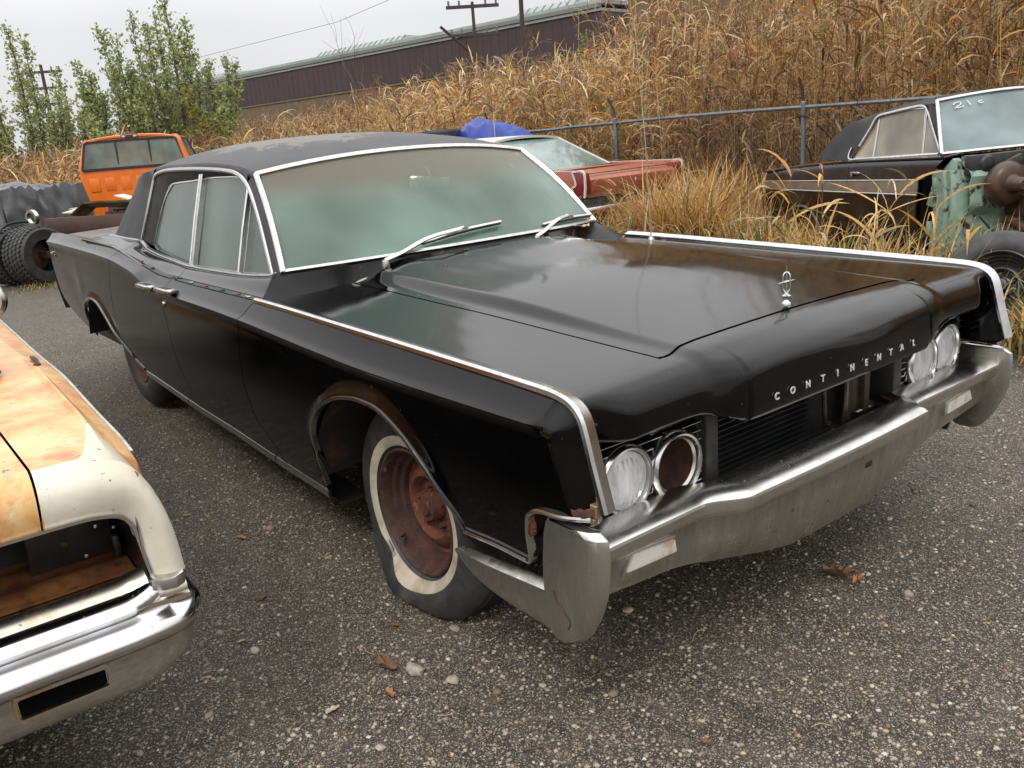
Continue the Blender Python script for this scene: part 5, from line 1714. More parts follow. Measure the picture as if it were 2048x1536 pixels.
B().box((.2, 0, .36), (.2, 1.6, .2)).box((2.2, 0, .4), (4.0, 1.5, .2)).build('underbody', M['black'], pk)
b = B()
b.tube([(-.045, -.04, .79), (-.045, .04, .79)], [.004, .006], 6).tube([(-.045, -.01, .81), (-.05, .0, .77)], .005, 6).tube([(-.04, -.09, .785), (-.04, .03, .785)], .003, 6)
b.build('tail_emblem', M['bright'], pk)
B().box((-.06, -.80, .60), (.05, .10, .11), Matrix.Rotation(R(15), 4, 'X')).build('loose_white_panel', M['creamtrim'], pk, bevel=.004)
P = np.array([[(x, y, .925 + .02 * (1 - (y / HW)**2)) for y in np.linspace(-HW + .02, HW - .02, 10)] for x in np.linspace(.68, 1.3, 5)])
shell(B(), P, (0, 0, -.01)).build('rear_deck', M['copper'], pk)
def prw(u, v): return (1.05 + .75 * v - .12 * (1 - u * u) * (1 - v), u * (.80 - .20 * v), .945 + .38 * v)
P = np.array([[prw(u, v) for v in np.linspace(0, 1, 8)] for u in np.linspace(-1, 1, 16)])
shell(B(), P, (.005, 0, -.003)).build('rear_window', M['fogteal'], pk)
for s in (-1, 1):
    sweep(B(), np.array([prw(s, v) for v in np.linspace(0, 1, 8)]), [(-.012, -.02), (.008, -.02), (.008, .02), (-.012, .02)], (-.4, s * .5, .8)).build('rear_pillar', M['creamtrim'], pk)
    V = [(1.3, s * .82, .96), (3.9, s * .82, .96), (3.2, s * .64, 1.33), (1.85, s * .62, 1.33)]
    V += [(x, y - s * .006, z) for x, y, z in V]
    B().add(V, [(0, 1, 2, 3), (7, 6, 5, 4), (0, 4, 5, 1), (1, 5, 6, 2), (2, 6, 7, 3), (3, 7, 4, 0)]).build('side_window', M['fogteal'], pk, smooth=False)
P = np.array([[(x, s * (.62 + .02), 1.335 + .055 * (1 - abs(s)**2.5) - .02 * abs(x - 2.5)**2) for s in np.linspace(-1, 1, 16)] for x in np.linspace(1.78, 3.25, 14)])
shell(B(), P, (0, 0, -.03)).build('roof', M['creamtrim'], pk, ang=50)
P = np.array([[(3.22 + .8 * v, u * (.62 + .2 * v), 1.33 - .38 * v) for v in np.linspace(0, 1, 6)] for u in np.linspace(-1, 1, 8)])
shell(B(), P, (-.005, 0, -.003)).build('windshield', M['fogteal'], pk)
B().extr([(3.6, .93), (4.65, .90), (4.75, .80), (4.7, .4), (3.6, .4)], 'y', -HW + .02, HW - .02).build('front_body', M['copper'], pk, bevel=.03)

# ------------------------------------------------------------------ orange pickup cab, rear view
FM = Matrix.Translation((-13.042, 1.969, 0)) @ Matrix.Rotation(R(117.637), 4, 'Z')
pu = thing('orange_pickup', 'orange pickup cab seen from behind with a split rear window', 'truck', (-14.25, 2.42, .06), R(155))
pu.scale = (1, .83, 1.02)
M['orange'] = mat('orange_paint', (.75, .17, .018), .34, c2=(.66, .14, .016), nscale=3, c3=(.5, .12, .03), n3=20, n3lo=.66, n3hi=.75)
M['truckglass'] = glass('grey_green_cab_glass', (.13, .155, .13), .72, .05)
# cab back wall: outline (y,z), with rounded shoulders
def cabw(z): return float(np.interp(z, [.45, .8, 1.2, 1.33, 1.70, 1.78, 1.82], [1.13, 1.13, 1.12, 1.10, .97, .90, .78]))
P = []
for z in np.r_[np.linspace(.45, 1.30, 12), np.linspace(1.33, 1.76, 14)]:
    w_ = cabw(z)
    r = []
    for s in np.linspace(-1, 1, 33):
        y = s * (w_ - .05)
        x = -.02 * (1 - abs(s)**3) + .05 * sstep(z, 1.2, 1.8)
        r.append((x, y, z))
    P.append(r)
b = B()
shell(b, np.array(P), (.03, 0, 0))
cab_ = b.build('cab_back', M['orange'], pu, ang=40)
for s in (1, -1):      # rounded corner + door side
    P = []
    for z in np.r_[np.linspace(.45, 1.30, 12), np.linspace(1.33, 1.78, 14)]:
        w_ = cabw(z)
        x0 = .05 * sstep(z, 1.2, 1.8)
        P.append([(x0, s * (w_ - .05), z), (x0 + .012, s * (w_ - .02), z), (x0 + .04, s * (w_ - .003), z), (x0 + .09, s * w_, z), (.30 + .0, s * w_, z), (.42, s * w_, z)])
    shell(B(), np.array(P), (.02, -s * .01, 0)).build('cab_corner', M['orange'], cab_)
    P = np.array([[(x, s * (cabw(z) - .002), z) for x in np.linspace(.425, 1.75, 8)] for z in np.linspace(.45, 1.32, 10)])
    dr = shell(B(), P, (0, -s * .02, 0)).build('cab_door', M['orange'], pu)
    V = [(.46, s * (cabw(1.35) - .006), 1.35), (1.62, s * (cabw(1.35) - .006), 1.35), (1.28, s * (cabw(1.71) - .006), 1.71), (.50, s * (cabw(1.71) - .006), 1.71)]
    V += [(x, y - s * .008, z) for x, y, z in V]
    B().add(V, [(0, 1, 2, 3), (7, 6, 5, 4), (0, 4, 5, 1), (1, 5, 6, 2), (2, 6, 7, 3), (3, 7, 4, 0)]).build('side_window', M['truckglass'], dr, smooth=False)
    sweep(B(), np.array([V[i] for i in (0, 1, 2, 3, 0)]) + [0, s * .004, 0], [(-.01, -.018), (.008, -.018), (.008, .018), (-.01, .018)], (0, s, 0), cap=False).build('window_rubber', M['black'], dr)
P = []
for x in np.linspace(.02, 1.35, 16):
    P.append([(x, s * (.93 if abs(s) > .98 else .91 * abs(s) ** 0 * 1) if False else s * .93, 1.745 + .075 * (1 - abs(s)**3.2) - (.02 * (1 - x / .1)**2 if x < .1 else 0)) for s in np.linspace(-1, 1, 21)])
shell(B(), np.array(P), (0, 0, -.03)).build('cab_roof', M['orange'], pu, ang=50)
# rear window with rubber and two dividers
wp_ = [(1.08, 1.275), (.955, 1.70), (.90, 1.722), (0, 1.735), (-.90, 1.722), (-.955, 1.70), (-1.08, 1.275)]
cabx = lambda z: .05 * float(sstep(z, 1.2, 1.8)) - .022
V = [(cabx(z) - .006, y * .955, z) for y, z in wp_] + [(cabx(z) + .004, y * .955, z) for y, z in wp_]
k = len(wp_)
rw = B().add(V, [tuple(range(k)), tuple(range(2 * k - 1, k - 1, -1))] + [(i, (i + 1) % k, k + (i + 1) % k, k + i) for i in range(k)]).build('rear_window', M['truckglass'], pu, smooth=False)
sweep(B(), np.array([(cabx(z) - .008, y * .955, z) for y, z in wp_ + wp_[:1]]), [(-.008, -.022), (.010, -.018), (.010, .018), (-.008, .022)], (-1, 0, 0), cap=False).build('window_rubber', M['black'], rw)
for y in (.30, -.36):
    B().box((cabx(1.5) - .012, y, 1.50), (.02, .022, .45)).build('window_divider', M['black'], rw)
bl = B().box((.03, 0, 1.79), (.03, .34, .05)).build('brake_light', mat('dark_brake_housing', (.03, .02, .02), .4), pu, bevel=.006)
B().box((.013, 0, 1.79), (.008, .15, .03)).build('brake_lens', M['tail'], bl)
for y in (.115, -.115):
    B().box((.013, y, 1.79), (.008, .07, .03)).build('cargo_lens', mat('clear_cargo_lens', (.5, .5, .48), .3), bl)
# pressed ribs in the back wall
for k_, y in enumerate((.84, .53, .22, -.09, -.40, -.71)):
    B().box((-.020, y, 1.02), (.009, .20, .22)).build('pressed_panel', M['orange'], cab_, bevel=.004, seg=2)
for y in (.52, -.5):
    B().box((.35, y, 1.28), (.14, .50, .30)).build('seat_back', mat('grey_cloth_seat', (.10, .12, .11), .9), pu, bevel=.06, seg=3)
B().box((1.0, 0, .7), (1.9, 2.0, .5)).build('cab_floor', M['black'], pu)
B().box((.5, -.25, 1.60), (.02, .22, .06)).build('rear_view_mirror', mat('grey_mirror_back', (.35, .40, .36), .5), pu, bevel=.01)
P = np.array([[(1.35 + .42 * v, u * (.93 + .12 * v), 1.74 - .42 * v) for v in np.linspace(0, 1, 5)] for u in np.linspace(-1, 1, 7)])
shell(B(), P, (-.01, 0, 0)).build('windshield', M['truckglass'], pu)
B().extr([(1.75, .5), (1.75, 1.32), (2.7, 1.22), (2.95, 1.1), (2.98, .5)], 'y', -1.05, 1.05).build('hood', M['orange'], pu, bevel=.05)
for y in (-.95, .95):
    wheel(pu, 2.3, y, .38, 1 if y > 0 else -1, ww=False, flat=False, Rt=.38)
B().box((-.6, 0, .55), (1.3, .9, .14)).build('chassis_rail', M['rustdark'], pu)

# ------------------------------------------------------------------ rusty flatbed frame with dual tyres
fb = thing('flatbed_trailer', 'rusty brown flatbed with dual chunky tyres, behind the tail of the black sedan', 'trailer', (-13.042, 1.969, 0), R(117.637))
B().extr([(-1.05, .60), (-1.10, .80), (-3.3, .825), (-3.3, .60)], 'x', -2.55, -2.51).build('side_rail', mat('brown_painted_steel', (.055, .028, .022), .55, c2=(.075, .038, .028), nscale=5, bump=.3), fb, bevel=.004)
B().box((-1.5, -2.3, .63), (1.95, 1.9, .06)).build('deck', M['rustdark'], fb)
B().box((-2.52, -1.35, .42), (.06, .6, .36)).build('mudflap_bracket', M['black'], fb)
M['lug'] = mat('chunky_tyre_rubber', (.018, .018, .019), .6, c2=(.045, .043, .04), nscale=14)
for k_, yc in enumerate((-.86, -1.35)):
    pr = [(.20, -.17), (.33, -.19), (.352, -.17), (.362, -.12), (.365, 0), (.362, .12), (.352, .17), (.33, .19), (.20, .17)]
    t = bpy.data.objects.new('wheel', None)
    link(t, fb)
    B().lathe(pr, 48, (-2.96, yc, .37), 'y').build('tyre', M['lug'], t, ang=50)
    lug = B()
    for i in range(40):
        a = 2 * math.pi * i / 40
        for j_, off in enumerate((-.14, -.07, 0, .07, .14)):
            aa = a + (j_ % 2) * math.pi / 40
            rot = Matrix.Rotation(-aa, 4, 'Y') @ Matrix.Rotation(R(35 if j_ % 2 else -35), 4, 'X')
            lug.box((-2.96 + .366 * math.cos(aa), yc + off, .37 + .366 * math.sin(aa)), (.018, .048, .036), rot)
    lug.build('tread_blocks', M['lug'], t, smooth=False, fix=False)
    B().lathe([(.20, .10), (.19, .02), (.10, .0), (0, .0)], 24, (-2.96, yc, .37), 'y').build('rim', M['rustdark'], t)
b = B().tube(crv([(-2.75, -1.12, .78), (-2.90, -1.10, .80), (-3.10, -1.08, .78), (-3.26, -1.10, .66), (-3.345, -1.10, .46), (-3.35, -1.11, .34)], 24), .018, 7)
b.build('hanging_strap', mat('black_strap', (.012, .012, .012), .6), fb)
B().box((-3.352, -1.11, .31), (.012, .03, .07)).build('strap_end', M['creamtrim'], fb)
b = B().lathe([(.07, -.02), (.10, -.02), (.10, .03), (.07, .03)], 20, (-2.8, -1.2, .84), 'x', closed=True).build('chrome_ring', M['chrome'], fb)
B().box((-2.9, -1.1, .37), (.08, 1.2, .08)).build('axle', M['rustdark'], fb)

# junk lying on the flatbed
P = []
for q in np.linspace(0, 1, 26):
    a = q * 1.9
    y = -1.36 - .30 * math.sin(min(a, 1.2)) * 1.0 - max(0, a - 1.2) * 1.35
    z = .83 + .155 * math.sin(min(a, 1.45) * 1.05) - .02 * max(0, a - 1.2)
    P.append([(-2.34 + .18 * t, y - .02 * t, z - .07 * t * t + (0 if t else -.0)) for t in np.linspace(0, 1, 6)])
P = np.array(P)
fo = shell(B(), P, (.004, .02, -.025)).build('car_fender', mat('olive_yellow_paint', (.13, .105, .025), .4, c2=(.045, .035, .012), nscale=6, nlo=.45, nhi=.6), None, ang=50)
fo.data.transform(FM)
tag(fo, 'curved olive car fender lying on the rusty flatbed', 'car part')
def atp(p): return FM @ Vector(p)
b = B()
for i in range(26):
    p = atp((-2.2 + rng.uniform(-.15, .5), -1.75 - rng.random() * 1.1, .83 + rng.random() * .06))
    rot = Matrix.Rotation(rng.random() * 3, 4, 'Z') @ Matrix.Rotation(rng.random() * 3, 4, 'X')
    if i % 3: b.tube([p, p + rot @ Vector((.2, 0, 0))], .02 + .02 * rng.random(), 7)
    else: b.box(p, (.12, .08, .06), rot)
jk = b.build('engine_parts', mat('greasy_metal', (.035, .03, .03), .45, .5, c2=(.13, .08, .09), nscale=12), None, bevel=.004, seg=1)
tag(jk, 'heap of greasy engine parts under the olive fender on the flatbed', 'car parts')
sh = B()
p = atp((-2.1, -1.25, .86))
sh.box(p, (.36, .30, .015), Matrix.Rotation(R(20), 4, 'Z') @ Matrix.Rotation(R(8), 4, 'X'))
sh.box(p + Vector((.05, .02, .03)), (.26, .2, .01), Matrix.Rotation(R(50), 4, 'Z'))
o = sh.build('cardboard_sheet', M['creamtrim'], None)
tag(o, 'white card sheet lying beside the olive fender on the flatbed', 'sheet')
p = atp((-1.9, -1.95, .99))
o = B().box(p, (.25, .18, .02), Matrix.Rotation(R(30), 4, 'Z') @ Matrix.Rotation(R(14), 4, 'Y')).build('white_board', M['creamtrim'], None, bevel=.003)
tag(o, 'small white board sticking up behind the olive fender', 'board')

# tarp-covered heaps
M['greytarp'] = mat('grey_tarpaulin', (.062, .064, .068), .38, c2=(.09, .092, .096), nscale=7, bump=.3, bscale=30, bdist=.006)
M['bluetarp'] = mat('blue_tarpaulin', (.010, .030, .21), .42, c2=(.02, .05, .28), nscale=5, bump=.3, bscale=25, bdist=.006)
p = FM @ Vector((-1.0, 2.05, 0))
tarp('grey_tarp', (p.x, p.y, 0), R(117.6), 1.5, 2.5, 1.26, M['greytarp'], 'grey tarpaulin draped in folds over a heap left of the orange pickup', 3, .10)
bt = thing('blue_tarp', 'bright blue tarpaulin draped over a heap by the fence', 'tarp', (-10.15, 6.30, 0), R(14))
nx_, ny_ = 60, 40
a_, c_ = np.meshgrid(np.linspace(0, 1, nx_), np.linspace(0, 1, ny_), indexing='ij')
ridge = np.interp(a_, [0, .05, .16, .30, .52, .66, .80, .92, 1], [1.2, 1.45, 1.60, 1.68, 1.67, 1.58, 1.45, 1.3, .9])
prof_ = np.interp(c_, [0, .12, .35, .55, .8, 1], [.0, .62, .93, 1, .80, .0])
cre = np.abs(vn(a_ * 5 + c_ * 3 + 3, c_ * 4 - a_ * 2 + 8)) * .16 + np.abs(vn(a_ * 11 - c_ * 4 + 13, c_ * 3 + a_ * 5 + 2)) * .07
Zb = np.maximum(ridge * prof_ - cre + .05, .01)
Yb = (c_ - .5) * 1.1 + .10 * vn(a_ * 4 + 1, c_ * 3)
Xb = a_ * 2.0 + .05 * vn(c_ * 5 + 9, a_ * 3)
B().grid(np.stack([Xb, Yb, Zb], -1)).build('cover_sheet', M['bluetarp'], bt, ang=22, fix=False)
b = B()
pr = [(.20, -.12), (.31, -.13), (.335, -.10), (.34, 0), (.335, .10), (.31, .13), (.20, .12)]
b.lathe(pr, 36, (-9.98, 6.05, 1.44), 'z')
for k_ in range(4):
    b.lathe([(.346, -.08 + .05 * k_), (.346, -.06 + .05 * k_)], 36, (-9.98, 6.05, 1.44), 'z')
o = b.build('stacked_tyre', M['rubber'], None, ang=50)
tag(o, 'black tyre with ribbed tread lying on top of a stack left of the blue tarp', 'tyre')
for k_ in range(5):
    o2 = o.copy()
    C.objects.link(o2)
    o2.location = (.02 * (k_ % 2), .015 * k_, -.265 * (k_ + 1))
    if -.265 * (k_ + 1) + 1.31 < 0: o2.location.z = -1.31
    o2['label'] = 'black tyre in the stack beneath the ribbed top tyre by the blue tarp'
    o2['group'] = 'tyres stacked under the top tyre'

# ------------------------------------------------------------------ chain-link fence
fe = thing('chain_link_fence', 'galvanised chain link fence with top rail and leaning arms before the reeds', 'fence', (0, 0, 0))
M['galv'] = mat('galvanised_pipe', (.20, .225, .235), .45, .7, c2=(.13, .14, .14), nscale=12)
fy = lambda x: 6.95 + .02 * math.sin(x)
px_ = [-15.92, -12.90, -9.88, -6.87, -3.86, -.84, 2.18, 5.2]
rail = [(x, fy(x), 1.455 + .012 * math.sin(x * .9) - (.01 if x < -8 else 0)) for x in np.linspace(-16.5, 6.5, 70)]
B().tube(rail, .022, 8).build('top_rail', M['galv'], fe)
for i, x in enumerate(px_):
    p = B().tube([(x, fy(x), 0), (x - .005, fy(x), 1.50)], .030, 10).lathe([(.034, 0), (.034, .03), (.02, .045)], 10, (x - .005, fy(x), 1.48), 'z').build('fence_post', M['galv'], fe)
    lean = [(-.10, .0), (-.13, .05), (-.07, .06), (-.14, .06), (-.06, .02)][i % 5]
    B().tube([(x - .005, fy(x), 1.48), (x + lean[0] * .4, fy(x) - .02 + lean[1], 1.62), (x + lean[0], fy(x) + lean[1] - .05, 1.79)], [.018, .016, .014], 6).build('barb_arm', M['black'], p)
wb = B()
for k_ in range(3):
    z = 1.60 + .08 * k_
    wb.tube([(x, fy(x) + .01 * k_ - .03, z - .03 * math.sin((x + 15.9) / 3.02 * math.pi)**2) for x in np.linspace(-16, 6, 90)], .0022, 3, cap=False)
wb.build('barbed_wire', M['rustdark'], fe, smooth=False, fix=False)
mesh_ = B()
for x in np.arange(-10, 2.5, .075):
    for sgn in (-1, 1):
        pts = [(x, 0.05), (x + sgn * 1.39, 1.44)]
        a0 = (pts[0][0], fy(x), pts[0][1])
        a1 = (pts[1][0], fy(x), pts[1][1])
        mesh_.tube([a0, a1], .0016, 3, cap=False)
mesh_.build('chain_mesh', M['galv'], fe, smooth=False, fix=False)

# ------------------------------------------------------------------ far warehouse
A0, A1 = np.array([-59.6, 58.6]), np.array([-150.0, 45.6])
d_ = (A1 - A0)
Lw = np.linalg.norm(d_)
wa = thing('warehouse', 'long brown warehouse with pale roof edge and rooftop monitors, beyond the reeds', 'building', (A0[0], A0[1], 0), math.atan2(d_[1], d_[0]))
M['brownwall'] = mat('brown_sheet_wall', (.040, .024, .024), .7, c2=(.050, .031, .030), nscale=.4)
M['paleroof'] = mat('pale_roof_metal', (.30, .33, .31), .6, c2=(.24, .27, .25), nscale=.5)
M['tanwall'] = mat('tan_block_wall', (.15, .105, .06), .9, c2=(.11, .078, .045), nscale=1.2)
# local x along the wall, local y away (negative side is beyond? chosen so that depth goes away from the yard)
sd2 = -1 if (Matrix.Rotation(math.atan2(d_[1], d_[0]), 4, 'Z') @ Vector((0, -1, 0))).dot(Vector((-.6, .8, 0))) > 0 else 1
def wbox(b, x0, x1, y0, y1, z0, z1): b.box(((x0 + x1) / 2, sd2 * (y0 + y1) / 2, (z0 + z1) / 2), (x1 - x0, abs(y1 - y0), z1 - z0))
b = B(); wbox(b, 0, Lw, 0, 30, 0, 8.25); b.build('lower_wall', M['tanwall'], wa, smooth=False)
b = B(); wbox(b, 0, Lw, -.3, 30, 8.25, 11.75)
b.build('upper_wall', M['brownwall'], wa, smooth=False)
b = B()
for k_ in range(int(Lw / 1.2)):
    wbox(b, k_ * 1.2, k_ * 1.2 + .10, -.32, -.29, 8.3, 11.7)
b.build('wall_ribs', M['brownwall'], wa, smooth=False)
b = B(); wbox(b, 0, Lw, -.45, 30, 11.75, 12.0); b.build('roof_edge', M['paleroof'], wa, smooth=False)
b = B(); wbox(b, 0, Lw, -.6, -.2, 12.05, 12.4); b.build('gutter', mat('grey_gutter', (.15, .16, .15), .6), wa, smooth=False)
b = B(); wbox(b, 0, Lw, -.25, 30, 12.4, 12.75); b.build('roof', M['paleroof'], wa, smooth=False)
b = B(); wbox(b, 0, Lw, -.15, .1, 8.0, 8.28); b.build('ledge', mat('tan_ledge', (.25, .21, .14), .9), wa, smooth=False)
for x0, x1 in ((6, 15), (33, 52), (74, 96)):
    b = B()
    y0, y1 = 3.0, 12
    V = [(x0, sd2 * y0, 12.75), (x1, sd2 * y0, 12.75), (x1 - .6, sd2 * (y0 + 1.6), 14.0), (x0 + .6, sd2 * (y0 + 1.6), 14.0), (x0, sd2 * y1, 12.75), (x1, sd2 * y1, 12.75), (x1 - .6, sd2 * (y1 - 1.6), 14.0), (x0 + .6, sd2 * (y1 - 1.6), 14.0)]
    b.add(V, [(0, 1, 2, 3), (4, 7, 6, 5), (3, 2, 6, 7), (0, 3, 7, 4), (1, 5, 6, 2)])
    mo2 = b.build('roof_monitor', M['paleroof'], wa, smooth=False)
    b = B()
    for xx in np.arange(x0 + .5, x1, 1.1):
        b.box((xx, sd2 * (y0 + .8), 13.4), (.12, 1.9, 1.25 * .0 + .12), Matrix.Rotation(sd2 * R(38), 4, 'X'))
    b.build('monitor_bars', mat('grey_bars', (.2, .22, .21), .7), mo2, smooth=False)
tb = thing('tan_building', 'tall tan block building rising behind the reeds at the right end of the warehouse', 'building', (-46, 49, 0), math.atan2(d_[1], d_[0]))
B().box((-21, sd2 * 8, 8.5), (44, 16, 17)).build('wall', M['tanwall'], tb, smooth=False)
B().box((-20, sd2 * 8, 17.1), (40.6, 16.6, .3)).build('roof_edge', M['paleroof'], tb, smooth=False)
for k_ in range(6):
    B().box((-3 - 5 * k_, -sd2 * .03, 6.5), (2.2, .1, 1.2)).build('window', M['black'], tb, smooth=False)

# ------------------------------------------------------------------ utility poles and wire
def pole(loc, h, arms, label, lean=0.0, r_=.14, extra=False):
    t = thing('utility_pole', label, 'utility pole', loc, R(150))
    B().tube([(0, 0, 0), (lean * h * .5, 0, h * .5), (lean * h, 0, h)], [r_, r_ * .85, r_ * .65], 8).build('pole', mat('weathered_pole', (.055, .038, .032), .9), t)
    for z, w_ in arms:
        a = B().box((lean * z, 0, z), (.14, w_, .14)).build('crossarm', mat('weathered_crossarm', (.05, .042, .038), .9), t)
        b = B()
        for q in (-.45, -.25, .25, .45):
            b.tube([(lean * z, q * w_, z + .07), (lean * z, q * w_, z + .28)], .05, 6)
        b.build('insulator', mat('insulator_grey', (.12, .12, .11), .5), a)
    if extra:
        B().tube([(0, 1.6, h - 1.0), (0, -1.2, h - 3.6)], .07, 6).build('brace', mat('brace_wood', (.04, .03, .028), .9), t)
    return t
pole((-33.3, 24.2, 0), 7.55, [(7.35, 2.5), (6.1, 2.4)], 'wooden utility pole with crossarms standing before the warehouse roof', 0, .11, True)
pole((-23.6, 19.1, 0), 9.5, [], 'bare leaning dark pole rising in front of the warehouse', -.06, .10)
pole((-57, 10.0, 0), 7.4, [(7.0, 2.2), (6.1, 1.8), (5.2, 1.6)], 'distant three-arm utility pole seen between the left trees', 0, .14)
wr = B().tube([(-70, 20, 8.2), (-50, 26, 9.0), (-30, 24, 9.2), (-10, 22, 10.8), (10, 20, 13)], .012, 4).build('overhead_wire', M['black'], None)
tag(wr, 'thin overhead wire crossing the grey sky above the warehouse', 'wire')
# ------------------------------------------------------------------ ground: one gravel sheet to the horizon
def gravel_mat():
    m = bpy.data.materials.new('wet_gravel')
    m.use_nodes = True
    t = m.node_tree
    L = t.links.new
    b = t.nodes['Principled BSDF']
    g = t.nodes.new('ShaderNodeNewGeometry')
    pos = g.outputs['Position']
    def noise(sc, lo, hi, det=5, ro=.6):
        n = t.nodes.new('ShaderNodeTexNoise')
        n.inputs['Scale'].default_value = sc
        n.inputs['Detail'].default_value = det
        n.inputs['Roughness'].default_value = ro
        L(pos, n.inputs[0])
        r = t.nodes.new('ShaderNodeMapRange')
        r.inputs[1].default_value = lo
        r.inputs[2].default_value = hi
        L(n.outputs[0], r.inputs[0])
        return r.outputs[0], n.outputs[0]
    def mix(a, b_, f):
        x = t.nodes.new('ShaderNodeMixRGB')
        for s, v in ((1, a), (2, b_)):
            if isinstance(v, tuple): x.inputs[s].default_value = (*v, 1)
            else: L(v, x.inputs[s])
        L(f, x.inputs[0])
        return x.outputs[0]
    damp, _ = noise(.75, .38, .62, 6)
    base = mix((.045, .036, .027), (.125, .102, .077), damp)
    f2, _ = noise(14, .35, .7, 6, .7)
    base = mix(base, (.024, .019, .015), f2)
    f5, _ = noise(3.2, .44, .62, 6, .65)
    base = mix(base, (.040, .032, .025), f5)
    hs_ = []
    for sc, thr, colr in ((95, .89, (.28, .25, .20)), (160, .68, (.28, .25, .20)), (280, .50, (.27, .24, .19))):
        v = t.nodes.new('ShaderNodeTexVoronoi')
        v.inputs['Scale'].default_value = sc
        L(pos, v.inputs['Vector'])
        s = t.nodes.new('ShaderNodeSeparateColor')
        L(v.outputs['Color'], s.inputs[0])
        th = t.nodes.new('ShaderNodeMapRange')
        th.inputs[1].default_value = thr
        th.inputs[2].default_value = thr + .02
        L(s.outputs[0], th.inputs[0])
        dd = t.nodes.new('ShaderNodeMapRange')
        dd.inputs[1].default_value = .46
        dd.inputs[2].default_value = .36
        L(v.outputs['Distance'], dd.inputs[0])
        mu = t.nodes.new('ShaderNodeMath')
        mu.operation = 'MULTIPLY'
        L(th.outputs[0], mu.inputs[0])
        L(dd.outputs[0], mu.inputs[1])
        # each stone its own shade
        sh = t.nodes.new('ShaderNodeMapRange')
        sh.inputs[3].default_value = .45
        sh.inputs[4].default_value = 1.5
        L(s.outputs[1], sh.inputs[0])
        vm = t.nodes.new('ShaderNodeVectorMath')
        vm.operation = 'SCALE'
        vm.inputs[0].default_value = colr
        L(sh.outputs[0], vm.inputs['Scale'])
        base = mix(base, vm.outputs[0], mu.outputs[0])
        hs_.append((mu.outputs[0], dd.outputs[0]))
    L(base, b.inputs['Base Color'])
    rr = t.nodes.new('ShaderNodeMapRange')
    rr.inputs[3].default_value = .62
    rr.inputs[4].default_value = .88
    L(damp, rr.inputs[0])
    L(rr.outputs[0], b.inputs['Roughness'])
    b.inputs['Specular IOR Level'].default_value = .4
    ad = t.nodes.new('ShaderNodeMath')
    ad.operation = 'ADD'
    L(hs_[0][0], ad.inputs[0])
    L(hs_[1][1], ad.inputs[1])
    _, nn = noise(40, 0, 1, 6, .7)
    a2 = t.nodes.new('ShaderNodeMath')
    a2.operation = 'MULTIPLY_ADD'
    a2.inputs[1].default_value = 1.6
    L(nn, a2.inputs[0])
    L(ad.outputs[0], a2.inputs[2])
    u = t.nodes.new('ShaderNodeBump')
    u.inputs['Strength'].default_value = .8
    u.inputs['Distance'].default_value = .006
    L(a2.outputs[0], u.inputs['Height'])
    L(u.outputs[0], b.inputs['Normal'])
    return m
def gz(x, y):
    x, y = np.asarray(x, float), np.asarray(y, float)
    return .018 * vn(x * 1.3 + 30, y * 1.3 + 30) + .008 * vn(x * 5 + 30, y * 5 + 9) - .010
q = np.linspace(-1, 1, 261)
ax = np.sign(q) * (np.abs(q) * 7 + 493 * np.clip((np.abs(q) - .72) / .28, 0, 1)**3)
X_, Y_ = np.meshgrid(ax - 1.0, ax - 0.3, indexing='ij')
far_ = np.clip((np.hypot(X_, Y_) - 9) / 6, 0, 1)
Z_ = gz(X_, Y_) * (1 - far_) - .012 * far_
n = len(q)
i, j = np.meshgrid(np.arange(n - 1), np.arange(n - 1), indexing='ij')
a = (i * n + j).ravel()
F = np.stack([a, a + n, a + n + 1, a + 1], 1)
gr = mo('ground', np.stack([X_, Y_, Z_], -1).reshape(-1, 3), F, gravel_mat(), ang=None)
gr['kind'] = 'structure'

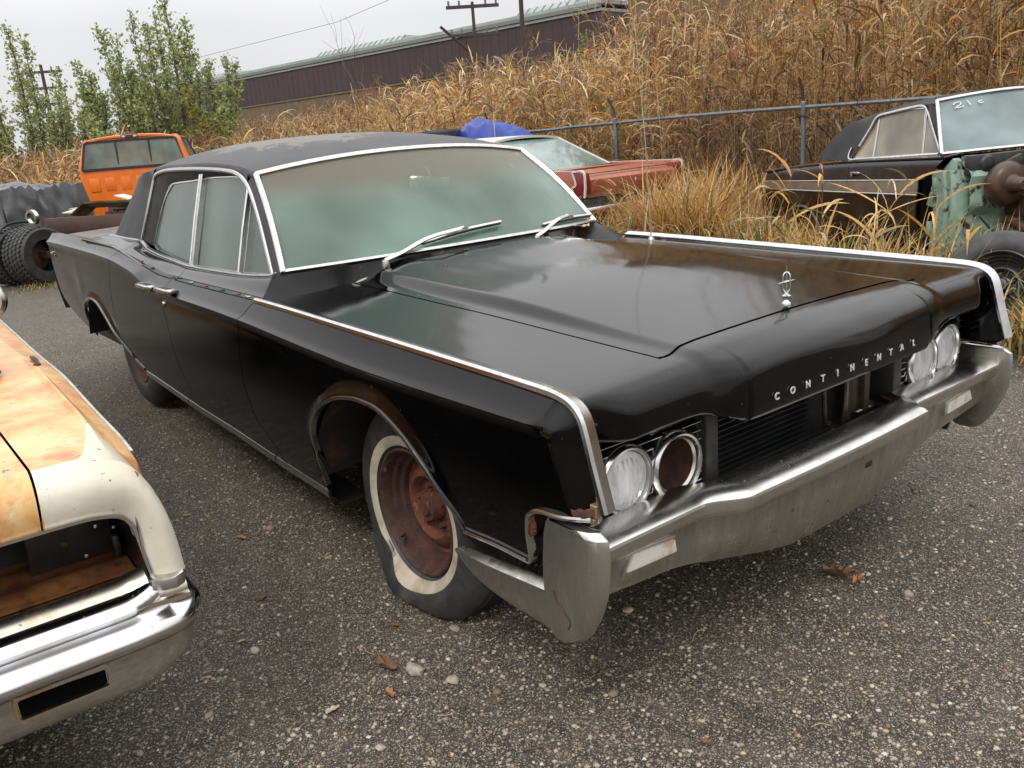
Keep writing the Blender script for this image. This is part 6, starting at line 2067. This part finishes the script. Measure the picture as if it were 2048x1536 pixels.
# loose stones lying on the sheet
ph = (1 + 5**.5) / 2
ICO = np.array([(-1, ph, 0), (1, ph, 0), (-1, -ph, 0), (1, -ph, 0), (0, -1, ph), (0, 1, ph), (0, -1, -ph), (0, 1, -ph), (ph, 0, -1), (ph, 0, 1), (-ph, 0, -1), (-ph, 0, 1)]) / 1.9
ICF = np.array([(0, 11, 5), (0, 5, 1), (0, 1, 7), (0, 7, 10), (0, 10, 11), (1, 5, 9), (5, 11, 4), (11, 10, 2), (10, 7, 6), (7, 1, 8), (3, 9, 4), (3, 4, 2), (3, 2, 6), (3, 6, 8), (3, 8, 9), (4, 9, 5), (2, 4, 11), (6, 2, 10), (8, 6, 7), (9, 8, 1)])
def stones(name, n, rmin, rmax, reach, seed, bright):
    r = np.random.default_rng(seed)
    d = .55 + reach * r.random(n)**1.25
    an = r.uniform(R(95), R(190), n)
    x = 2.18 + d * np.cos(an) + r.normal(0, .1, n)
    y = -2.10 + d * np.sin(an) + r.normal(0, .1, n)
    s = rmin + (rmax - rmin) * r.random(n)**3
    V = ICO[None] * (1 + r.uniform(-.28, .28, (n, 12, 1)))
    V = V * (s[:, None, None] * np.stack([1 + .5 * r.random(n), np.ones(n), .45 + .35 * r.random(n)], 1)[:, None, :])
    th = r.uniform(0, 6.28, n)
    c, s_ = np.cos(th)[:, None], np.sin(th)[:, None]
    V = np.stack([V[..., 0] * c - V[..., 1] * s_, V[..., 0] * s_ + V[..., 1] * c, V[..., 2]], -1)
    V += np.stack([x, y, gz(x, y) + s * .15], 1)[:, None, :]
    F = (ICF[None] + 12 * np.arange(n)[:, None, None]).reshape(-1, 3)
    pal = np.array([(.26, .225, .175), (.13, .11, .085), (.37, .32, .25), (.46, .41, .33), (.20, .145, .095), (.055, .045, .036), (.40, .31, .19)])
    c_ = pal[r.choice(7, n, p=bright)] * r.uniform(.7, 1.2, (n, 1))
    col = np.repeat(c_, 12, 0)
    o = mo(name, V.reshape(-1, 3), F, mat(name + '_stone', (.2, .19, .17), .7, attr=True, c2=(.10, .09, .08), nscale=120, nlo=.5, nhi=.7), None, smooth=False, col=col)
    return o
o = stones('gravel', 100000, .0020, .0070, 8.5, 3, [.26, .18, .19, .10, .12, .09, .06])
tag(o, 'small loose gravel scattered over the dark wet yard', 'gravel', kind='stuff')
o = stones('pebbles', 200, .008, .019, 6.0, 5, [.22, .18, .2, .14, .10, .06, .10])
tag(o, 'larger pale pebbles lying in the gravel of the yard', 'pebbles', kind='stuff')
# named stones in front of the whitewall tyre
for k, (x, y, s, lb) in enumerate([(.31, -1.10, .026, 'flat pale stone in front of the flat whitewall tyre'), (.42, -1.045, .017, 'small cream stone beside the flat pale stone near the bumper corner'), (1.02, -1.22, .016, 'pale round pebble in the middle of the foreground gravel'), (.52, -1.33, .012, 'small grey stone left of the foreground pebbles'), (1.34, -1.02, .018, 'grey stone with a dry stem behind it in the right foreground')]):
    V = ICO * (1 + rng.uniform(-.2, .2, (12, 1))) * np.array([1.3, 1, .6]) * s
    me_ = mo('stone', V + [x, y, float(gz(x, y)) + s * .3], ICF, mat('pale_stone', (.36, .32, .25), .75, c2=(.22, .19, .15), nscale=60, bump=.5, bscale=150), None, smooth=True, ang=60)
    tag(me_, lb, 'stone')

# dead leaves, straws and twigs, one object each
def leaf(x, y, s, mt, label, group=None, curl=.3, th=None):
    n = 16
    th = rng.random() * 6.28 if th is None else th
    an = np.linspace(0, 2 * math.pi, n, endpoint=False)
    rr = s * (.55 + .45 * np.abs(np.cos(an))) * (1 + .22 * np.sin(an * 5 + rng.random() * 6) * (rng.random() * .8 + .3))
    px, py = rr * np.cos(an), rr * np.sin(an) * .72
    z = curl * s * (.3 + rng.random(n) * .8) 
    z0 = float(gz(x, y)) + .004
    c, s_ = math.cos(th), math.sin(th)
    top = [(x, y, z0 + .001)] + [(x + a * c - b_ * s_, y + a * s_ + b_ * c, z0 + h) for a, b_, h in zip(px, py, z)]
    bot = [(a, b_, h - .0012) for a, b_, h in top]
    F = [(0, i + 1, (i + 1) % n + 1) for i in range(n)] + [(n + 1, n + 2 + (i + 1) % n, n + 2 + i) for i in range(n)] + [(i + 1, n + 2 + i, n + 2 + (i + 1) % n, (i + 1) % n + 1) for i in range(n)]
    o = mo('fallen_leaf', top + bot, F, mt, None, smooth=False)
    return tag(o, label, 'leaf', group)
M['leafbrown'] = mat('brown_leaf', (.15, .075, .03), .65, c2=(.10, .045, .02), nscale=40)
M['leaforange'] = mat('orange_leaf', (.30, .13, .045), .6, c2=(.28, .12, .04), nscale=40)
M['leafgreen'] = mat('yellow_green_leaf', (.30, .27, .08), .6, c2=(.2, .2, .06), nscale=40)
M['straw'] = mat('dry_straw', (.42, .33, .17), .7, c2=(.3, .22, .1), nscale=20)
M['twig'] = mat('dark_twig', (.10, .065, .04), .8)
leaf(.835, .145, .050, M['leafbrown'], 'large brown crumpled leaf on the gravel below the bumper skirt', curl=.7, th=.4)
leaf(.895, .155, .024, M['leaforange'], 'orange torn leaf end touching the large brown leaf', curl=.8)
leaf(.235, -1.145, .040, M['leafbrown'], 'round tan leaf standing near the flat whitewall tyre', curl=.5)
leaf(.30, -1.35, .020, M['leafpale'], 'small pale leaf at the left of the foreground', curl=.3)
SP = [(.07, -1.02), (-.9, -1.12), (-1.3, -1.2), (1.5, .28), (1.55, .35), (1.2, -1.05), (1.35, -1.42), (.7, -1.48), (-.4, -1.25), (.35, -1.2), (1.72, -.5), (1.9, -.2), (1.05, -.75), (-1.9, -.9), (-2.5, -1.3), (-4.2, -1.4), (-3.6, -1.15), (.95, -1.5), (1.6, -.9), (-.2, -1.4)]
for k, (x, y) in enumerate(SP):
    leaf(x, y, .012 + .014 * rng.random(), [M['leafbrown'], M['leaforange'], M['leafgreen'], M['leafpale']][k % 4], 'small dead leaf lying loose on the gravel', 'small dead leaves on the gravel')
for k in range(26):
    d = .8 + 3.8 * rng.random()
    an = R(105) + R(70) * rng.random()
    x, y = 2.18 + d * math.cos(an), -2.10 + d * math.sin(an)
    th = rng.random() * 6.28
    l = .03 + .06 * rng.random()
    z = float(gz(x, y)) + .005
    tk = k % 4 == 3
    p = [(x, y, z), (x + l * .5 * math.cos(th), y + l * .5 * math.sin(th), z + .004), (x + l * math.cos(th + .3), y + l * math.sin(th + .3), z + .002)]
    o = B().tube(crv(p, 6), .0018 if tk else .0012, 5).build('twig' if tk else 'straw', M['twig'] if tk else M['straw'], None)
    tag(o, 'thin dark twig lying on the gravel' if tk else 'short dry straw lying on the gravel', 'twig' if tk else 'straw', 'dark twigs on the gravel' if tk else 'dry straws on the gravel')
for pts, lb in (([(1.36, -1.0), (1.44, -.93), (1.50, -.84), (1.60, -.80)], 'long curved dry stem behind the grey foreground stone'), ([(1.52, -.46), (1.60, -.36), (1.70, -.30)], 'thin straw in the right foreground gravel'), ([(1.25, .62), (1.34, .66), (1.45, .78)], 'thin dark stem on the gravel at the right edge')):
    o = B().tube(crv([(x, y, float(gz(x, y)) + .006) for x, y in pts], 14), .0022, 5).build('dry_stem', M['straw'], None)
    tag(o, lb, 'stem')

# ------------------------------------------------------------------ vegetation
PAL = dict(straw=(.58, .38, .15), gold=(.54, .29, .075), pale=(.68, .55, .33), brown=(.17, .095, .045), rust=(.14, .055, .035), green=(.10, .135, .045), olive=(.16, .15, .05), orange=(.40, .17, .045))
def ribbons(P, wdir, w, col):
    """P (n,k,3) centre lines, wdir (n,3), w (n,k), col (n,3) -> verts, quads, colours"""
    n, k = P.shape[:2]
    off = wdir[:, None, :] * w[..., None] * .5
    V = np.stack([P - off, P + off], 2).reshape(-1, 3)
    b_ = (np.arange(n) * k * 2)[:, None] + (np.arange(k - 1) * 2)[None]
    b_ = b_.ravel()
    F = np.stack([b_, b_ + 1, b_ + 3, b_ + 2], 1)
    return V, F, np.repeat(col, 2 * k, 0)
def join(parts):
    V, F, Cc, o = [], [], [], 0
    for v, f, c in parts:
        V.append(v)
        F.append(f + o)
        Cc.append(c)
        o += len(v)
    return np.vstack(V), np.vstack(F), np.vstack(Cc)
def pick(r, names, p, n, var=.25):
    a = np.array([PAL[k] for k in names])
    return a[r.choice(len(names), n, p=p)] * r.uniform(1 - var, 1 + var, (n, 1))
def reeds(xy, z0, h, seed, leaves=8, plume=.35, names=('straw', 'gold', 'pale', 'brown', 'orange', 'olive'), p=(.30, .20, .22, .14, .07, .07), lw=.020, ll=.38, lean=.11, stemw=.009, leafseg=4):
    r = np.random.default_rng(seed)
    n = len(xy)
    la = r.uniform(0, 6.28, n)
    lm = np.abs(r.normal(0, lean, n)) + .03
    t = np.linspace(0, 1, 5)
    base = np.concatenate([xy, np.full((n, 1), z0)], 1)
    dirv = np.stack([np.cos(la), np.sin(la)], 1)
    def pt(tt, idx=slice(None)):
        hh = h[idx][..., None] * tt if tt.ndim > 0 else h[idx] * tt
        return hh
    SP_ = np.zeros((n, 5, 3))
    for k, q_ in enumerate(t):
        SP_[:, k, :2] = xy + dirv * (lm * h * q_**1.8)[:, None]
        SP_[:, k, 2] = z0 + h * q_ * (1 - .25 * lm * q_)
    wa = r.uniform(0, 3.14, n)
    wd = np.stack([np.cos(wa), np.sin(wa), np.zeros(n)], 1)
    sc = pick(r, ('brown', 'straw', 'rust', 'pale'), (.35, .35, .15, .15), n)
    parts = [ribbons(SP_, wd, np.linspace(1, .5, 5)[None] * stemw * r.uniform(.7, 1.3, (n, 1)), sc)]
    # leaves
    m = n * leaves
    idx = np.repeat(np.arange(n), leaves)
    hf = r.uniform(.18, .98, m)
    st = np.zeros((m, 3))
    st[:, :2] = xy[idx] + dirv[idx] * (lm * h)[idx, None] * (hf**1.8)[:, None]
    st[:, 2] = z0 + h[idx] * hf * (1 - .25 * lm[idx] * hf)
    az = r.uniform(0, 6.28, m)
    L_ = ll * r.uniform(.5, 1.35, m)
    e0 = r.uniform(.55, 1.40, m)         # start elevation
    dr = r.uniform(.2, 2.6, m)          # how much it droops
    P = np.zeros((m, leafseg + 1, 3))
    P[:, 0] = st
    for k in range(leafseg):
        el = e0 - dr * ((k + .5) / leafseg)
        s_ = L_ / leafseg
        P[:, k + 1, 0] = P[:, k, 0] + s_ * np.cos(el) * np.cos(az)
        P[:, k + 1, 1] = P[:, k, 1] + s_ * np.cos(el) * np.sin(az)
        P[:, k + 1, 2] = P[:, k, 2] + s_ * np.sin(el)
    ta = az + 1.57 + r.normal(0, .5, m)
    tw = r.normal(0, .5, m)
    wd = np.stack([np.cos(ta) * np.cos(tw), np.sin(ta) * np.cos(tw), np.sin(tw)], 1)
    ws_ = np.interp(np.linspace(0, 1, leafseg + 1), [0, .3, .7, 1], [.5, 1, .8, .05])
    parts.append(ribbons(P, wd, ws_[None] * lw * r.uniform(.6, 1.3, (m, 1)), pick(r, names, p, m)))
    # plumes
    pi = np.where(r.random(n) < plume)[0]
    if len(pi):
        K = 16
        idx = np.repeat(pi, K)
        m = len(idx)
        st = SP_[idx, 4] + r.normal(0, .012, (m, 3)) - np.stack([0 * idx, 0 * idx, r.uniform(0, .18, m)], 1)
        az = la[idx] + r.normal(0, .8, m)
        P = np.zeros((m, 4, 3))
        P[:, 0] = st
        L_ = r.uniform(.07, .20, m)
        for k in range(3):
            el = 1.0 - 1.1 * k + r.normal(0, .25, m)
            P[:, k + 1] = P[:, k] + (L_ / 3)[:, None] * np.stack([np.cos(el) * np.cos(az), np.cos(el) * np.sin(az), np.sin(el)], 1)
        ta = r.uniform(0, 3.14, m)
        wd = np.stack([np.cos(ta), np.sin(ta), np.zeros(m)], 1)
        pc = np.array([(.26, .16, .10), (.34, .24, .15), (.20, .11, .08)])[r.choice(3, n)][idx] * r.uniform(.8, 1.2, (m, 1))
        parts.append(ribbons(P, wd, np.array([[.010, .012, .010, .003]]) * np.ones((m, 1)), pc))
    v, f, c = join(parts)
    # plants of one patch share a tone: darker rusty stands, paler bleached ones
    pf = vn(v[:, 0] * .55 + 11, v[:, 1] * .9 + 23) + .6 * vn(v[:, 0] * 1.9 + 5, v[:, 1] * 2.3 + 3)
    dk = np.clip(-pf * 2.4 - .05, 0, .75)[:, None]
    c = c * (1 + .35 * np.clip(pf, 0, 1)[:, None]) * (1 - dk) + dk * c * np.array([.50, .40, .40])
    return v, f, c
M['reed'] = mat('dry_reed_leaf', (.4, .3, .1), .62, attr=True, c2=(.12, .07, .03), nscale=40, nlo=.52, nhi=.75, spec=.3)
# dry leaves let some light through
def translucent(m, amt=.35):
    t = m.node_tree
    b = t.nodes['Principled BSDF']
    src = b.inputs['Base Color'].links[0].from_socket
    tr = t.nodes.new('ShaderNodeBsdfTranslucent')
    mx_ = t.nodes.new('ShaderNodeMixShader')
    mx_.inputs[0].default_value = amt
    t.links.new(src, tr.inputs[0])
    t.links.new(b.outputs[0], mx_.inputs[1])
    t.links.new(tr.outputs[0], mx_.inputs[2])
    t.links.new(mx_.outputs[0], t.nodes['Material Output'].inputs[0])
translucent(M['reed'])
def scatter(r, n, x0, x1, y0, y1, clump=.5):
    k = max(4, n // 25)
    cx = np.stack([r.uniform(x0, x1, k), r.uniform(y0, y1, k)], 1)
    a = cx[r.integers(0, k, n)] + r.normal(0, .35, (n, 2))
    b_ = np.stack([r.uniform(x0, x1, n), r.uniform(y0, y1, n)], 1)
    return np.where(r.random((n, 1)) < clump, a, b_)
def hfield(xy, r, lo=2.1, hi=2.75):
    h = r.uniform(lo, hi, len(xy)) + .55 * vn(xy[:, 0] * .55 + 40, xy[:, 1] * .55 + 40)
    return h
r = np.random.default_rng(21)
# front belt behind the fence
xy = scatter(r, 2100, -13.5, 4.5, 7.25, 9.6)
xy[:, 1] = np.maximum(xy[:, 1], 7.12)
h = hfield(xy, r, 1.7, 2.75) + .9 * sstep(xy[:, 0], -7, -3) + .25 * sstep(xy[:, 1], 7.5, 9.5)
v, f, c = reeds(xy, -.02, h, 1, leaves=11, lw=.027, ll=.40, p=(.32, .19, .27, .11, .06, .05))
o = mo('reeds', v, f, M['reed'], None, smooth=False, col=c)
tag(o, 'tall golden dry reeds rising right behind the chain link fence', 'reeds', kind='stuff')
xy = scatter(r, 3300, -26, 7, 9.4, 14.5, .65)
h = hfield(xy, r, 2.1, 2.8) + 1.2 * sstep(xy[:, 0], -13, -9) + 1.3 * sstep(xy[:, 0], -9, -5)
v, f, c = reeds(xy, -.02, h, 2, leaves=10, ll=.42, lw=.024)
o = mo('reeds', v, f, M['reed'], None, smooth=False, col=c)
tag(o, 'deep bed of straw coloured reeds further behind the fence', 'reeds', kind='stuff')
xy = scatter(r, 2600, -44, -6, 14, 21)
h = hfield(xy, r, 2.5, 3.3) + .5 * sstep(xy[:, 0], -14, -8)
v, f, c = reeds(xy, -.02, h, 3, leaves=8, ll=.5, lw=.034, stemw=.014, names=('straw', 'gold', 'pale', 'brown', 'rust', 'olive'), p=(.22, .14, .08, .28, .14, .14))
o = mo('reeds', v, f, M['reed'], None, smooth=False, col=c)
tag(o, 'distant brownish reed bed below the long warehouse wall', 'reeds', kind='stuff')
# behind the pickup, lower and more plumed
xy = scatter(r, 2600, -27, -15.6, -7, 9)
h = hfield(xy, r, 1.25, 1.8) + .35 * sstep(-xy[:, 0], 17, 21)
v, f, c = reeds(xy, -.02, h, 4, leaves=9, ll=.45, lw=.026, plume=.5, lean=.35, stemw=.010)
o = mo('reeds', v, f, M['reed'], None, smooth=False, col=c)
tag(o, 'bent plumed reeds behind the orange pickup and grey tarp', 'reeds', kind='stuff')
# twiggy undergrowth
xy = scatter(r, 5200, -15, 5, 7.1, 10.5, .4)
h = r.uniform(.6, 1.9, len(xy))
v, f, c = reeds(xy, -.02, h, 5, leaves=5, plume=0, ll=.16, lw=.012, stemw=.009, lean=.3, names=('brown', 'rust', 'straw'), p=(.5, .3, .2))
o = mo('undergrowth', v, f, M['reed'], None, smooth=False, col=c)
tag(o, 'dark reddish brown undergrowth at the foot of the reeds', 'undergrowth', kind='stuff')
# grass tufts
def tufts(cent, n, hl, seed, names, p, spread=.12, lw=.011):
    r = np.random.default_rng(seed)
    idx = r.integers(0, len(cent), n)
    st = np.zeros((n, 3))
    st[:, :2] = np.array(cent)[idx] + r.normal(0, spread, (n, 2))
    L_ = hl * r.uniform(.4, 1.3, n)
    az = r.uniform(0, 6.28, n)
    e0 = r.uniform(1.0, 1.5, n)
    dr = r.uniform(.3, 2.0, n)
    k_ = 5
    P = np.zeros((n, k_ + 1, 3))
    P[:, 0] = st
    for k in range(k_):
        el = e0 - dr * ((k + .3) / k_)**1.3
        P[:, k + 1] = P[:, k] + (L_ / k_)[:, None] * np.stack([np.cos(el) * np.cos(az), np.cos(el) * np.sin(az), np.sin(el)], 1)
    ta = az + 1.57
    wd = np.stack([np.cos(ta), np.sin(ta), np.zeros(n)], 1)
    w = np.array([[.8, 1, .9, .7, .45, .05]]) * lw * r.uniform(.6, 1.3, (n, 1))
    return ribbons(P, wd, w, pick(r, names, p, n))
cent = np.array([(x, y) for x, y in zip(r.uniform(-7.5, 1.5, 120), r.uniform(4.6, 7.0, 120)) if not (-5.2 < x - 0 < .4 and y > 4.35 - (x + 1.067) * .5 - .1 and x > -4.2 and y < 6.6 - (x + 1.07) * .5) and not (x < -5.2 and 4.6 < y < 6.6)])
v, f, c = tufts(cent, 9000, .62, 31, ('gold', 'straw', 'green', 'olive', 'pale', 'orange'), (.27, .23, .16, .12, .12, .10))
o = mo('grass', v, f, M['reed'], None, smooth=False, col=c)
tag(o, 'long yellow and green grass in front of the fence around the parked cars', 'grass', kind='stuff')
cent = [(-5.0 + .25 * k + .1 * math.sin(k * 3), 4.3 + .15 * math.sin(k * 1.7) + .08 * k) for k in range(8)] + [(-3.6 + .28 * k, 5.1 - .16 * k) for k in range(12)] + [(-.3, 3.9), (-.5, 4.2), (-1.1, 4.2)]
v, f, c = tufts(cent, 3600, .60, 32, ('gold', 'straw', 'green', 'olive', 'pale'), (.28, .25, .20, .12, .15), spread=.14, lw=.012)
o = mo('grass', v, f, M['reed'], None, smooth=False, col=c)
tag(o, 'golden grass clumps along the side of the stripped coupe', 'grass', kind='stuff')
cent = [(-3.95, 4.75), (-3.8, 4.65), (-4.1, 4.9), (-3.65, 4.8), (-4.0, 5.1), (-4.75, 5.35), (-4.6, 5.6), (-4.7, 5.9), (-4.5, 6.1), (-4.8, 6.3), (-4.3, 5.9), (-4.9, 6.6), (-4.2, 6.4)]
v, f, c = tufts(cent, 2900, .93, 35, ('gold', 'straw', 'orange', 'olive', 'pale'), (.30, .26, .16, .12, .16), spread=.14, lw=.016)
o = mo('grass', v, f, M['reed'], None, smooth=False, col=c)
tag(o, 'tall orange-gold grass clump hiding the right end of the copper car', 'grass', kind='stuff')
cent = [(.30, 2.95), (.45, 3.1), (.15, 3.15), (.55, 3.3), (.7, 3.5), (.2, 3.4)]
v, f, c = tufts(cent, 700, .42, 33, ('green', 'straw', 'olive', 'gold', 'pale'), (.30, .24, .16, .14, .16), spread=.10, lw=.014)
o = mo('grass', v, f, M['reed'], None, smooth=False, col=c)
tag(o, 'green and straw grass tuft at the right edge beyond the far fender', 'grass', kind='stuff')
cent = [(-9.9, .1), (-9.7, .35), (-10.1, -.15), (-9.6, .6)]
v, f, c = tufts(cent, 500, .10, 34, ('olive', 'straw', 'green'), (.4, .3, .3), spread=.18, lw=.008)
o = mo('grass', v, f, M['reed'], None, smooth=False, col=c)
tag(o, 'short yellowish grass at the foot of the chunky dual tyres', 'grass', kind='stuff')
# single reed stems standing before the coupe and by the fence
def reed_plant(x, y, hh, seed, label, grp=None, leaves=9, ll=.40, lw=.024, names=('straw', 'gold', 'pale', 'orange', 'olive'), p=(.34, .24, .2, .12, .1), plume=0):
    v, f, c = reeds(np.array([[x, y]]), -.01, np.array([hh]), seed, leaves=leaves, plume=plume, ll=ll, lw=lw, names=names, p=p, lean=.22, stemw=.010, leafseg=6)
    o = mo('reed_stem', v, f, M['reed'], None, smooth=False, col=c)
    return tag(o, label, 'reed', grp)
k = 0
for x, y, hh in [(-1.35, 3.95, 1.05), (-1.6, 4.15, .8), (-1.15, 3.75, .9), (-1.9, 4.3, 1.15), (-.95, 3.7, .75), (-1.45, 3.6, .7), (-2.15, 4.35, .7), (-.75, 3.85, .8), (-1.75, 3.9, .65), (-2.5, 4.7, 1.2), (-2.75, 4.8, .95), (-3.1, 5.0, .8), (-.55, 3.75, .7), (-1.2, 4.0, .6), (-3.5, 5.0, 1.0), (-4.0, 5.0, .9), (-4.4, 4.9, 1.1), (-4.7, 4.7, .9)]:
    k += 1
    reed_plant(x, y, hh, 100 + k, 'dry reed stem with long straw leaves standing before the stripped coupe', 'reed stems in front of the stripped coupe', leaves=7)

# ------------------------------------------------------------------ trees and shrubs
M['bark'] = mat('grey_brown_bark', (.10, .085, .07), .85, c2=(.06, .05, .04), nscale=30)
M['foliage'] = mat('small_leaf_foliage', (.1, .12, .05), .55, attr=True, spec=.12)
translucent(M['foliage'], .45)
def tree(x, y, h, rad, label, seed, name='poplar_tree', n=5200, cols=((.27, .33, .13), (.38, .43, .22), (.21, .26, .09), (.46, .42, .13)), p=(.4, .28, .2, .12), ls=.094, leaders=8, low=.8, yellow=.3, cat='tree'):
    r = np.random.default_rng(seed)
    t = thing(name, label, cat, (x, y, 0))
    tb = B()
    tw = []
    tips = []
    for k in range(leaders):
        a = r.uniform(0, 6.28)
        rr = rad * math.sqrt(r.random()) * (.15 if k == 0 else 1)
        hh = h * (1 if k == 0 else r.uniform(.62, .98)) * (1 - .38 * (rr / rad)**1.5)
        px, py = rr * math.cos(a), rr * math.sin(a)
        pts = crv([(0, 0, 0), (px * .25, py * .25, h * .12), (px * .75, py * .75, hh * .45), (px, py, hh * .8), (px + r.normal(0, .08), py + r.normal(0, .08), hh)], 14)
        tb.tube(pts, np.linspace(.055, .008, 14), 5)
        for z in np.arange(low * .8, hh * .97, .16):
            i = np.interp(z, pts[:, 2], np.arange(14))
            q = np.array([np.interp(z, pts[:, 2], pts[:, c_]) for c_ in range(3)])
            for m_ in range(2):
                az = r.uniform(0, 6.28)
                el = r.uniform(.5, 1.1)
                L_ = r.uniform(.25, .85) * (1.05 - z / hh)**.5 * .80 + .10
                e = q + L_ * np.array([math.cos(az) * math.cos(el), math.sin(az) * math.cos(el), math.sin(el)])
                tw.append((q, e))
    for q, e in tw:
        tb.tube([q, (q + e) / 2 + [0, 0, -.02], e], [.010, .007, .003], 3, cap=False)
    tb.build('trunk', M['bark'], t, smooth=False, fix=False)
    idx = r.integers(0, len(tw), n)
    A = np.array([a for a, b_ in tw])
    Bq = np.array([b_ for a, b_ in tw])
    u = r.random(n)**.8
    P = A[idx] + (Bq[idx] - A[idx]) * u[:, None] + r.normal(0, .07, (n, 3))
    nrm = r.normal(0, 1, (n, 3))
    nrm /= np.linalg.norm(nrm, axis=1)[:, None]
    a1 = np.cross(nrm, r.normal(0, 1, (n, 3)))
    a1 /= np.linalg.norm(a1, axis=1)[:, None]
    a2 = np.cross(nrm, a1)
    s = ls * r.uniform(.6, 1.25, (n, 1))
    V = np.stack([P - a1 * s * .6, P + a2 * s * .42, P + a1 * s * .6, P - a2 * s * .42], 1)
    c = np.array(cols)[r.choice(len(cols), n, p=p)] * r.uniform(.7, 1.3, (n, 1))
    lowf = np.clip(1 - P[:, 2] / (h * .55), 0, 1)[:, None] * yellow
    c = c * (1 - lowf) + np.array([.24, .19, .05]) * lowf
    mo('crown', V.reshape(-1, 3), np.arange(4 * n).reshape(-1, 4), M['foliage'], t, smooth=False, col=np.repeat(c, 4, 0))
    return t
tree(-28.9, 3.7, 5.9, 2.6, 'leftmost pale green poplar clump at the picture edge behind the grey tarp', 1, leaders=30, n=16000)
tree(-27.6, 5.8, 5.6, 1.7, 'middle pale green poplar with a gap on its left, behind the pickup', 2, leaders=20, n=11500)
tree(-26.4, 7.4, 6.9, 2.15, 'tallest poplar of the three left trees, right behind the orange pickup', 3, leaders=27, n=15500)
tree(-25.4, 8.15, 4.3, 1.1, 'short poplar beside the tallest one, before the left end of the warehouse', 4, leaders=8, n=5500)
tree(-23.6, 6.9, 3.5, 1.0, 'yellowing shrub with dark stems at the foot of the tallest poplar', 5, name='shrub', n=2600, cols=((.22, .19, .05), (.30, .24, .06), (.14, .14, .045)), p=(.4, .3, .3), leaders=9, low=.6, cat='shrub')
tree(-24.6, 4.4, 2.6, 1.3, 'low green bush between the poplars and the grey tarp', 6, name='shrub', n=2600, leaders=8, low=.3, cat='shrub')
tree(-30.5, 2.2, 4.4, 1.6, 'dull green tree low at the far left edge behind the leftmost poplar', 7, leaders=16, n=7500)
YG = ((.22, .24, .06), (.30, .30, .08), (.15, .18, .05))
for k, (x, y, h) in enumerate([(-19.5, 15.2, 3.6), (-18.0, 16.9, 4.2), (-17.2, 18.3, 4.3), (-15.9, 18.9, 4.4), (-20.8, 14.8, 3.1)]):
    tree(x, y, h, .75, ['yellow green sapling left of the crossarm pole', 'yellow green sapling under the brace of the crossarm pole', 'yellow green sapling behind the bare leaning pole', 'rightmost yellow green sapling next to the tan building', 'small yellow green sapling furthest left above the reeds'][k], 20 + k, name='sapling', n=1100, cols=YG, p=(.4, .3, .3), leaders=5, low=1.6, yellow=0, ls=.075)
# bare saplings
def bare(x, y, h, seed, label):
    r = np.random.default_rng(seed)
    b = B()
    def br(p, d, L_, rad_, lev):
        n_ = 5
        pts = [p]
        for k in range(n_):
            d = d + r.normal(0, .10, 3) + np.array([0, 0, .06])
            d /= np.linalg.norm(d)
            pts.append(pts[-1] + d * L_ / n_)
        b.tube(pts, np.linspace(rad_, rad_ * .4, n_ + 1), 4, cap=False)
        if lev:
            for k in range(2, n_ + 1):
                for s_ in range(2 if lev > 1 else 1):
                    a = r.uniform(0, 6.28)
                    nd = d * .75 + .62 * np.array([math.cos(a), math.sin(a), .35])
                    br(pts[k], nd / np.linalg.norm(nd), L_ * r.uniform(.35, .6), rad_ * .45, lev - 1)
    br(np.array([0, 0, 0.]), np.array([0, 0, 1.]), h * .72, .022, 2)
    t = thing('bare_sapling', label, 'sapling', (x, y, 0))
    b.build('branches', M['bark'], t, smooth=False, fix=False)
bare(-19.3, 9.9, 4.2, 5, 'leafless sapling standing against the sky left of the warehouse roof monitor')
bare(-20.2, 11.6, 3.2, 6, 'smaller leafless sapling in the reeds below the warehouse wall')
# individual tall plumed reeds sticking out
for k, (x, y, hh, lb) in enumerate([(-9.4, 8.6, 3.3, 'single tall plumed reed rising against the sky above the blue tarp'), (-8.6, 7.6, 2.35, 'leafy reed cluster head left of the blue tarp'), (-6.9, 7.3, 2.9, 'tall leafy reed beside the left fence post'), (-12.3, 9.0, 2.6, 'plumed reed standing above the roof of the black sedan')]):
    reed_plant(x, y, hh, 300 + k, lb, leaves=12, plume=1, ll=.45, lw=.03)
